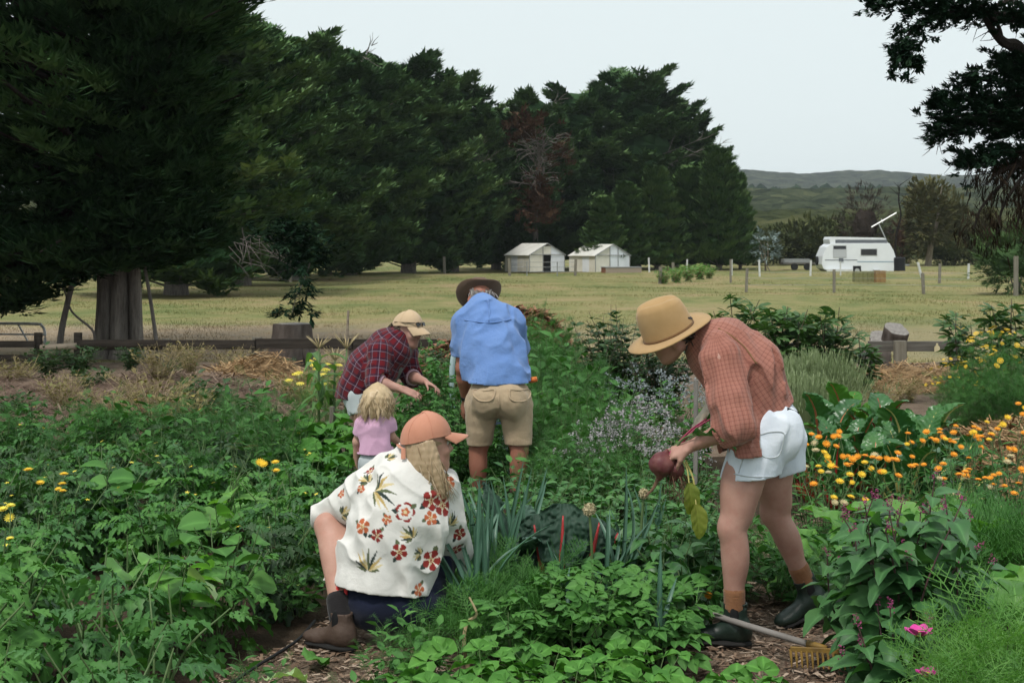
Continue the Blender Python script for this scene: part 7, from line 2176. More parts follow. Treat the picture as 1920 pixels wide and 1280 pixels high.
# ---------------------------------------------------------------- the crouching woman in the floral shirt
def crouch_woman():
	pel = at(735, 1118, 6.16)
	hipL, kneeL, ankL = at(694, 1118, 6.18), at(614, 984, 6.30), at(640, 1168, 6.05)
	hipR, kneeR, ankR = at(782, 1122, 6.2), at(842, 1000, 6.48), at(775, 1158, 6.16)
	mid, chest, neck = at(742, 1010, 6.13), at(758, 925, 6.18), at(780, 872, 6.22)
	shL, elL, wrL = at(693, 912, 6.23), at(630, 962, 6.40), at(665, 1000, 6.62)
	shR, elR, wrR = at(826, 912, 6.24), at(838, 1008, 6.30), at(868, 1062, 6.46)
	hd = at(803, 834, 6.22)
	lo, hi = bounds([hipL, ankL, ankR, hd, kneeL, elR, wrR, wrL, at(600, 1225, 6.3)], 0.15)
	sd = Sdf(lo, hi, 0.0055)
	sd.chain([pel, mid, chest, neck], [0.105, 0.095, 0.09, 0.055], 0.02)
	sd.cone(hipL, hipR, 0.095, 0.095, 0.03)
	sd.cone(shL, shR, 0.062, 0.062, 0.05)
	P, ax = grow_head(sd, hd, (0.90, 0.40, 0.08), (-0.06, 0.02, 1.0), 1.0)
	sd.cone(neck, P(-0.02, 0, -0.03), 0.052, 0.050, 0.03)
	grow_leg(sd, hipL, kneeL, ankL, 1.05, (0.6, -0.6, -0.2)); grow_leg(sd, hipR, kneeR, ankR, 1.05, (-0.2, -0.9, -0.2))
	sd.chain([shL, elL, wrL], [0.05, 0.042, 0.028], 0.03); sd.chain([shR, elR, wrR], [0.05, 0.042, 0.028], 0.03)
	grow_hand(sd, wrR, (0.5, 0.6, -0.7), (-0.3, 0.4, -0.8), (-0.8, 0.2, 0.1), 0.6, 0.95)
	grow_hand(sd, wrL, (0.7, 0.5, -0.4), (0.2, 0.4, -0.9), (0.6, -0.2, 0.3), 0.6, 0.95)
	o = skin_obj('person', sd, 'skin_fair', None, label='crouching woman in a salmon cap and white floral shirt, seen from behind', category='person')
	eyes(o, P, ax)
	# navy shorts
	sd = Sdf(*bounds([hipL, hipR, at(735, 1135, 6.1), at(660, 1080, 6.3), at(820, 1080, 6.4)], 0.19), 0.006)
	sd.ell(at(738, 1132, 6.16), (0.215, 0.155, 0.125), None, 0.05)
	sd.cone(hipL, V3(hipL) * 0.55 + V3(kneeL) * 0.45, 0.115, 0.108, 0.05); sd.cone(hipR, V3(hipR) * 0.3 + V3(kneeR) * 0.7, 0.115, 0.098, 0.05)
	sd.ell(at(782, 1150, 6.2), (0.13, 0.13, 0.11), None, 0.05)
	sd.warp(folds((1, 0, 0.2), 0.009, 13, 4, 12))
	d = nrm(V3(kneeL) - V3(hipL)); sd.hem(V3(hipL) * 0.6 + V3(kneeL) * 0.4, d, V3(hipL) * 0.45 + V3(kneeL) * 0.55, 0.13, 0.03, 0.01)
	sr = skin_obj('shorts', sd, 'navy_denim', o)
	# shirt with its print
	sd = Sdf(*bounds([shL, shR, elL, elR, at(605, 1110, 6.15), at(845, 1115, 6.2), neck], 0.24), 0.0048)
	yv = (0, 1, 0)
	sd.cone(at(758, 910, 6.20), at(746, 985, 6.15), 0.168, 0.195, 0.06, (yv, 0.70))
	sd.cone(at(746, 985, 6.15), at(720, 1100, 6.15), 0.195, 0.236, 0.06, (yv, 0.66))
	sd.cone(neck, at(766, 905, 6.2), 0.070, 0.13, 0.05, (yv, 0.8))
	sd.cone(shL, elL, 0.086, 0.090, 0.05); sd.cone(elL, V3(elL) * 0.55 + V3(wrL) * 0.45, 0.088, 0.07, 0.03)
	sd.cone(shR, elR, 0.076, 0.078, 0.04); sd.cone(elR, V3(elR) * 0.55 + V3(wrR) * 0.45, 0.076, 0.060, 0.03)
	sd.cone(at(690, 1060, 6.2), at(655, 1085, 6.28), 0.10, 0.10, 0.06)
	f1 = folds((0.25, 0, -1), 0.034, 9, 2.2, 21); f2 = folds((1, 0, -0.7), 0.026, 11, 2.6, 23)
	sd.warp(lambda Q: f1(Q) * np.clip((0.75 - Q[:, 2]) * 4, 0.25, 1) + f2(Q) * np.clip((Q[:, 2] - 0.45) * 4, 0, 0.8))
	sd.hem(at(722, 1100, 6.15), (-0.10, 0, -1), at(722, 1170, 6.15), (0.40, 0.45, 0.18), 0.05, 0.012)
	sd.cone(P(-0.02, 0, -0.02), V3(neck) + np.array([0.0, 0.0, -0.01]), 0.055, 0.058, 0.0, sub=True)
	flowers = [  # the print: place on the shirt as it hangs, kind, radius in metres, turn
		(830, 948, 'red', 0.050, 0.0), (862, 1000, 'red', 0.03, 0.3), (822, 925, 'red', 0.030, 0.5), (807, 972, 'orange', 0.032, 0.9), (808, 937, 'red', 0.044, 0.2), (842, 905, 'orange', 0.032, 0.4), (822, 893, 'orange', 0.026, 0.3), (760, 960, 'ring', 0.040, 0.0),
		(725, 972, 'orange', 0.022, 0.5), (707, 1003, 'red', 0.030, 0.1), (680, 987, 'orange', 0.034, 0.7), (748, 1035, 'red', 0.036, 0.4), (742, 1085, 'red', 0.034, 0.8), (808, 1050, 'red', 0.045, 0.2), (785, 1105, 'orange', 0.03, 0.1),
		(695, 883, 'red', 0.022, 0.3), (678, 916, 'orange', 0.018, 0.3), (620, 1042, 'red', 0.034, 0.9), (640, 925, 'orange', 0.02, 0.2), (800, 868, 'ring', 0.026, 0.4), (855, 1030, 'red', 0.03, 0.1), (645, 1000, 'red', 0.026, 0.5)]
	sprays = [(760, 888, 1.2, 0.075), (702, 920, 0.5, 0.075), (690, 1070, 1.5, 0.080), (665, 985, 0.8, 0.075), (650, 1070, 2.6, 0.045), (690, 905, 2.2, 0.04), (843, 985, 1.4, 0.05), (640, 965, 0.2, 0.05), (725, 860, 1.0, 0.035), (790, 1040, 2.8, 0.035), (720, 1098, 0.3, 0.03), (832, 925, 1.1, 0.035), (775, 1010, 2.2, 0.045)]
	def paint(V, nr):
		px = 960 + F * V[:, 0] / V[:, 1]; py = HZ + F * (CAMH - V[:, 2]) / V[:, 1]
		C = np.tile(np.array([0.68, 0.665, 0.635]), (len(V), 1))
		RED, RUST, OCH, LEAFC, DARK, CRM = (np.array(c) for c in ((0.24, 0.022, 0.018), (0.46, 0.115, 0.045), (0.46, 0.33, 0.12), (0.10, 0.12, 0.06), (0.03, 0.045, 0.04), (0.62, 0.52, 0.30)))
		def anchor(x, y):
			d2 = (px - x) ** 2 + (py - y) ** 2 + np.where(nr[:, 1] > 0.1, 1e6, 0)
			i = np.argmin(d2)
			n = nr[i]; u = nrm(np.cross([0, 0, 1.0], n)); w = np.cross(n, u)
			rel = V - V[i]
			return rel @ u, rel @ w, np.abs(rel @ n) < 0.10, (nr @ n) > -0.2
		def leafshape(a, b, an, off, L, W, col):
			x = (a * math.cos(an) + b * math.sin(an)) - off; y = -a * math.sin(an) + b * math.cos(an)
			t = np.clip(x / L, 0, 1)
			m = (x > 0) & (x < L) & (np.abs(y) < W * np.sin(PI * t ** 0.8) * 0.5)
			return m
		for x, y, an, L in sprays:
			a, b, ok, ok2 = anchor(x, y)
			for k in range(9):
				q = an + (k - 4) * 0.34
				m = leafshape(a, b, q, 0.004, 1.3 * L * (0.55 + 0.45 * math.cos((k - 4) * 0.4)), 0.012, None) & ok & ok2
				C[m] = (LEAFC, DARK, OCH, CRM)[(k * 7) % 4]
		for x, y, kind, rad, tw in flowers:
			a, b, ok, ok2 = anchor(x, y)
			rr = np.hypot(a, b); th = np.arctan2(b, a) + tw
			lobe = 0.66 + 0.34 * np.abs(np.cos(2.5 * th)) ** 0.7
			ok = ok & ok2
			for k in (0, 1):
				m = leafshape(a, b, tw * 3 + 2.4 * k + 0.6, rad * 0.7, rad * 0.8, rad * 0.55, None) & ok
				C[m] = DARK if k else LEAFC
			col = {'red': RED, 'orange': RUST, 'ring': RED}[kind]
			if kind == 'ring':
				m = ok & (rr < rad * lobe * 1.1) & (rr > rad * 0.80) & (np.abs(np.cos(2.5 * th)) > 0.35); C[m] = RED
				m = ok & (rr < rad * 0.50 * lobe) ; C[m] = RUST
				m = ok & (rr < rad * 0.18); C[m] = CRM
				continue
			m = ok & (rr < rad * lobe); C[m] = col
			m = ok & (rr < rad * lobe * 0.95) & (np.abs(np.sin(2.5 * th)) > 0.93) & (rr > rad * 0.3); C[m] = (0.70, 0.62, 0.52)
			m = ok & (rr < rad * (0.26 + 0.10 * np.cos(9 * th))); C[m] = CRM
			m = ok & (rr < rad * 0.12); C[m] = col
		return C
	skin_obj('shirt', sd, 'floral_cotton', o, cols=paint, it=1)
	# boots
	boot(o, 'boot', V3(ankL), (-0.85, 0.45, 0), 0.06, 'brown_boot', 'boot_sole', 1.0, 0.0, elastic=True)
	boot(o, 'boot', V3(ankR) + np.array([0, 0, -0.005]), (0.25, 0.95, 0), 0.06, 'brown_boot', 'boot_sole', 1.0, 0.0, elastic=True)
	for k_, a_ in ((kneeL, ankL), (kneeR, ankR)):
		w = nrm(V3(k_) - V3(a_)); sock(o, V3(a_) + w * 0.03, V3(a_) + w * 0.10, 0.049, 'black_sock')
	# cap and hair
	M = head_m(P, ax, 1.07)
	cap(o, 'cap', M, 'salmon_twill', 0.22)
	rs = np.random.RandomState(5)
	roots, mids, ends = [], [], []
	for (a, g, h_, ea, eg, eh) in [(-0.095, 0.01, 0.02, -0.10, 0.02, -0.20), (-0.085, 0.045, 0.015, -0.075, 0.07, -0.20), (-0.06, 0.072, 0.015, -0.01, 0.095, -0.21), (-0.015, 0.084, 0.02, 0.03, 0.105, -0.22), (-0.035, 0.082, 0.018, 0.01, 0.10, -0.23), (-0.085, -0.04, 0.015, -0.085, -0.03, -0.17), (-0.05, -0.076, 0.015, 0.0, -0.09, -0.19), (0.0, -0.084, 0.02, 0.05, -0.09, -0.19), (-0.09, 0.025, 0.018, -0.09, 0.045, -0.20)]:
		roots.append(P(a, g, h_)); ends.append(P(ea, eg, eh)); mids.append(P((a + ea) / 2 - 0.005, (g + eg) / 2 * 1.12, (h_ + eh) / 2))
	hr = strands(o, 'hair', roots, ends, 'blonde_hair', 420, rs, 0.0022, 0, 0.014, 8, mids)
	r2, m2, e2 = [], [], []
	for i in list(range(5)) + [len(roots) - 1]:
		for j in (0.0, 0.5):
			n_ = min(len(roots) - 1, i + 1) if i < 4 else i
			r2.append(V3(roots[i]) * (1 - j) + V3(roots[n_]) * j); m2.append(V3(mids[i]) * (1 - j) + V3(mids[n_]) * j); e2.append(V3(ends[i]) * (1 - j) + V3(ends[n_]) * j + rs.randn(3) * 0.01)
	hair_mass(hr, r2, m2, e2, 'blonde_hair', 0.013, 3)
	b = MB(); v, f = lump(P(-0.022, 0, 0.0), (0.080, 0.080, 0.075), rs, 16); b.add(v, f, 0.3); b.build('scalp_hair', 'blonde_hair', hr, smooth=True)
	return dict(P=P, ax=ax)
CW = crouch_woman()
b = MB()
o = thing('secateurs', 'red-handled secateurs tucked into the navy shorts of the crouching woman', 'tool', at(641, 1108, 6.10))
for dx in (-0.013, 0.013):
	b = MB(); b.tube(bez([(dx * 0.8, 0.02, 0.045), (dx * 1.3, 0.0, 0.02), (dx * 1.2, -0.004, -0.02), (dx * 0.9, 0, -0.034)], 4), np.interp(np.linspace(0, 1, 13), [0, 0.8, 1], [0.008, 0.009, 0.005]), 8); b.build('handle', 'red_plastic', o, smooth=True)

# ---------------------------------------------------------------- the man in the blue shirt
def blue_man():
	hipL, kneeL, ankL = at(908, 748, 9.3), at(896, 842, 9.34), at(898, 936, 9.38)
	hipR, kneeR, ankR = at(965, 748, 9.3), at(974, 842, 9.26), at(970, 936, 9.30)
	pel, mid, chest, neck = at(937, 735, 9.3), at(925, 665, 9.4), at(915, 607, 9.52), at(905, 572, 9.62)
	shL, elL, wrL = at(872, 608, 9.52), at(868, 690, 9.53), at(874, 748, 9.64)
	shR, elR, wrR = at(960, 604, 9.54), at(978, 680, 9.72), at(960, 735, 9.92)
	hd = at(900, 566, 9.74)
	lo, hi = bounds([ankL, ankR, hd, shL, shR, elL, elR, wrR, at(868, 775, 9.7), at(900, 530, 9.8)], 0.16)
	sd = Sdf(lo, hi, 0.0075)
	sd.chain([pel, mid, chest, neck], [0.11, 0.11, 0.11, 0.062], 0.02)
	sd.cone(shL, shR, 0.062, 0.062, 0.03)
	P, ax = grow_head(sd, hd, (-0.15, 0.72, -0.65), (-0.10, 0.62, 0.75), 1.05)
	sd.cone(neck, P(-0.03, 0, -0.03), 0.066, 0.062, 0.03)
	grow_leg(sd, hipL, kneeL, ankL, 1.15); grow_leg(sd, hipR, kneeR, ankR, 1.15)
	for s_, e_, w_ in ((shL, elL, wrL), (shR, elR, wrR)):
		sd.chain([s_, e_], [0.06, 0.048], 0.03); sd.chain([e_, V3(e_) * 0.65 + V3(w_) * 0.35, w_], [0.047, 0.049, 0.032], 0.02)
	grow_hand(sd, wrL, V3(at(868, 775, 9.68)) - V3(wrL), (0.9, 0.3, 0), (0.2, 1.0, 0), 0.6, 1.1)
	grow_hand(sd, wrR, (-0.4, 0.5, -0.5), (-0.6, 0.3, -0.5), (-0.3, 0.3, 0.8), 0.6, 1.1)
	o = skin_obj('person', sd, 'skin_ruddy', None, label='man in a blue shirt and khaki shorts seen from behind, bending forward', category='person')
	eyes(o, P, ax, 1.05)
	sd = Sdf(*bounds([shL, shR, elL, at(870, 725, 9.3), at(1000, 725, 9.3), neck, elR], 0.24), 0.0075)
	yv = (0, 1, 0)
	sd.cone(at(914, 612, 9.52), at(922, 660, 9.42), 0.190, 0.200, 0.06, (yv, 0.75)); sd.cone(at(922, 660, 9.42), at(934, 730, 9.32), 0.200, 0.228, 0.06, (yv, 0.78))
	sd.cone(neck, chest, 0.09, 0.165, 0.06)
	sd.cone(shL, V3(shL) * 0.15 + V3(elL) * 0.85, 0.088, 0.078, 0.04); sd.cone(shR, V3(shR) * 0.15 + V3(elR) * 0.85, 0.088, 0.078, 0.04)
	f1 = folds((0.1, 0, 1), 0.020, 8, 2.2, 31); f2 = folds((1, 0, 0.45), 0.020, 9, 2.0, 33)
	sd.warp(lambda Q: 0.7 * f1(Q) + 0.9 * f2(Q))
	sd.hem(at(935, 716, 9.3), (0, 0.06, -1), at(935, 752, 9.3), (0.30, 0.4, 0.135), 0.05, 0.014)
	d = nrm(V3(elL) - V3(shL)); sd.hem(V3(shL) * 0.25 + V3(elL) * 0.75, d, V3(shL) * 0.02 + V3(elL) * 0.98, 0.088, 0.03, 0.012)
	d = nrm(V3(elR) - V3(shR)); sd.hem(V3(shR) * 0.25 + V3(elR) * 0.75, d, V3(shR) * 0.0 + V3(elR) * 1.0, 0.085, 0.03, 0.012)
	sd.cone(P(-0.03, 0, -0.05), neck, 0.066, 0.068, 0.0, sub=True)
	sh = skin_obj('shirt', sd, 'blue_linen', o, it=1)
	seam(sh, 'yoke_seam', [(868, 598), (890, 600), (915, 602), (940, 601), (960, 597)], 'blue_linen', 0.004)
	seam(sh, 'pleat', [(916, 560), (918, 580), (919, 600)], 'blue_linen', 0.005)
	sd = Sdf(*bounds([hipL, hipR, kneeL, kneeR, pel], 0.2), 0.007)
	sd.ell(at(936, 742, 9.3), (0.205, 0.165, 0.13), None, 0.04)
	sd.cone(at(903, 762, 9.3), at(897, 845, 9.34), 0.108, 0.072, 0.015); sd.cone(at(968, 762, 9.29), at(973, 845, 9.26), 0.108, 0.072, 0.015)
	for px in (914, 957):
		sd.ell(at(px, 755, 9.20), (0.088, 0.095, 0.10), None, 0.05)
	f1 = folds((0, 0, 1), 0.012, 10, 3, 41); f2 = folds((1, 0, -0.2), 0.010, 12, 4, 43)
	sd.warp(lambda Q: f1(Q) + 0.7 * f2(Q))
	sd.hem(at(897, 834, 9.34), (0, 0, -1), at(890, 858, 9.34), (0.15, 0.2, 0.105), 0.04, 0.012)
	sd.hem(at(974, 834, 9.26), (0, 0, -1), at(982, 858, 9.26), (0.15, 0.2, 0.105), 0.04, 0.012)
	sr = skin_obj('shorts', sd, 'khaki', o, it=1)
	for x in (906, 976):
		seam(sr, 'pocket', [(x - 20, 728), (x - 20, 742), (x - 8, 751), (x + 8, 751), (x + 19, 742), (x + 19, 728), (x, 730), (x - 20, 728)], 'khaki', 0.006)
	seam(sr, 'seat_seam', [(937, 724), (937, 745), (936, 765), (933, 780)], 'khaki', 0.005)
	for a_ in (ankL, ankR):
		boot(o, 'boot', V3(a_) + np.array([0, 0, 0.0]), (0.05, 1, 0), 0.07, 'brown_boot', 'boot_sole', 1.12, elastic=False)
	w = nrm(V3(elL) - V3(wrL)); b = MB(); b.tube([V3(wrL) + w * 0.005, V3(wrL) + w * 0.03], 0.038, 12); b.build('wristwatch', 'watch_band', o, smooth=True)
	M = head_m(P, ax, 1.1)
	felt_hat(o, 'brimmed_hat', M, 'brown_felt', 'hat_band', 0.062, 0.10, 0.045, 0.010)
	rs = np.random.RandomState(7)
	roots = [P(-0.09, g, 0.02) for g in (-0.06, -0.03, 0, 0.03, 0.06)]; ends = [P(-0.10, g * 0.8, -0.05) for g in (-0.06, -0.03, 0, 0.03, 0.06)]
	strands(o, 'hair', roots, ends, 'grey_hair', 60, rs, 0.007, 0, 0.004)
blue_man()

# ---------------------------------------------------------------- the person in the plaid shirt
def plaid_person():
	hipR, kneeR, ankR = at(674, 742, 10.02), at(690, 826, 9.97), at(674, 898, 10.02)
	hipL, kneeL, ankL = at(692, 742, 10.22), at(710, 826, 10.27), at(700, 892, 10.3)
	pel, mid, chest, neck = at(683, 735, 10.12), at(702, 690, 10.10), at(732, 654, 10.09), at(752, 634, 10.09)
	shR, elR, wrR = at(712, 660, 9.92), at(707, 716, 9.84), at(752, 729, 9.80)
	shL, elL, wrL = at(762, 660, 10.24), at(770, 706, 10.16), at(796, 715, 9.98)
	hd = at(765, 620, 10.08)
	lo, hi = bounds([ankR, ankL, hd, elR, wrR, wrL, at(785, 735, 9.8), at(770, 585, 10)], 0.15)
	sd = Sdf(lo, hi, 0.0075)
	sd.chain([pel, mid, chest, neck], [0.11, 0.10, 0.10, 0.052], 0.02)
	sd.cone(shR, shL, 0.06, 0.06, 0.05)
	P, ax = grow_head(sd, hd, (0.84, -0.52, -0.10), (0.12, -0.05, 0.99), 1.0)
	sd.cone(neck, P(-0.03, 0, -0.04), 0.054, 0.052, 0.03)
	grow_leg(sd, hipR, kneeR, ankR, 1.0, (-1, 0, 0)); grow_leg(sd, hipL, kneeL, ankL, 1.0, (-1, 0, 0))
	for s_, e_, w_ in ((shL, elL, wrL), (shR, elR, wrR)):
		sd.chain([s_, e_], [0.052, 0.042], 0.03); sd.chain([e_, V3(e_) * 0.65 + V3(w_) * 0.35, w_], [0.041, 0.040, 0.027], 0.02)
	grow_hand(sd, wrR, V3(at(776, 738, 9.78)) - V3(wrR), (0.2, 0.3, -0.9), (0.2, 0.9, 0.3), 0.55, 1.0)
	grow_hand(sd, wrL, (0.7, -0.5, -0.3), (-0.3, -0.3, -0.9), (-0.4, -0.8, 0.2), 0.5, 1.0)
	o = skin_obj('person', sd, 'skin_warm', None, label='person in a red plaid shirt and sand-coloured cap, bending and reaching forward', category='person')
	eyes(o, P, ax)
	yv = (0, 1, 0)
	sd = Sdf(*bounds([shR, shL, elR, elL, at(645, 715, 10.1), at(690, 775, 10.1), neck], 0.16), 0.007)
	sd.cone(at(730, 657, 10.09), at(700, 693, 10.10), 0.165, 0.175, 0.06, (yv, 1.05)); sd.cone(at(700, 693, 10.10), at(672, 750, 10.12), 0.175, 0.165, 0.06, (yv, 1.1))
	sd.cone(neck, chest, 0.08, 0.13, 0.05)
	sd.cone(at(668, 728, 10.06), at(688, 765, 10.04), 0.12, 0.115, 0.05)
	for s_, e_, w_ in ((shR, elR, wrR), (shL, elL, wrL)):
		sd.cone(s_, e_, 0.084, 0.076, 0.04); sd.cone(e_, V3(e_) * 0.72 + V3(w_) * 0.28, 0.070, 0.060, 0.03)
	sd.warp(folds(V3(mid) - V3(chest), 0.012, 9, 2.6, 51))
	sd.hem(at(668, 752, 10.1), (-0.42, 0, -0.9), at(660, 790, 10.08), (0.22, 0.4, 0.16), 0.05, 0.012)
	for s_, e_, w_ in ((shR, elR, wrR), (shL, elL, wrL)):
		sd.hem(V3(e_) * 0.82 + V3(w_) * 0.18, nrm(V3(w_) - V3(e_)), V3(e_) * 0.55 + V3(w_) * 0.45, 0.075, 0.03, 0.01)
	# open front
	sd.cone(at(772, 662, 9.90), at(752, 735, 9.88), 0.038, 0.055, 0.0, sub=True)
	skin_obj('shirt', sd, 'red_plaid', o, bones=[(chest, mid, 0.16, yv), (mid, at(672, 750, 10.12), 0.16, yv), (shR, elR, 0.08, (1, 0, 0)), (shL, elL, 0.08, (1, 0, 0)), (elR, wrR, 0.06, (0, 0, 1)), (elL, wrL, 0.06, (0, 0, 1))], it=1)
	for e_, w_ in ((elR, wrR), (elL, wrL)):
		q = Sdf(*bounds([V3(e_) * 0.75 + V3(w_) * 0.25], 0.13), 0.006)
		q.cone(V3(e_) * 0.84 + V3(w_) * 0.16, V3(e_) * 0.72 + V3(w_) * 0.28, 0.060, 0.058, 0.01)
		q.hem(V3(e_) * 0.74 + V3(w_) * 0.26, nrm(V3(w_) - V3(e_)), None, None, 0.02, 0.01)
		skin_obj('cuff', q, 'pink_lining', o)
	q = Sdf(*bounds([chest, mid, at(750, 640, 9.98)], 0.2), 0.008)
	q.cone(at(744, 655, 10.06), at(718, 705, 10.07), 0.105, 0.105, 0.03)
	skin_obj('undershirt', q, 'grey_jersey', o)
	q = Sdf(*bounds([hipR, hipL, kneeR], 0.2), 0.008)
	q.ell(at(676, 735, 10.12), (0.135, 0.18, 0.14), None, 0.04); q.cone(hipR, V3(hipR) * 0.5 + V3(kneeR) * 0.5, 0.105, 0.095, 0.04); q.cone(hipL, V3(hipL) * 0.5 + V3(kneeL) * 0.5, 0.105, 0.095, 0.04)
	q.warp(folds((0, 0, 1), 0.008, 12, 4, 55))
	for h_, k_ in ((hipR, kneeR), (hipL, kneeL)):
		q.hem(V3(h_) * 0.6 + V3(k_) * 0.4, nrm(V3(k_) - V3(h_)), V3(h_) * 0.4 + V3(k_) * 0.6, 0.11, 0.03, 0.01)
	skin_obj('shorts', q, 'pale_denim', o)
	for a_ in (ankR, ankL):
		boot(o, 'boot', a_, (1, -0.1, 0), 0.06, 'brown_boot', 'boot_sole', 1.0, elastic=False)
	M = head_m(P, ax, 1.07)
	cap(o, 'cap', M, 'sand_twill', 0.42, strap=False)
	# sunglasses pushed up on the visor
	g = thing_child('sunglasses', o)
	for s_ in (-1, 1):
		pts = [xf(np.array([p]), M)[0] for p in ((0.098, s_ * 0.012, 0.066), (0.104, s_ * 0.012, 0.048), (0.101, s_ * 0.044, 0.044), (0.088, s_ * 0.052, 0.064), (0.094, s_ * 0.03, 0.070))]
		b = MB(); n = len(pts); b.add(np.array(pts + [p + ax[0] * 0.005 for p in pts]), [np.array([list(range(n))]), np.array([list(range(2 * n - 1, n - 1, -1))]), np.array([(k, (k + 1) % n, n + (k + 1) % n, n + k) for k in range(n)])]); b.build('lens', 'black_plastic', g)
		b = MB(); b.tube([xf(np.array([p]), M)[0] for p in ((0.088, s_ * 0.054, 0.064), (0.03, s_ * 0.088, 0.060), (-0.06, s_ * 0.078, 0.052))], 0.0032, 5); b.build('temple_arm', 'black_plastic', g)
	b = MB(); b.tube([xf(np.array([p]), M)[0] for p in ((0.100, -0.014, 0.064), (0.102, 0.014, 0.064))], 0.003, 5); b.build('bridge', 'black_plastic', g)
	rs = np.random.RandomState(9)
	roots = [P(-0.09, k, 0.03) for k in (-0.06, -0.03, 0, 0.03, 0.06)] + [P(-0.03, s_ * 0.082, 0.02) for s_ in (-1, 1)] * 2
	ends = [P(-0.115, k, -0.055) for k in (-0.06, -0.03, 0, 0.03, 0.06)] + [P(-0.05, s_ * 0.085, -0.05) for s_ in (-1, 1)] + [P(-0.02, s_ * 0.084, -0.03) for s_ in (-1, 1)]
	strands(o, 'hair', roots, ends, 'brown_hair', 110, rs, 0.007, 0, 0.012)
plaid_person()

# ---------------------------------------------------------------- the small child
def child():
	Y = 8.95
	hipL, hipR = at(692, 868, Y), at(716, 868, Y + 0.02)
	kneeL, kneeR, ankL, ankR = at(688, 920, Y + 0.02), at(718, 920, Y), at(686, 968, Y), at(720, 966, Y + 0.03)
	pel, chest, neck = at(704, 858, Y), at(703, 806, Y), at(706, 782, Y + 0.01)
	shL, elL, wrL = at(680, 795, Y), at(670, 828, Y + 0.02), at(668, 858, Y + 0.05)
	shR, elR, wrR = at(727, 795, Y + 0.02), at(733, 818, Y + 0.03), at(752, 832, Y + 0.10)
	hd = at(709, 757, Y + 0.02)
	lo, hi = bounds([ankL, ankR, hd, wrL, wrR, at(709, 720, Y)], 0.12)
	sd = Sdf(lo, hi, 0.006)
	sd.chain([pel, chest, neck], [0.066, 0.060, 0.036], 0.02)
	sd.cone(shL, shR, 0.036, 0.036, 0.03)
	P, ax = grow_head(sd, hd, (0.55, 0.80, -0.15), (0.1, 0.1, 1), 0.80)
	sd.cone(neck, P(-0.01, 0, -0.04), 0.036, 0.036, 0.02)
	grow_leg(sd, hipL, kneeL, ankL, 0.62); grow_leg(sd, hipR, kneeR, ankR, 0.62)
	for s_, e_, w_ in ((shL, elL, wrL), (shR, elR, wrR)):
		sd.chain([s_, e_, w_], [0.033, 0.028, 0.020], 0.02)
	grow_hand(sd, wrL, (0, 0.2, -1), (0.9, 0.2, 0), (0.2, 0.9, 0), 0.5, 0.55); grow_hand(sd, wrR, (0.9, 0.2, -0.3), (0, 0.3, -0.9), (0, 0.9, 0.3), 0.5, 0.55)
	for a_, t_ in ((ankL, -0.1), (ankR, 0.3)):
		sd.cone(a_, V3(a_) + np.array([t_ * 0.1, 0.08, -0.03]), 0.026, 0.022, 0.02)
	o = skin_obj('person', sd, 'skin_child', None, label='small blonde child in a pink T-shirt standing behind the crouching woman', category='person')
	eyes(o, P, ax, 0.86)
	sd = Sdf(*bounds([shL, shR, elL, elR, at(700, 855, Y), neck], 0.13), 0.0055)
	sd.cone(at(703, 800, Y), at(703, 855, Y), 0.095, 0.118, 0.04, ((0, 1, 0), 0.8)); sd.cone(neck, at(703, 800, Y), 0.05, 0.08, 0.03)
	for s_, e_ in ((shL, elL), (shR, elR)):
		sd.cone(s_, V3(s_) * 0.2 + V3(e_) * 0.8, 0.052, 0.046, 0.03)
	sd.warp(folds((0.2, 0, 1), 0.007, 14, 4, 61))
	sd.hem(at(703, 850, Y), (0, 0, -1), at(703, 872, Y), (0.16, 0.2, 0.075), 0.03, 0.01)
	for s_, e_ in ((shL, elL), (shR, elR)):
		sd.hem(V3(s_) * 0.38 + V3(e_) * 0.62, nrm(V3(e_) - V3(s_)), e_, 0.055, 0.02, 0.008)
	skin_obj('t_shirt', sd, 'pink_jersey', o, it=1)
	sd = Sdf(*bounds([hipL, hipR, kneeL], 0.14), 0.006)
	sd.ell(at(704, 866, Y), (0.105, 0.085, 0.075), None, 0.03); sd.cone(hipL, V3(hipL) * 0.5 + V3(kneeL) * 0.5, 0.062, 0.062, 0.03); sd.cone(hipR, V3(hipR) * 0.5 + V3(kneeR) * 0.5, 0.062, 0.062, 0.03)
	sd.warp(folds((0, 0, 1), 0.006, 16, 5, 63))
	skin_obj('shorts', sd, 'pale_denim', o)
	rs = np.random.RandomState(13)
	roots, mids, ends = [], [], []
	for k in range(26):
		a = PI * (0.25 + 1.5 * k / 25)
		ca, sa = math.cos(a), math.sin(a)
		roots.append(P(-0.01 + ca * 0.03, sa * 0.025, 0.128)); mids.append(P(-0.012 + ca * 0.104, sa * 0.094, 0.045)); ends.append(P(-0.015 + ca * 0.105 + rs.randn() * 0.016, sa * 0.095 + rs.randn() * 0.012, -0.070 - 0.07 * rs.rand()))
	hr = strands(o, 'hair', roots, ends, 'child_hair', 420, rs, 0.0022, 0, 0.034, 8, mids)
	hair_mass(hr, roots, mids, [V3(e) + rs.randn(3) * 0.012 for e in ends], 'child_hair', 0.014, 5)
	b = MB(); v, f = lump(P(-0.012, 0, 0.035), (0.097, 0.086, 0.092), rs, 16); b.add(v, f, 0.45); b.build('scalp_hair', 'child_hair', hr, smooth=True)
child()
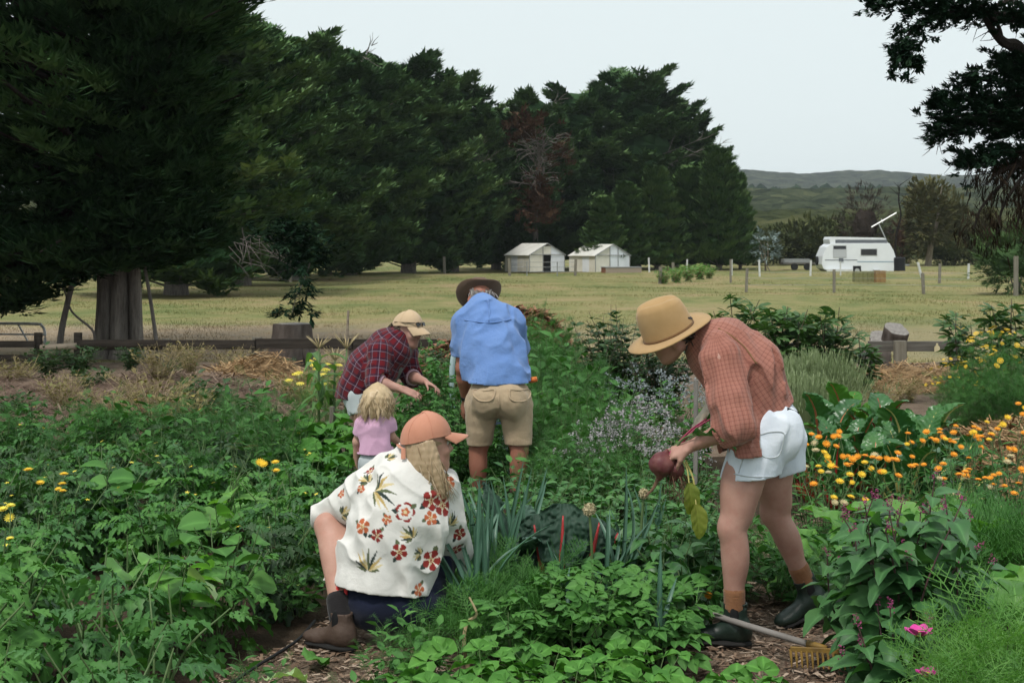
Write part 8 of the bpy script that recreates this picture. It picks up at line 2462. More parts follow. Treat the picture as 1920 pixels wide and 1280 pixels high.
# ================================================================ fences, sheds, caravan, tools
def wood_mat2(name, a, b_, sc=(2, 30, 30)):
	t = NT(name); v = t.n('ShaderNodeMapping', {0: t.coord(), 3: sc}).outputs[0]
	n = t.noise(1.0, 5, v, 0.7)
	t.done(t.mix(t.maprange(n, 0.3, 0.7), a, b_), 0.9, 0.15, t.bump(n, 0.6, 0.01)); MATS[name] = t.m
wood_mat2('dark_rail', (0.020, 0.017, 0.014), (0.060, 0.050, 0.042))
wood_mat2('grey_rail', (0.075, 0.070, 0.062), (0.16, 0.15, 0.135))
wood_mat2('grey_post', (0.12, 0.11, 0.088), (0.24, 0.22, 0.18), (25, 25, 2))
wood_mat2('pale_log', (0.16, 0.13, 0.10), (0.32, 0.27, 0.21), (2, 20, 20))
wood_mat2('end_grain', (0.16, 0.145, 0.135), (0.30, 0.28, 0.26), (30, 30, 30))
wood_mat2('log_bark', (0.045, 0.034, 0.028), (0.16, 0.135, 0.12), (5, 5, 1.5))
plain_mat('steel', (0.42, 0.43, 0.43), (0.55, 0.56, 0.56), rough=0.45, metallic=0.6)
plain_mat('white_paint', (0.60, 0.61, 0.60), (0.48, 0.49, 0.48), scale=3, rough=0.6)
plain_mat('old_white_sheet', (0.72, 0.70, 0.63), (0.56, 0.53, 0.45), scale=1.6, rough=0.75)
plain_mat('bluish_sheet', (0.74, 0.77, 0.82), (0.64, 0.67, 0.72), scale=1.6, rough=0.7)
plain_mat('roof_sheet', (0.70, 0.69, 0.65), (0.55, 0.54, 0.49), scale=1.2, rough=0.7)
plain_mat('grey_frame', (0.22, 0.23, 0.23), (0.30, 0.31, 0.31), rough=0.7)
plain_mat('dark_inside', (0.02, 0.02, 0.02), rough=0.9)
plain_mat('caravan_white', (0.72, 0.75, 0.78), (0.66, 0.69, 0.72), scale=1.5, rough=0.35, spec=0.5)
plain_mat('caravan_grey', (0.10, 0.115, 0.13), (0.14, 0.15, 0.17), scale=2, rough=0.7)
plain_mat('window_glass', (0.012, 0.012, 0.014), rough=0.08, spec=0.6)
plain_mat('blind', (0.42, 0.44, 0.46), rough=0.7)
plain_mat('blue_stripe', (0.20, 0.30, 0.38), rough=0.5)
plain_mat('tyre', (0.018, 0.018, 0.018), rough=0.85)
plain_mat('black_tank', (0.010, 0.011, 0.014), rough=0.5)
plain_mat('hay_bale', (0.14, 0.15, 0.06), (0.22, 0.21, 0.10), scale=12, rough=0.95, bump=0.8)
plain_mat('rusty_panel', (0.22, 0.12, 0.05), (0.30, 0.20, 0.08), scale=6, rough=0.9)
plain_mat('yellow_tool', (0.30, 0.18, 0.035), (0.16, 0.10, 0.035), scale=14, rough=0.55)
plain_mat('grey_handle', (0.16, 0.145, 0.135), (0.24, 0.22, 0.20), scale=10, rough=0.7)
plain_mat('beet_skin', (0.085, 0.014, 0.022), (0.20, 0.085, 0.075), scale=14, rough=0.5, bump=0.2)
plain_mat('beet_stalk', (0.24, 0.02, 0.07), (0.32, 0.06, 0.09), rough=0.4)
plain_mat('root_brown', (0.10, 0.055, 0.035), (0.16, 0.095, 0.06), rough=0.9)
plain_mat('blue_plastic', (0.42, 0.55, 0.58), (0.48, 0.60, 0.62), rough=0.5)
plain_mat('orange_handle', (0.62, 0.22, 0.03), (0.55, 0.10, 0.04), rough=0.45)
plain_mat('black_hose', (0.012, 0.013, 0.014), rough=0.6)
plain_mat('grey_hose', (0.16, 0.19, 0.22), (0.22, 0.25, 0.28), rough=0.5)
plain_mat('cream_tag', (0.62, 0.56, 0.36), (0.55, 0.48, 0.30), rough=0.7)
t = NT('brick_low'); br = t.n('ShaderNodeTexBrick', {0: t.coord(), 'Color1': (0.22, 0.075, 0.045, 1), 'Color2': (0.28, 0.11, 0.065, 1), 'Mortar': (0.30, 0.25, 0.2, 1), 'Scale': 6.0})
t.done(br.outputs[0], 0.9, 0.1); MATS['brick_low'] = t.m

def bar(name, p, q, w, h, mat, parent=None, **tags):
	"""a slightly chamfered beam from p to q"""
	p, q = V3(p), V3(q)
	L = np.linalg.norm(q - p); c = min(w, h) * 0.12
	ring_ = [(-w / 2 + c, -h / 2), (w / 2 - c, -h / 2), (w / 2, -h / 2 + c), (w / 2, h / 2 - c), (w / 2 - c, h / 2), (-w / 2 + c, h / 2), (-w / 2, h / 2 - c), (-w / 2, -h / 2 + c)]
	ys = [0, L * 0.33, L * 0.66, L]
	v = np.array([(x, y, z) for y in ys for x, z in ring_])
	f = [(i * 8 + j, i * 8 + (j + 1) % 8, (i + 1) * 8 + (j + 1) % 8, (i + 1) * 8 + j) for i in range(3) for j in range(8)]
	M = frame_m((0, 0, 0), q - p, up=(0, 0, 1) if abs(nrm(q - p)[2]) < 0.9 else (0, 1, 0))
	b = MB(); b.add(xf(v, M), [np.array(f), np.array([list(range(7, -1, -1)), list(range(24, 32))])])
	o = b.build(name, mat, parent, **tags)
	o.location = p
	return o

# --- low rail fence at the left
YF = 19.6
o = thing('rail_fence', 'low dark rail fence in front of the big tree, running to the bark heap', 'fence', (gx(480, YF), YF, 0))
ofs = V3(o.location)
zt = lambda py, Y=YF: CAMH - (py - HZ) / F * Y
def rail(px0, px1, py, h, mat='dark_rail', Y=YF, dy=0.0):
	bar('rail', V3(at(px0, py, Y + dy)) - ofs, V3(at(px1, py, Y + dy)) - ofs, 0.045, h, mat, o)
def post(px, ptop, w, mat='grey_post', Y=YF, dy=0.0):
	bar('post', V3((gx(px, Y), Y + dy, -0.05)) - ofs, V3((gx(px, Y), Y + dy, zt(ptop, Y))) - ofs, w, w * 0.8, mat, o)
for px, tp, m, w in ((68, 624, 'dark_rail', 0.10), (143, 624, 'dark_rail', 0.10), (310, 636, 'grey_post', 0.10), (480, 633, 'grey_post', 0.13), (660, 636, 'grey_post', 0.11), (820, 636, 'grey_post', 0.11)):
	post(px, tp, w, m, dy=0.08)
rail(-40, 66, 645, 0.09); rail(150, 308, 643, 0.09); rail(150, 308, 652, 0.06, dy=0.1); rail(308, 480, 646, 0.13); rail(478, 662, 644, 0.14); rail(660, 825, 645, 0.14); rail(-40, 150, 671, 0.09, dy=0.04)
b = MB(); b.tube([V3(at(76, 652, YF)) - ofs, V3(at(143, 649, YF)) - ofs], [0.045, 0.05], 10); b.build('round_rail', 'pale_log', o, smooth=True)
# --- right rail
YR = 18.3
o = thing('rail_fence', 'short grey rail fence with a pale tag behind the chard', 'fence', (gx(1685, YR), YR, 0)); ofs = V3(o.location)
rail(1628, 1800, 649, 0.13, 'grey_rail', YR); post(1685, 638, 0.15, 'grey_post', YR, -0.07); post(1790, 645, 0.10, 'grey_post', YR, 0.07)
b = MB(); q = V3(at(1757, 652, YR - 0.035)) - ofs
b.add(q + np.array([(-0.035, 0, -0.045), (0.035, 0, -0.045), (0.035, 0, 0.01), (0.012, 0, 0.035), (0.012, 0, 0.06), (-0.012, 0, 0.06), (-0.012, 0, 0.035), (-0.035, 0, 0.01)] + [(x, -0.008, z) for x, z in ((-0.035, -0.045), (0.035, -0.045), (0.035, 0.01), (0.012, 0.035), (0.012, 0.06), (-0.012, 0.06), (-0.012, 0.035), (-0.035, 0.01))]),
	  [np.array([list(range(7, -1, -1)), list(range(8, 16))]), np.array([(k, (k + 1) % 8, 8 + (k + 1) % 8, 8 + k) for k in range(8)])])
b.build('ear_tag', 'cream_tag', o)
# --- steel gate at the far left
o = thing('steel_gate', 'galvanised tubular gate behind the rails at the left edge', 'gate', (gx(40, 22.5), 22.5, 0)); ofs = V3(o.location)
gp = lambda px, py: V3(at(px, py, 22.5)) - ofs
b = MB(); b.tube(bez([gp(-80, 606), gp(60, 607), gp(78, 611), gp(84, 624), gp(84, 652)], 5), 0.022, 8); b.build('gate_frame', 'steel', o, smooth=True)
for py in (626, 640):
	b = MB(); b.tube([gp(-80, py), gp(84, py + 1)], 0.016, 6); b.build('gate_rail', 'steel', o, smooth=True)
b = MB(); b.tube([gp(52, 640), gp(34, 608)], 0.014, 6); b.build('gate_brace', 'steel', o)

# --- stump, logs, stakes
def log_obj(name, label, c, r, h, seed, axis=(0, 0, 1), rough=0.15, flare=1.0, cat='log', top='end_grain', bark='log_bark'):
	rs = np.random.RandomState(seed); n = 22
	th = np.arange(n) * 2 * PI / n
	k = 1 + rough * vnoise3(np.stack([np.cos(th) * 2, np.sin(th) * 2, th * 0 + seed], -1), seed, 1.2)
	M = frame_m((0, 0, 0), axis, up=(0, 1, 0.1))
	rings = []
	for t_ in (0, 0.12, 0.4, 0.75, 0.97, 1.0):
		rr = r * (1 + (flare - 1) * (1 - t_) ** 2) * (0.97 if t_ == 1.0 else 1)
		rings.append(np.stack([np.cos(th) * rr * k, th * 0 + t_ * h, np.sin(th) * rr * k], -1))
	V = np.concatenate(rings)
	i = np.arange(5)[:, None] * n; j = np.arange(n)[None, :]; j2 = (j + 1) % n
	f = np.stack([i + j, i + n + j, i + n + j2, i + j2], -1).reshape(-1, 4)
	o = thing(name, label, cat, c)
	b = MB(); b.add(xf(V, M), f); b.build('bark', bark, o, smooth=True)
	cap_ = [rings[-1] + (0, 0.002, 0), rings[-1] * (0.6, 1, 0.6) + (0, 0.012, 0), rings[-1] * (0.05, 1, 0.05) + (0, 0.006, 0)]
	V = np.concatenate(cap_ + [rings[0]]); i = np.arange(2)[:, None] * n
	f = np.stack([i + j, i + n + j, i + n + j2, i + j2], -1).reshape(-1, 4)
	b = MB(); b.add(xf(V, M), [f, (np.arange(n) + 2 * n).reshape(1, -1), (np.arange(n)[::-1] + 3 * n).reshape(1, -1)]); b.build('cut_end', top, o, smooth=False)
	return o
log_obj('tree_stump', 'big weathered tree stump behind the rail fence left of the corn', (gx(553, 20.6), 20.6, -0.02), 0.24, zt(607, 20.6) + 0.02, 3, rough=0.6, flare=1.55, cat='stump', bark='log_bark')
so = bpy.data.objects['tree_stump']
for a_, l_ in ((0.3, 0.35), (2.2, 0.3), (3.6, 0.45), (4.6, 0.42), (5.5, 0.4)):
	b = MB(); d_ = np.array([math.cos(a_), math.sin(a_), 0]); b.tube(bez([d_ * 0.12 + (0, 0, 0.40), d_ * 0.26 + (0, 0, 0.18), d_ * l_ + (0, 0, 0.0)], 4), np.linspace(0.09, 0.05, 9), 7); b.build('root', 'log_bark', so, smooth=True)
log_obj('log', 'sawn log round lying on top behind the short grey rail', at(1676, 640, 19.4), 0.16, 0.20, 5, (0.1, -0.45, 0.85), 0.25)
log_obj('log', 'sawn log round lying behind, left of the topmost one', at(1650, 652, 19.9), 0.15, 0.20, 6, (-0.15, -0.55, 0.75), 0.15)
log_obj('log', 'dark sawn log under the short grey rail', (gx(1640, 19.2), 19.2, 0), 0.22, 0.34, 7, (0, 0, 1), 0.2)
for px, Y, p0, p1, r, m, lab in ((645, 16.5, 640, 582, 0.014, 'pale_log', 'thin slanting wooden stake behind the corn'), (620, 10.9, 800, 762, 0.02, 'grey_post', 'short wooden bed marker among the squash leaves'), (1302, 8.6, 800, 712, 0.014, 'grey_handle', 'thin grey tool handle behind the gloved hand')):
	o = thing('wooden_stake', lab, 'stake', (gx(px, Y), Y, 0))
	b = MB(); tp = V3(at(px + (8 if p1 < 600 else 3), p1, Y)) - V3(o.location); b.tube([(0, 0, -0.02), tp * 0.5 + (0.003, 0, 0), tp], r, 6); b.build('shaft', m, o)

# --- field fences: posts
POSTS = [(1400, 55, 503, 0.10, 'grey_post'), (1564, 54, 505, 0.10, 'grey_post'), (1731, 53, 512, 0.11, 'grey_post'), (1762, 68, 494, 0.12, 'grey_post'), (1370, 70, 486, 0.10, 'grey_post'), (955, 78, 484, 0.16, 'grey_post'), (1079, 79, 486, 0.15, 'grey_post'), (778, 88, 479, 0.16, 'grey_post'), (833, 86, 481, 0.16, 'grey_post'),
		 (1238, 66, 500, 0.16, 'grey_post'), (1262, 72, 492, 0.14, 'grey_post'), (620, 84, 484, 0.14, 'grey_post'), (545, 70, 488, 0.14, 'grey_post'), (1905, 50, 480, 0.14, 'grey_post'), (1217, 88, 483, 0.10, 'white_paint'), (1288, 86, 486, 0.09, 'white_paint'), (1372, 84, 486, 0.09, 'white_paint'), (1424, 80, 487, 0.10, 'white_paint'), (1520, 82, 488, 0.10, 'white_paint'), (1576, 82, 490, 0.07, 'white_paint'), (1725, 78, 492, 0.12, 'white_paint'), (1816, 76, 494, 0.10, 'white_paint')]
near = {1400: 'grey fence post right of the pines, in the nearer field fence', 1564: 'grey fence post in front of the caravan', 1731: 'grey fence post below the gum tree in the nearer fence', 1762: 'grey fence post farther back right of the black tank', 1370: 'grey fence post at the foot of the last pine',
		955: 'grey post left of the wire gate by the greenhouses', 1079: 'grey post right of the wire gate by the greenhouses', 778: 'grey post under the dark tree row, left of a second one', 833: 'grey post under the dark tree row nearest the greenhouses', 1238: 'grey post at the end of the overgrown hedge', 1262: 'grey post behind the overgrown hedge', 620: 'grey post deep in the shade of the tree row',
		545: 'grey post by the hanging bough', 1905: 'grey post in the feathery tree at the right edge', 1217: 'white post right of the brick planter', 1288: 'white post behind the overgrown hedge', 1372: 'white post before the last pine', 1424: 'white post below the silvery sapling', 1520: 'white post left of the caravan', 1576: 'thin white post before the caravan door', 1725: 'leaning white post right of the black tank', 1816: 'white post farthest to the right'}
for k, (px, Y, top, w, m) in enumerate(POSTS):
	lean = 0.12 if px == 1725 else 0.02 * ((k % 3) - 1)
	z0 = float(field_z(np.array([gx(px, Y)]), np.array([float(Y)]))[0])
	bar('fence_post', (gx(px, Y) + lean, Y, z0 - 0.1), (gx(px, Y) - lean, Y, max(0.5, zt(top, Y))), w, w, m, None, label=near[px], category='post', group='field fence posts')
o = thing('wire_gate', 'low wire gate in front of the greenhouses', 'gate', (gx(1018, 78.5), 78.5, 0)); ofs = V3(o.location)
for px in (988, 1045):
	b = MB(); b.tube([V3((gx(px, 78.5), 78.5, 0)) - ofs, V3((gx(px, 78.5), 78.5, 0.85)) - ofs], 0.03, 6); b.build('gate_frame', 'grey_frame', o)
for z in (0.3, 0.55, 0.82):
	b = MB(); b.tube([V3((gx(957, 78.5), 78.5, z)) - ofs, V3((gx(1078, 78.5), 78.5, z)) - ofs], 0.012, 4); b.build('wire', 'grey_frame', o)
for (x0, x1, Y) in ((1400, 1731, 54), (1731, 1990, 52.5)):
	o = thing('fence_wire', 'strained wires of the nearer field fence left of the gum tree' if x0 == 1400 else 'strained wires of the nearer field fence toward the right edge', 'wire', (gx(x0, Y), Y, 0)); ofs = V3(o.location)
	for z in (0.25, 0.5, 0.72):
		b = MB(); b.tube([V3((gx(x0, Y), Y, z)) - ofs, V3((gx(x1, Y), Y, z)) - ofs], 0.006, 4); b.build('wire', 'grey_frame', o)
# overgrown hedge along the far fence
HG = plant_meshes(bushy(RS, ['small0', 'lance0'], 0.9, 0.9, 30, 16, (0.12, 0.26), (-0.4, 0.8), 0.05, 0.01, 0.2), 'frond', 'dry_stem', RS)
for k, (px, Y, s) in enumerate(((1245, 66, 0.75), (1268, 69, 0.85), (1290, 72, 0.95), (1312, 75, 0.95), (1330, 77, 0.7))):
	put('hedge_shrub', 'yellowish overgrown shrub in the short hedge right of the greenhouses', 'shrub', HG, (gx(px, Y), Y, 0), k, s, 'shrubs of the short hedge')

# --- greenhouses
def greenhouse(px, Y, a, w, L, ze, za, lab, front, seed):
	"""gabled shed of weathered sheets: origin at the front gable's middle, local y runs along the ridge"""
	o = thing('greenhouse', lab, 'greenhouse', (gx(px, Y), Y, 0), a)
	rs = np.random.RandomState(seed); T = 0.03
	def panel(name, pts, mat, th=T):
		P_ = np.array(pts, float); n_ = nrm(np.cross(P_[1] - P_[0], P_[2] - P_[0])) * th
		m = len(P_)
		b = MB(); b.add(np.concatenate([P_, P_ - n_]), [np.arange(m).reshape(1, -1), np.arange(2 * m - 1, m - 1, -1).reshape(1, -1), np.array([(k, m + k, m + (k + 1) % m, (k + 1) % m) for k in range(m)])]); return b.build(name, mat, o)
	h = w / 2
	zz = lambda x: ze + (za - ze) * (1 - abs(x) / h)
	xs = front['xs']
	for k in range(len(xs) - 1):
		x0, x1 = xs[k], xs[k + 1]
		kind = front['kinds'][k]
		if kind == 'open':
			panel('lintel', [(x0, 0, ze * 0.98), (x1, 0, ze * 0.98), (x1, 0, zz(x1)), (x0, 0, zz(x0))], 'old_white_sheet')
			continue
		pts = [(x0 + 0.01, 0, 0.02), (x1 - 0.01, 0, 0.02), (x1 - 0.01, 0, zz(x1))] + ([(0, 0, za)] if x0 < 0 < x1 else []) + [(x0 + 0.01, 0, zz(x0))]
		panel('door' if kind == 'door' else 'wall_sheet', pts, 'bluish_sheet' if kind in ('door', 'blue') else 'old_white_sheet')
		b = MB(); b.tube([(x1, -0.03, 0), (x1, -0.03, zz(x1))], 0.025, 4); b.build('frame_stud', 'grey_frame', o)
	b = MB(); b.tube([(-h, -0.035, ze), (h, -0.035, ze)], 0.022, 4); b.build('frame_rail', 'grey_frame', o)
	n = 4
	for s_ in (1, -1):
		for k in range(n):
			y0, y1 = L * k / n + 0.008, L * (k + 1) / n - 0.008
			q = [(s_ * h, y0, 0.02), (s_ * h, y1, 0.02), (s_ * h, y1, ze), (s_ * h, y0, ze)]
			panel('wall_sheet', q if s_ > 0 else q[::-1], 'old_white_sheet' if (k + seed) % 3 else 'bluish_sheet')
			q = [(0, y0 - 0.02, za + 0.03), (s_ * (h + 0.12), y0 - 0.02, ze - 0.05), (s_ * (h + 0.12), y1 + 0.02, ze - 0.05), (0, y1 + 0.02, za + 0.03)]
			panel('roof_sheet', q if s_ > 0 else q[::-1], 'roof_sheet')
		b = MB(); b.tube([(s_ * (h + 0.03), 0, 0), (s_ * (h + 0.03), 0, ze)], 0.03, 4); b.build('frame_stud', 'grey_frame', o)
		b = MB(); b.tube([(0, -0.05, za + 0.02), (s_ * (h + 0.1), -0.05, ze - 0.04)], 0.03, 4); b.build('barge_board', 'grey_frame', o)
	panel('wall_sheet', [(h, L, 0.02), (-h, L, 0.02), (-h, L, ze), (0, L, za), (h, L, ze)], 'old_white_sheet')
	panel('floor_slab', [(-h, 0.02, 0.03), (h, 0.02, 0.03), (h, L, 0.03), (-h, L, 0.03)], 'dark_inside')
	for k in range(3):
		y = L * (0.3 + 0.25 * k); b = MB(); b.box((h + 0.03, y, 0.0), (h + 0.07, y + 0.06, 0.55 + 0.2 * (k % 2))); b.build('side_post', 'grey_frame', o)
greenhouse(1026, 93, R(34), 2.75, 2.9, 1.15, 1.86, 'white sheeted greenhouse with a dark open doorway, nearer the tree row', dict(xs=[-1.375, -0.35, 0.30, 1.375], kinds=['old', 'open', 'blue']), 1)
greenhouse(1149, 92, R(34), 2.75, 2.9, 1.12, 1.80, 'white sheeted greenhouse with a closed bluish door beside the brick planter', dict(xs=[-1.375, -0.25, 0.42, 1.375], kinds=['old', 'door', 'blue']), 2)
b = MB(); o = thing('brick_planter', 'low red brick planter against the second greenhouse', 'planter', (gx(1165, 88), 88, 0), R(12))
b.box((-1.15, -0.5, 0), (1.15, 0.5, 0.38)); b.build('brick_wall', 'brick_low', o)
b = MB(); b.box((-1.18, -0.53, 0.38), (1.18, 0.53, 0.43)); b.build('coping', 'grey_frame', o)

# --- caravan
def caravan():
	Y = 96.0; s = Y / F
	o = thing('caravan', 'white caravan with dark windows and grey roof band parked at the field edge', 'caravan', (gx(1605, Y), Y, 0))
	X = lambda px: (px - 1605) * s
	Z = lambda py: CAMH - (py - HZ) * s
	prof = [(1534, 495), (1536, 480), (1543, 463), (1552, 456), (1660, 456), (1668, 470), (1674, 490), (1674, 505), (1668, 508), (1545, 508), (1537, 503)]
	def slab(name, pr, y0, y1, mat, parent=o, ch=0.06):
		m = len(pr); c = np.mean(pr, 0)
		fr = np.array([(X(a), y0 + ch, Z(b_)) for a, b_ in pr]); cen = fr.mean(0)
		inn = lambda y: np.array([(cen[0] + (p[0] - cen[0]) * (1 - ch * 0.12), y, cen[2] + (p[2] - cen[2]) * (1 - ch * 0.3)) for p in fr])
		bk = fr + (0, y1 - y0 - 2 * ch, 0)
		V = np.concatenate([inn(y0), fr, bk, inn(y1)])
		f = np.array([(k * m + j, k * m + (j + 1) % m, (k + 1) * m + (j + 1) % m, (k + 1) * m + j) for k in range(3) for j in range(m)])
		b = MB(); b.add(V, [f, np.arange(m)[::-1].reshape(1, -1), (np.arange(m) + 3 * m).reshape(1, -1)]); return b.build(name, mat, parent)
	slab('body', prof, -1.1, 1.1, 'caravan_white')
	slab('pop_top', [(1550, 456), (1549, 449), (1552, 444), (1650, 446), (1656, 450), (1657, 456)], -1.0, 1.0, 'caravan_white')
	def plate(name, x0, x1, y0, y1, mat, d, parent=o, slant=0):
		b = MB(); b.box((X(x0), -1.1 - d, Z(y1)), (X(x1), -1.1 + 0.02, Z(y0))); return b.build(name, mat, parent)
	b = MB(); b.box((X(1560), -1.02, Z(456.5)), (X(1656), -0.985, Z(449.5))); b.build('canvas_band', 'caravan_grey', o)
	for nm, q in (('window', (1555, 1580, 460, 483)), ('window', (1606, 1637, 466, 479))):
		wdw = plate(nm, *q, 'steel', 0.02)
		if q[0] == 1555:
			plate('pane', 1556, 1579, 461, 467, 'window_glass', 0.035, wdw); plate('blind', 1556, 1579, 467.5, 482, 'blind', 0.03, wdw)
		else:
			plate('pane', 1607, 1636, 467, 478, 'window_glass', 0.035, wdw)
	plate('stripe', 1540, 1600, 486.5, 488, 'caravan_grey', 0.012); plate('stripe', 1600, 1671, 489.5, 491, 'blue_stripe', 0.012)
	plate('door_step', 1542, 1590, 504, 509, 'white_paint', 0.35); plate('service_hatch', 1566, 1574, 484, 490, 'caravan_grey', 0.05)
	plate('wheel_arch', 1592, 1607, 498, 508.5, 'tyre', 0.01)
	for side in (-1.06, 0.9):
		b = MB(); c = (X(1599.5), side, Z(506.5) - 0.02); b.tube([(c[0], side - 0.09, c[2]), (c[0], side + 0.09, c[2])], 0.28, 18); wh = b.build('wheel', 'tyre', o, smooth=False)
		b = MB(); b.tube([(c[0], side - 0.11, c[2]), (c[0], side - 0.085, c[2])], 0.16, 14); b.build('rim', 'steel', wh)
	b = MB(); b.tube([(X(1531), 0.2, Z(489)), (X(1534.5), 0.2, Z(489))], 0.30, 18); b.build('spare_wheel', 'tyre', o)
	b = MB(); b.tube([(X(1672), 0.0, 0.45), (X(1705), 0, 0.42)], 0.06, 6); b.build('drawbar', 'grey_frame', o)
	plate('folding_step', 1629, 1640, 505, 511, 'steel', 0.3)
caravan()
b = MB(); o = thing('water_tank', 'black water tank at the right end of the caravan', 'tank', (gx(1686, 95), 95, 0))
th = np.arange(20) * 2 * PI / 20
b.tube([(0, 0, 0), (0, 0, 0.05), (0, 0, 0.3), (0, 0, 0.6), (0, 0, 0.9), (0, 0, 0.95)], [0.37, 0.40, 0.39, 0.40, 0.40, 0.36], 20); b.build('tank_shell', 'black_tank', o, smooth=False)
b = MB(); b.tube([(0, 0, 0.95), (0, 0, 1.0)], 0.12, 12); b.build('tank_lid', 'black_tank', o)
o = thing('antenna_mast', 'leaning steel antenna mast with a tilted boom above the caravan', 'antenna', (gx(1688, 97.5), 97.5, 0)); ofs = V3(o.location)
ap = lambda px, py: V3(at(px, py, 97.5)) - ofs
b = MB(); b.tube([(0, 0, 0), ap(1648, 420)], 0.035, 6); b.build('mast', 'steel', o)
b = MB(); b.tube([ap(1634, 426), ap(1681, 399)], 0.055, 6); b.build('boom', 'steel', o)
b = MB(); b.tube([ap(1652, 410), ap(1655, 418)], 0.04, 5); b.build('bracket', 'steel', o)
for px, Y, w, h, m, lab, nm in ((1620, 68, 1.0, 0.50, 'hay_bale', 'greenish hay bale lying before the caravan', 'hay_bale'), (1650, 67.5, 0.45, 0.55, 'rusty_panel', 'upright rusty crate beside the hay bale', 'rusty_crate')):
	o = thing(nm, lab, nm.split('_')[1], (gx(px, Y), Y, 0.0))
	n_ = 5
	for k in range(n_):
		b = MB(); x0 = -w / 2 + w * k / n_; b.box((x0 + 0.006, -0.25, 0.0), (x0 + w / n_ - 0.006, 0.25, h - 0.015 * (k % 2))); b.build('bale_flake' if 'bale' in nm else 'plank', m, o)
o = thing('flat_trailer', 'low grey flat trailer left of the caravan', 'trailer', (gx(1500, 100), 100, 0))
b = MB(); b.box((-1.3, -0.6, 0.42), (1.3, 0.6, 0.55)); b.build('deck', 'grey_rail', o)
b = MB(); b.box((-1.25, -0.5, 0.55), (0.6, 0.5, 0.80)); b.build('load', 'grey_frame', o)
for x in (-0.5, 0.4):
	b = MB(); b.tube([(x, -0.62, 0.25), (x, -0.5, 0.25)], 0.25, 14); b.build('wheel', 'tyre', o)

# --- the rake by the rear boot
o = thing('rake', 'yellow steel rake with a grey handle lying on the mulch path', 'rake', at(1548, 1214, 5.75)); ofs = V3(o.location)
rp = lambda px, py, Y: V3(at(px, py, Y)) - ofs
b = MB(); b.tube([rp(1300, 1140, 6.22), rp(1400, 1172, 6.02), rp(1520, 1208, 5.80)], 0.0135, 10); b.build('handle', 'grey_handle', o, smooth=True)
b = MB(); b.tube([rp(1515, 1206, 5.81), rp(1550, 1214, 5.75)], [0.017, 0.010], 8); b.build('ferrule', 'yellow_tool', o, smooth=True)
hb0, hb1 = rp(1482, 1216, 5.74), rp(1612, 1222, 5.70)
bar('head_bar', hb0, hb1, 0.012, 0.020, 'yellow_tool', o)
for k in range(14):
	p0 = hb0 + (hb1 - hb0) * (k / 13.0)
	b = MB(); b.tube([p0, p0 + (0.002, -0.012, -0.035), p0 + (0.002, -0.02, -0.068)], [0.0055, 0.005, 0.0025], 6); b.build('tine', 'yellow_tool', o)

# --- the beetroot in the woman's hand
bc = V3(at(1244, 868, 6.15))
o = thing('beetroot', 'large dark red beetroot held up by its stalks over the pepper plants', 'beetroot', bc)
for c, r in ((np.array([-0.008, -0.01, -0.002]), 0.056), (np.array([0.052, 0.0, -0.024]), 0.040)):
	sd = Sdf(c - 0.11, c + 0.11, 0.004)
	sd.ell(c, (r, r, r * 0.92), None, 0.01); sd.cone(c + (0.2 * r, 0, r * 0.7), c + (0.35 * r, 0, r * 1.0), r * 0.30, 0.010, 0.02); sd.cone(c + (0, 0, -r * 0.7), c + (-0.010, 0, -r * 1.25), r * 0.22, 0.006, 0.03)
	sd.warp(lambda Q: 0.0035 * vnoise3(Q, 3, 40))
	skin_obj('bulb', sd, 'beet_skin', o)
rs = np.random.RandomState(8)
b = MB(); b.tube(bez([(-0.02, 0, -0.06), (-0.045, 0, -0.11), (-0.08, 0, -0.145)], 4), np.linspace(0.010, 0.003, 9), 6); b.build('tap_root', 'root_brown', o)
b = MB()
for k in range(40):
	p0 = np.array([0.06 + rs.randn() * 0.02, rs.randn() * 0.02, -0.05]); b.tube([p0, p0 + (rs.randn() * 0.02 + 0.02, rs.randn() * 0.02, -0.05), p0 + (rs.randn() * 0.03 + 0.03, rs.randn() * 0.03, -0.09 - 0.05 * rs.rand())], [0.002, 0.0015, 0.0008], 3, cap=False)
b.build('root_hair', 'root_brown', o, kind='stuff')
top = V3(at(1262, 843, 6.15)) - bc
for k, (px, py, Y) in enumerate(((1330, 798, 6.10), (1342, 780, 6.2), (1300, 815, 6.05), (1318, 806, 6.12), (1350, 800, 6.22), (1325, 785, 6.25))):
	e = V3(at(px, py, Y)) - bc
	b = MB(); c = bez([top * 0.55 + rs.randn(3) * 0.008, top + rs.randn(3) * 0.006, (top + e) / 2 + (0, 0, 0.015), e], 5); b.tube(c, np.linspace(0.006, 0.0035, len(c)), 6); b.build('stalk', 'beet_stalk' if k % 2 else 'green_stem', o, smooth=True)
	link('leaf', leaf_mesh('broad%d' % (k % 2), 'chard_leaf'), o, frame_m(e, nrm(e - top) + np.array([0.1, 0.3 * (k % 3 - 1), -0.5]), s=0.16 + 0.03 * k % 0.07, roll=rs.randn() * 0.5, w=0.7))
for px, py, px2, py2, m in ((1272, 855, 1292, 905, 'yellow_leaf'), (1285, 862, 1305, 945, 'yellow_leaf')):
	p0, e = V3(at(px, py, 6.12)) - bc, V3(at(px2, py2, 6.10)) - bc
	b = MB(); b.tube(bez([p0, (p0 + e) / 2 + (0.012, 0, 0.01), e], 4), np.linspace(0.005, 0.003, 9), 5); b.build('stalk', 'yellow_stem', o)
	link('leaf', leaf_mesh('limp%d' % (py % 2), m), o, frame_m(e, [0.15, -0.1, -1], up=(0.25, -1, 0.2), s=0.155, w=0.95))

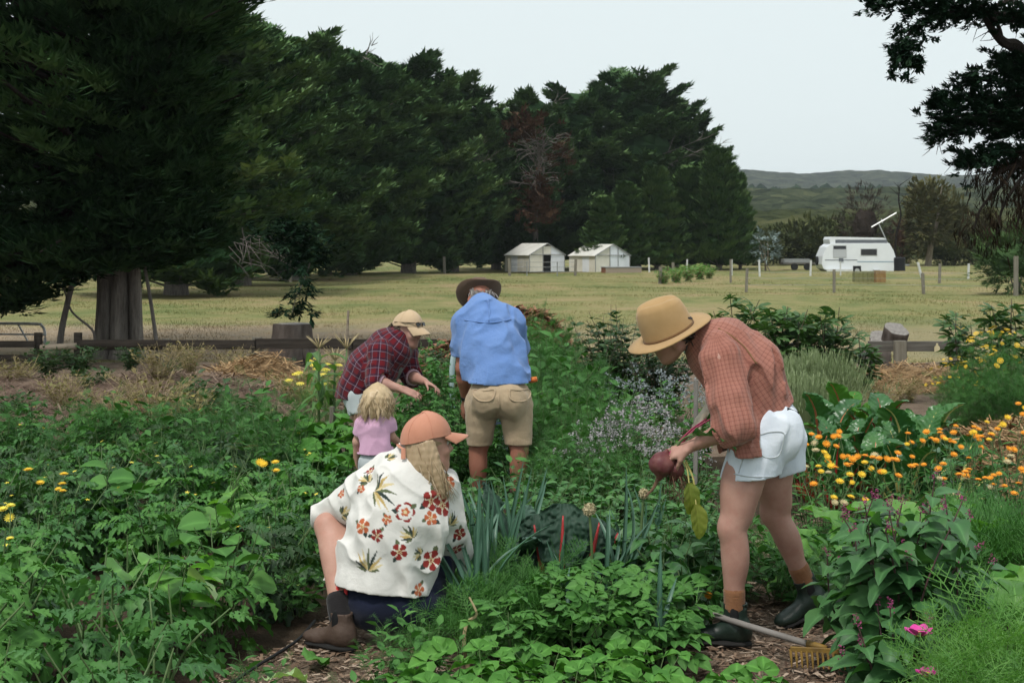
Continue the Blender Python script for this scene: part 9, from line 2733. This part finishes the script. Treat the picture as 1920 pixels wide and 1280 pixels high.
# --- small things: chair, tool handle, hoses
o = thing('plastic_chair', 'pale blue plastic chair half hidden left of the man', 'chair', (gx(892, 10.9), 10.9, 0), 0.15)
b = MB(); b.box((-0.22, -0.2, 0.42), (0.22, 0.24, 0.45)); b.build('seat', 'blue_plastic', o)
b = MB(); b.tube(bez([(-0.20, -0.2, 0.44), (-0.21, -0.24, 0.8), (-0.15, -0.26, 1.0), (0.15, -0.26, 1.0), (0.21, -0.24, 0.8), (0.20, -0.2, 0.44)], 5), 0.020, 8); b.build('backrest_frame', 'blue_plastic', o, smooth=True)
for k in range(4):
	b = MB(); x = -0.12 + 0.08 * k; b.box((x - 0.02, -0.255, 0.5), (x + 0.02, -0.24, 0.99)); b.build('back_slat', 'blue_plastic', o)
for x in (-0.19, 0.19):
	for y in (-0.18, 0.21):
		b = MB(); b.tube([(x, y, 0.42), (x * 1.15, y * 1.1, 0.0)], 0.018, 6); b.build('leg', 'blue_plastic', o)
o = thing('hand_tool', 'orange-handled garden tool sticking out beside the hip of the man', 'tool', at(1003, 712, 9.34))
b = MB(); b.tube([(-0.075, 0.04, 0.0), (-0.02, 0.01, -0.002), (0.012, 0, 0.006)], [0.012, 0.02, 0.017], 8); b.build('handle', 'orange_handle', o, smooth=True)
b = MB(); b.tube([(-0.17, 0.12, -0.03), (-0.07, 0.04, 0.0)], 0.005, 6); b.build('shank', 'steel', o)
for nm, mat, r, pts, lab in (('drip_hose', 'black_hose', 0.007, [(430, 1232, 5.55), (470, 1205, 5.75), (520, 1178, 5.98), (560, 1150, 6.2), (590, 1120, 6.5)], 'black drip hose at the edge of the tomato bed'),):
	P_ = [V3(at(*p)) for p in pts]
	if nm == 'drip_hose':
		for p in P_: p[2] = 0.036
	o = thing(nm, lab, 'hose', P_[0]); b = MB(); b.tube(bez([p - P_[0] for p in P_], 5), r, 8); b.build('tube', mat, o, smooth=True)
# ================================================================ the air between the garden and the hills
t = NT('air')
t.t.nodes.remove(t.b)
pv = t.n('ShaderNodeVolumePrincipled', {'Color': (0.86, 0.93, 1.0, 1), 'Density': 0.00017, 'Anisotropy': 0.0})
t.t.links.new(pv.outputs[0], t.out.inputs['Volume'])
b = MB(); b.box((-2700, -60, -4.2), (2700, 2400, 112))
b.build('haze', t.m, kind='stuff', label='pale bluish haze over the fields and hills', category='haze')
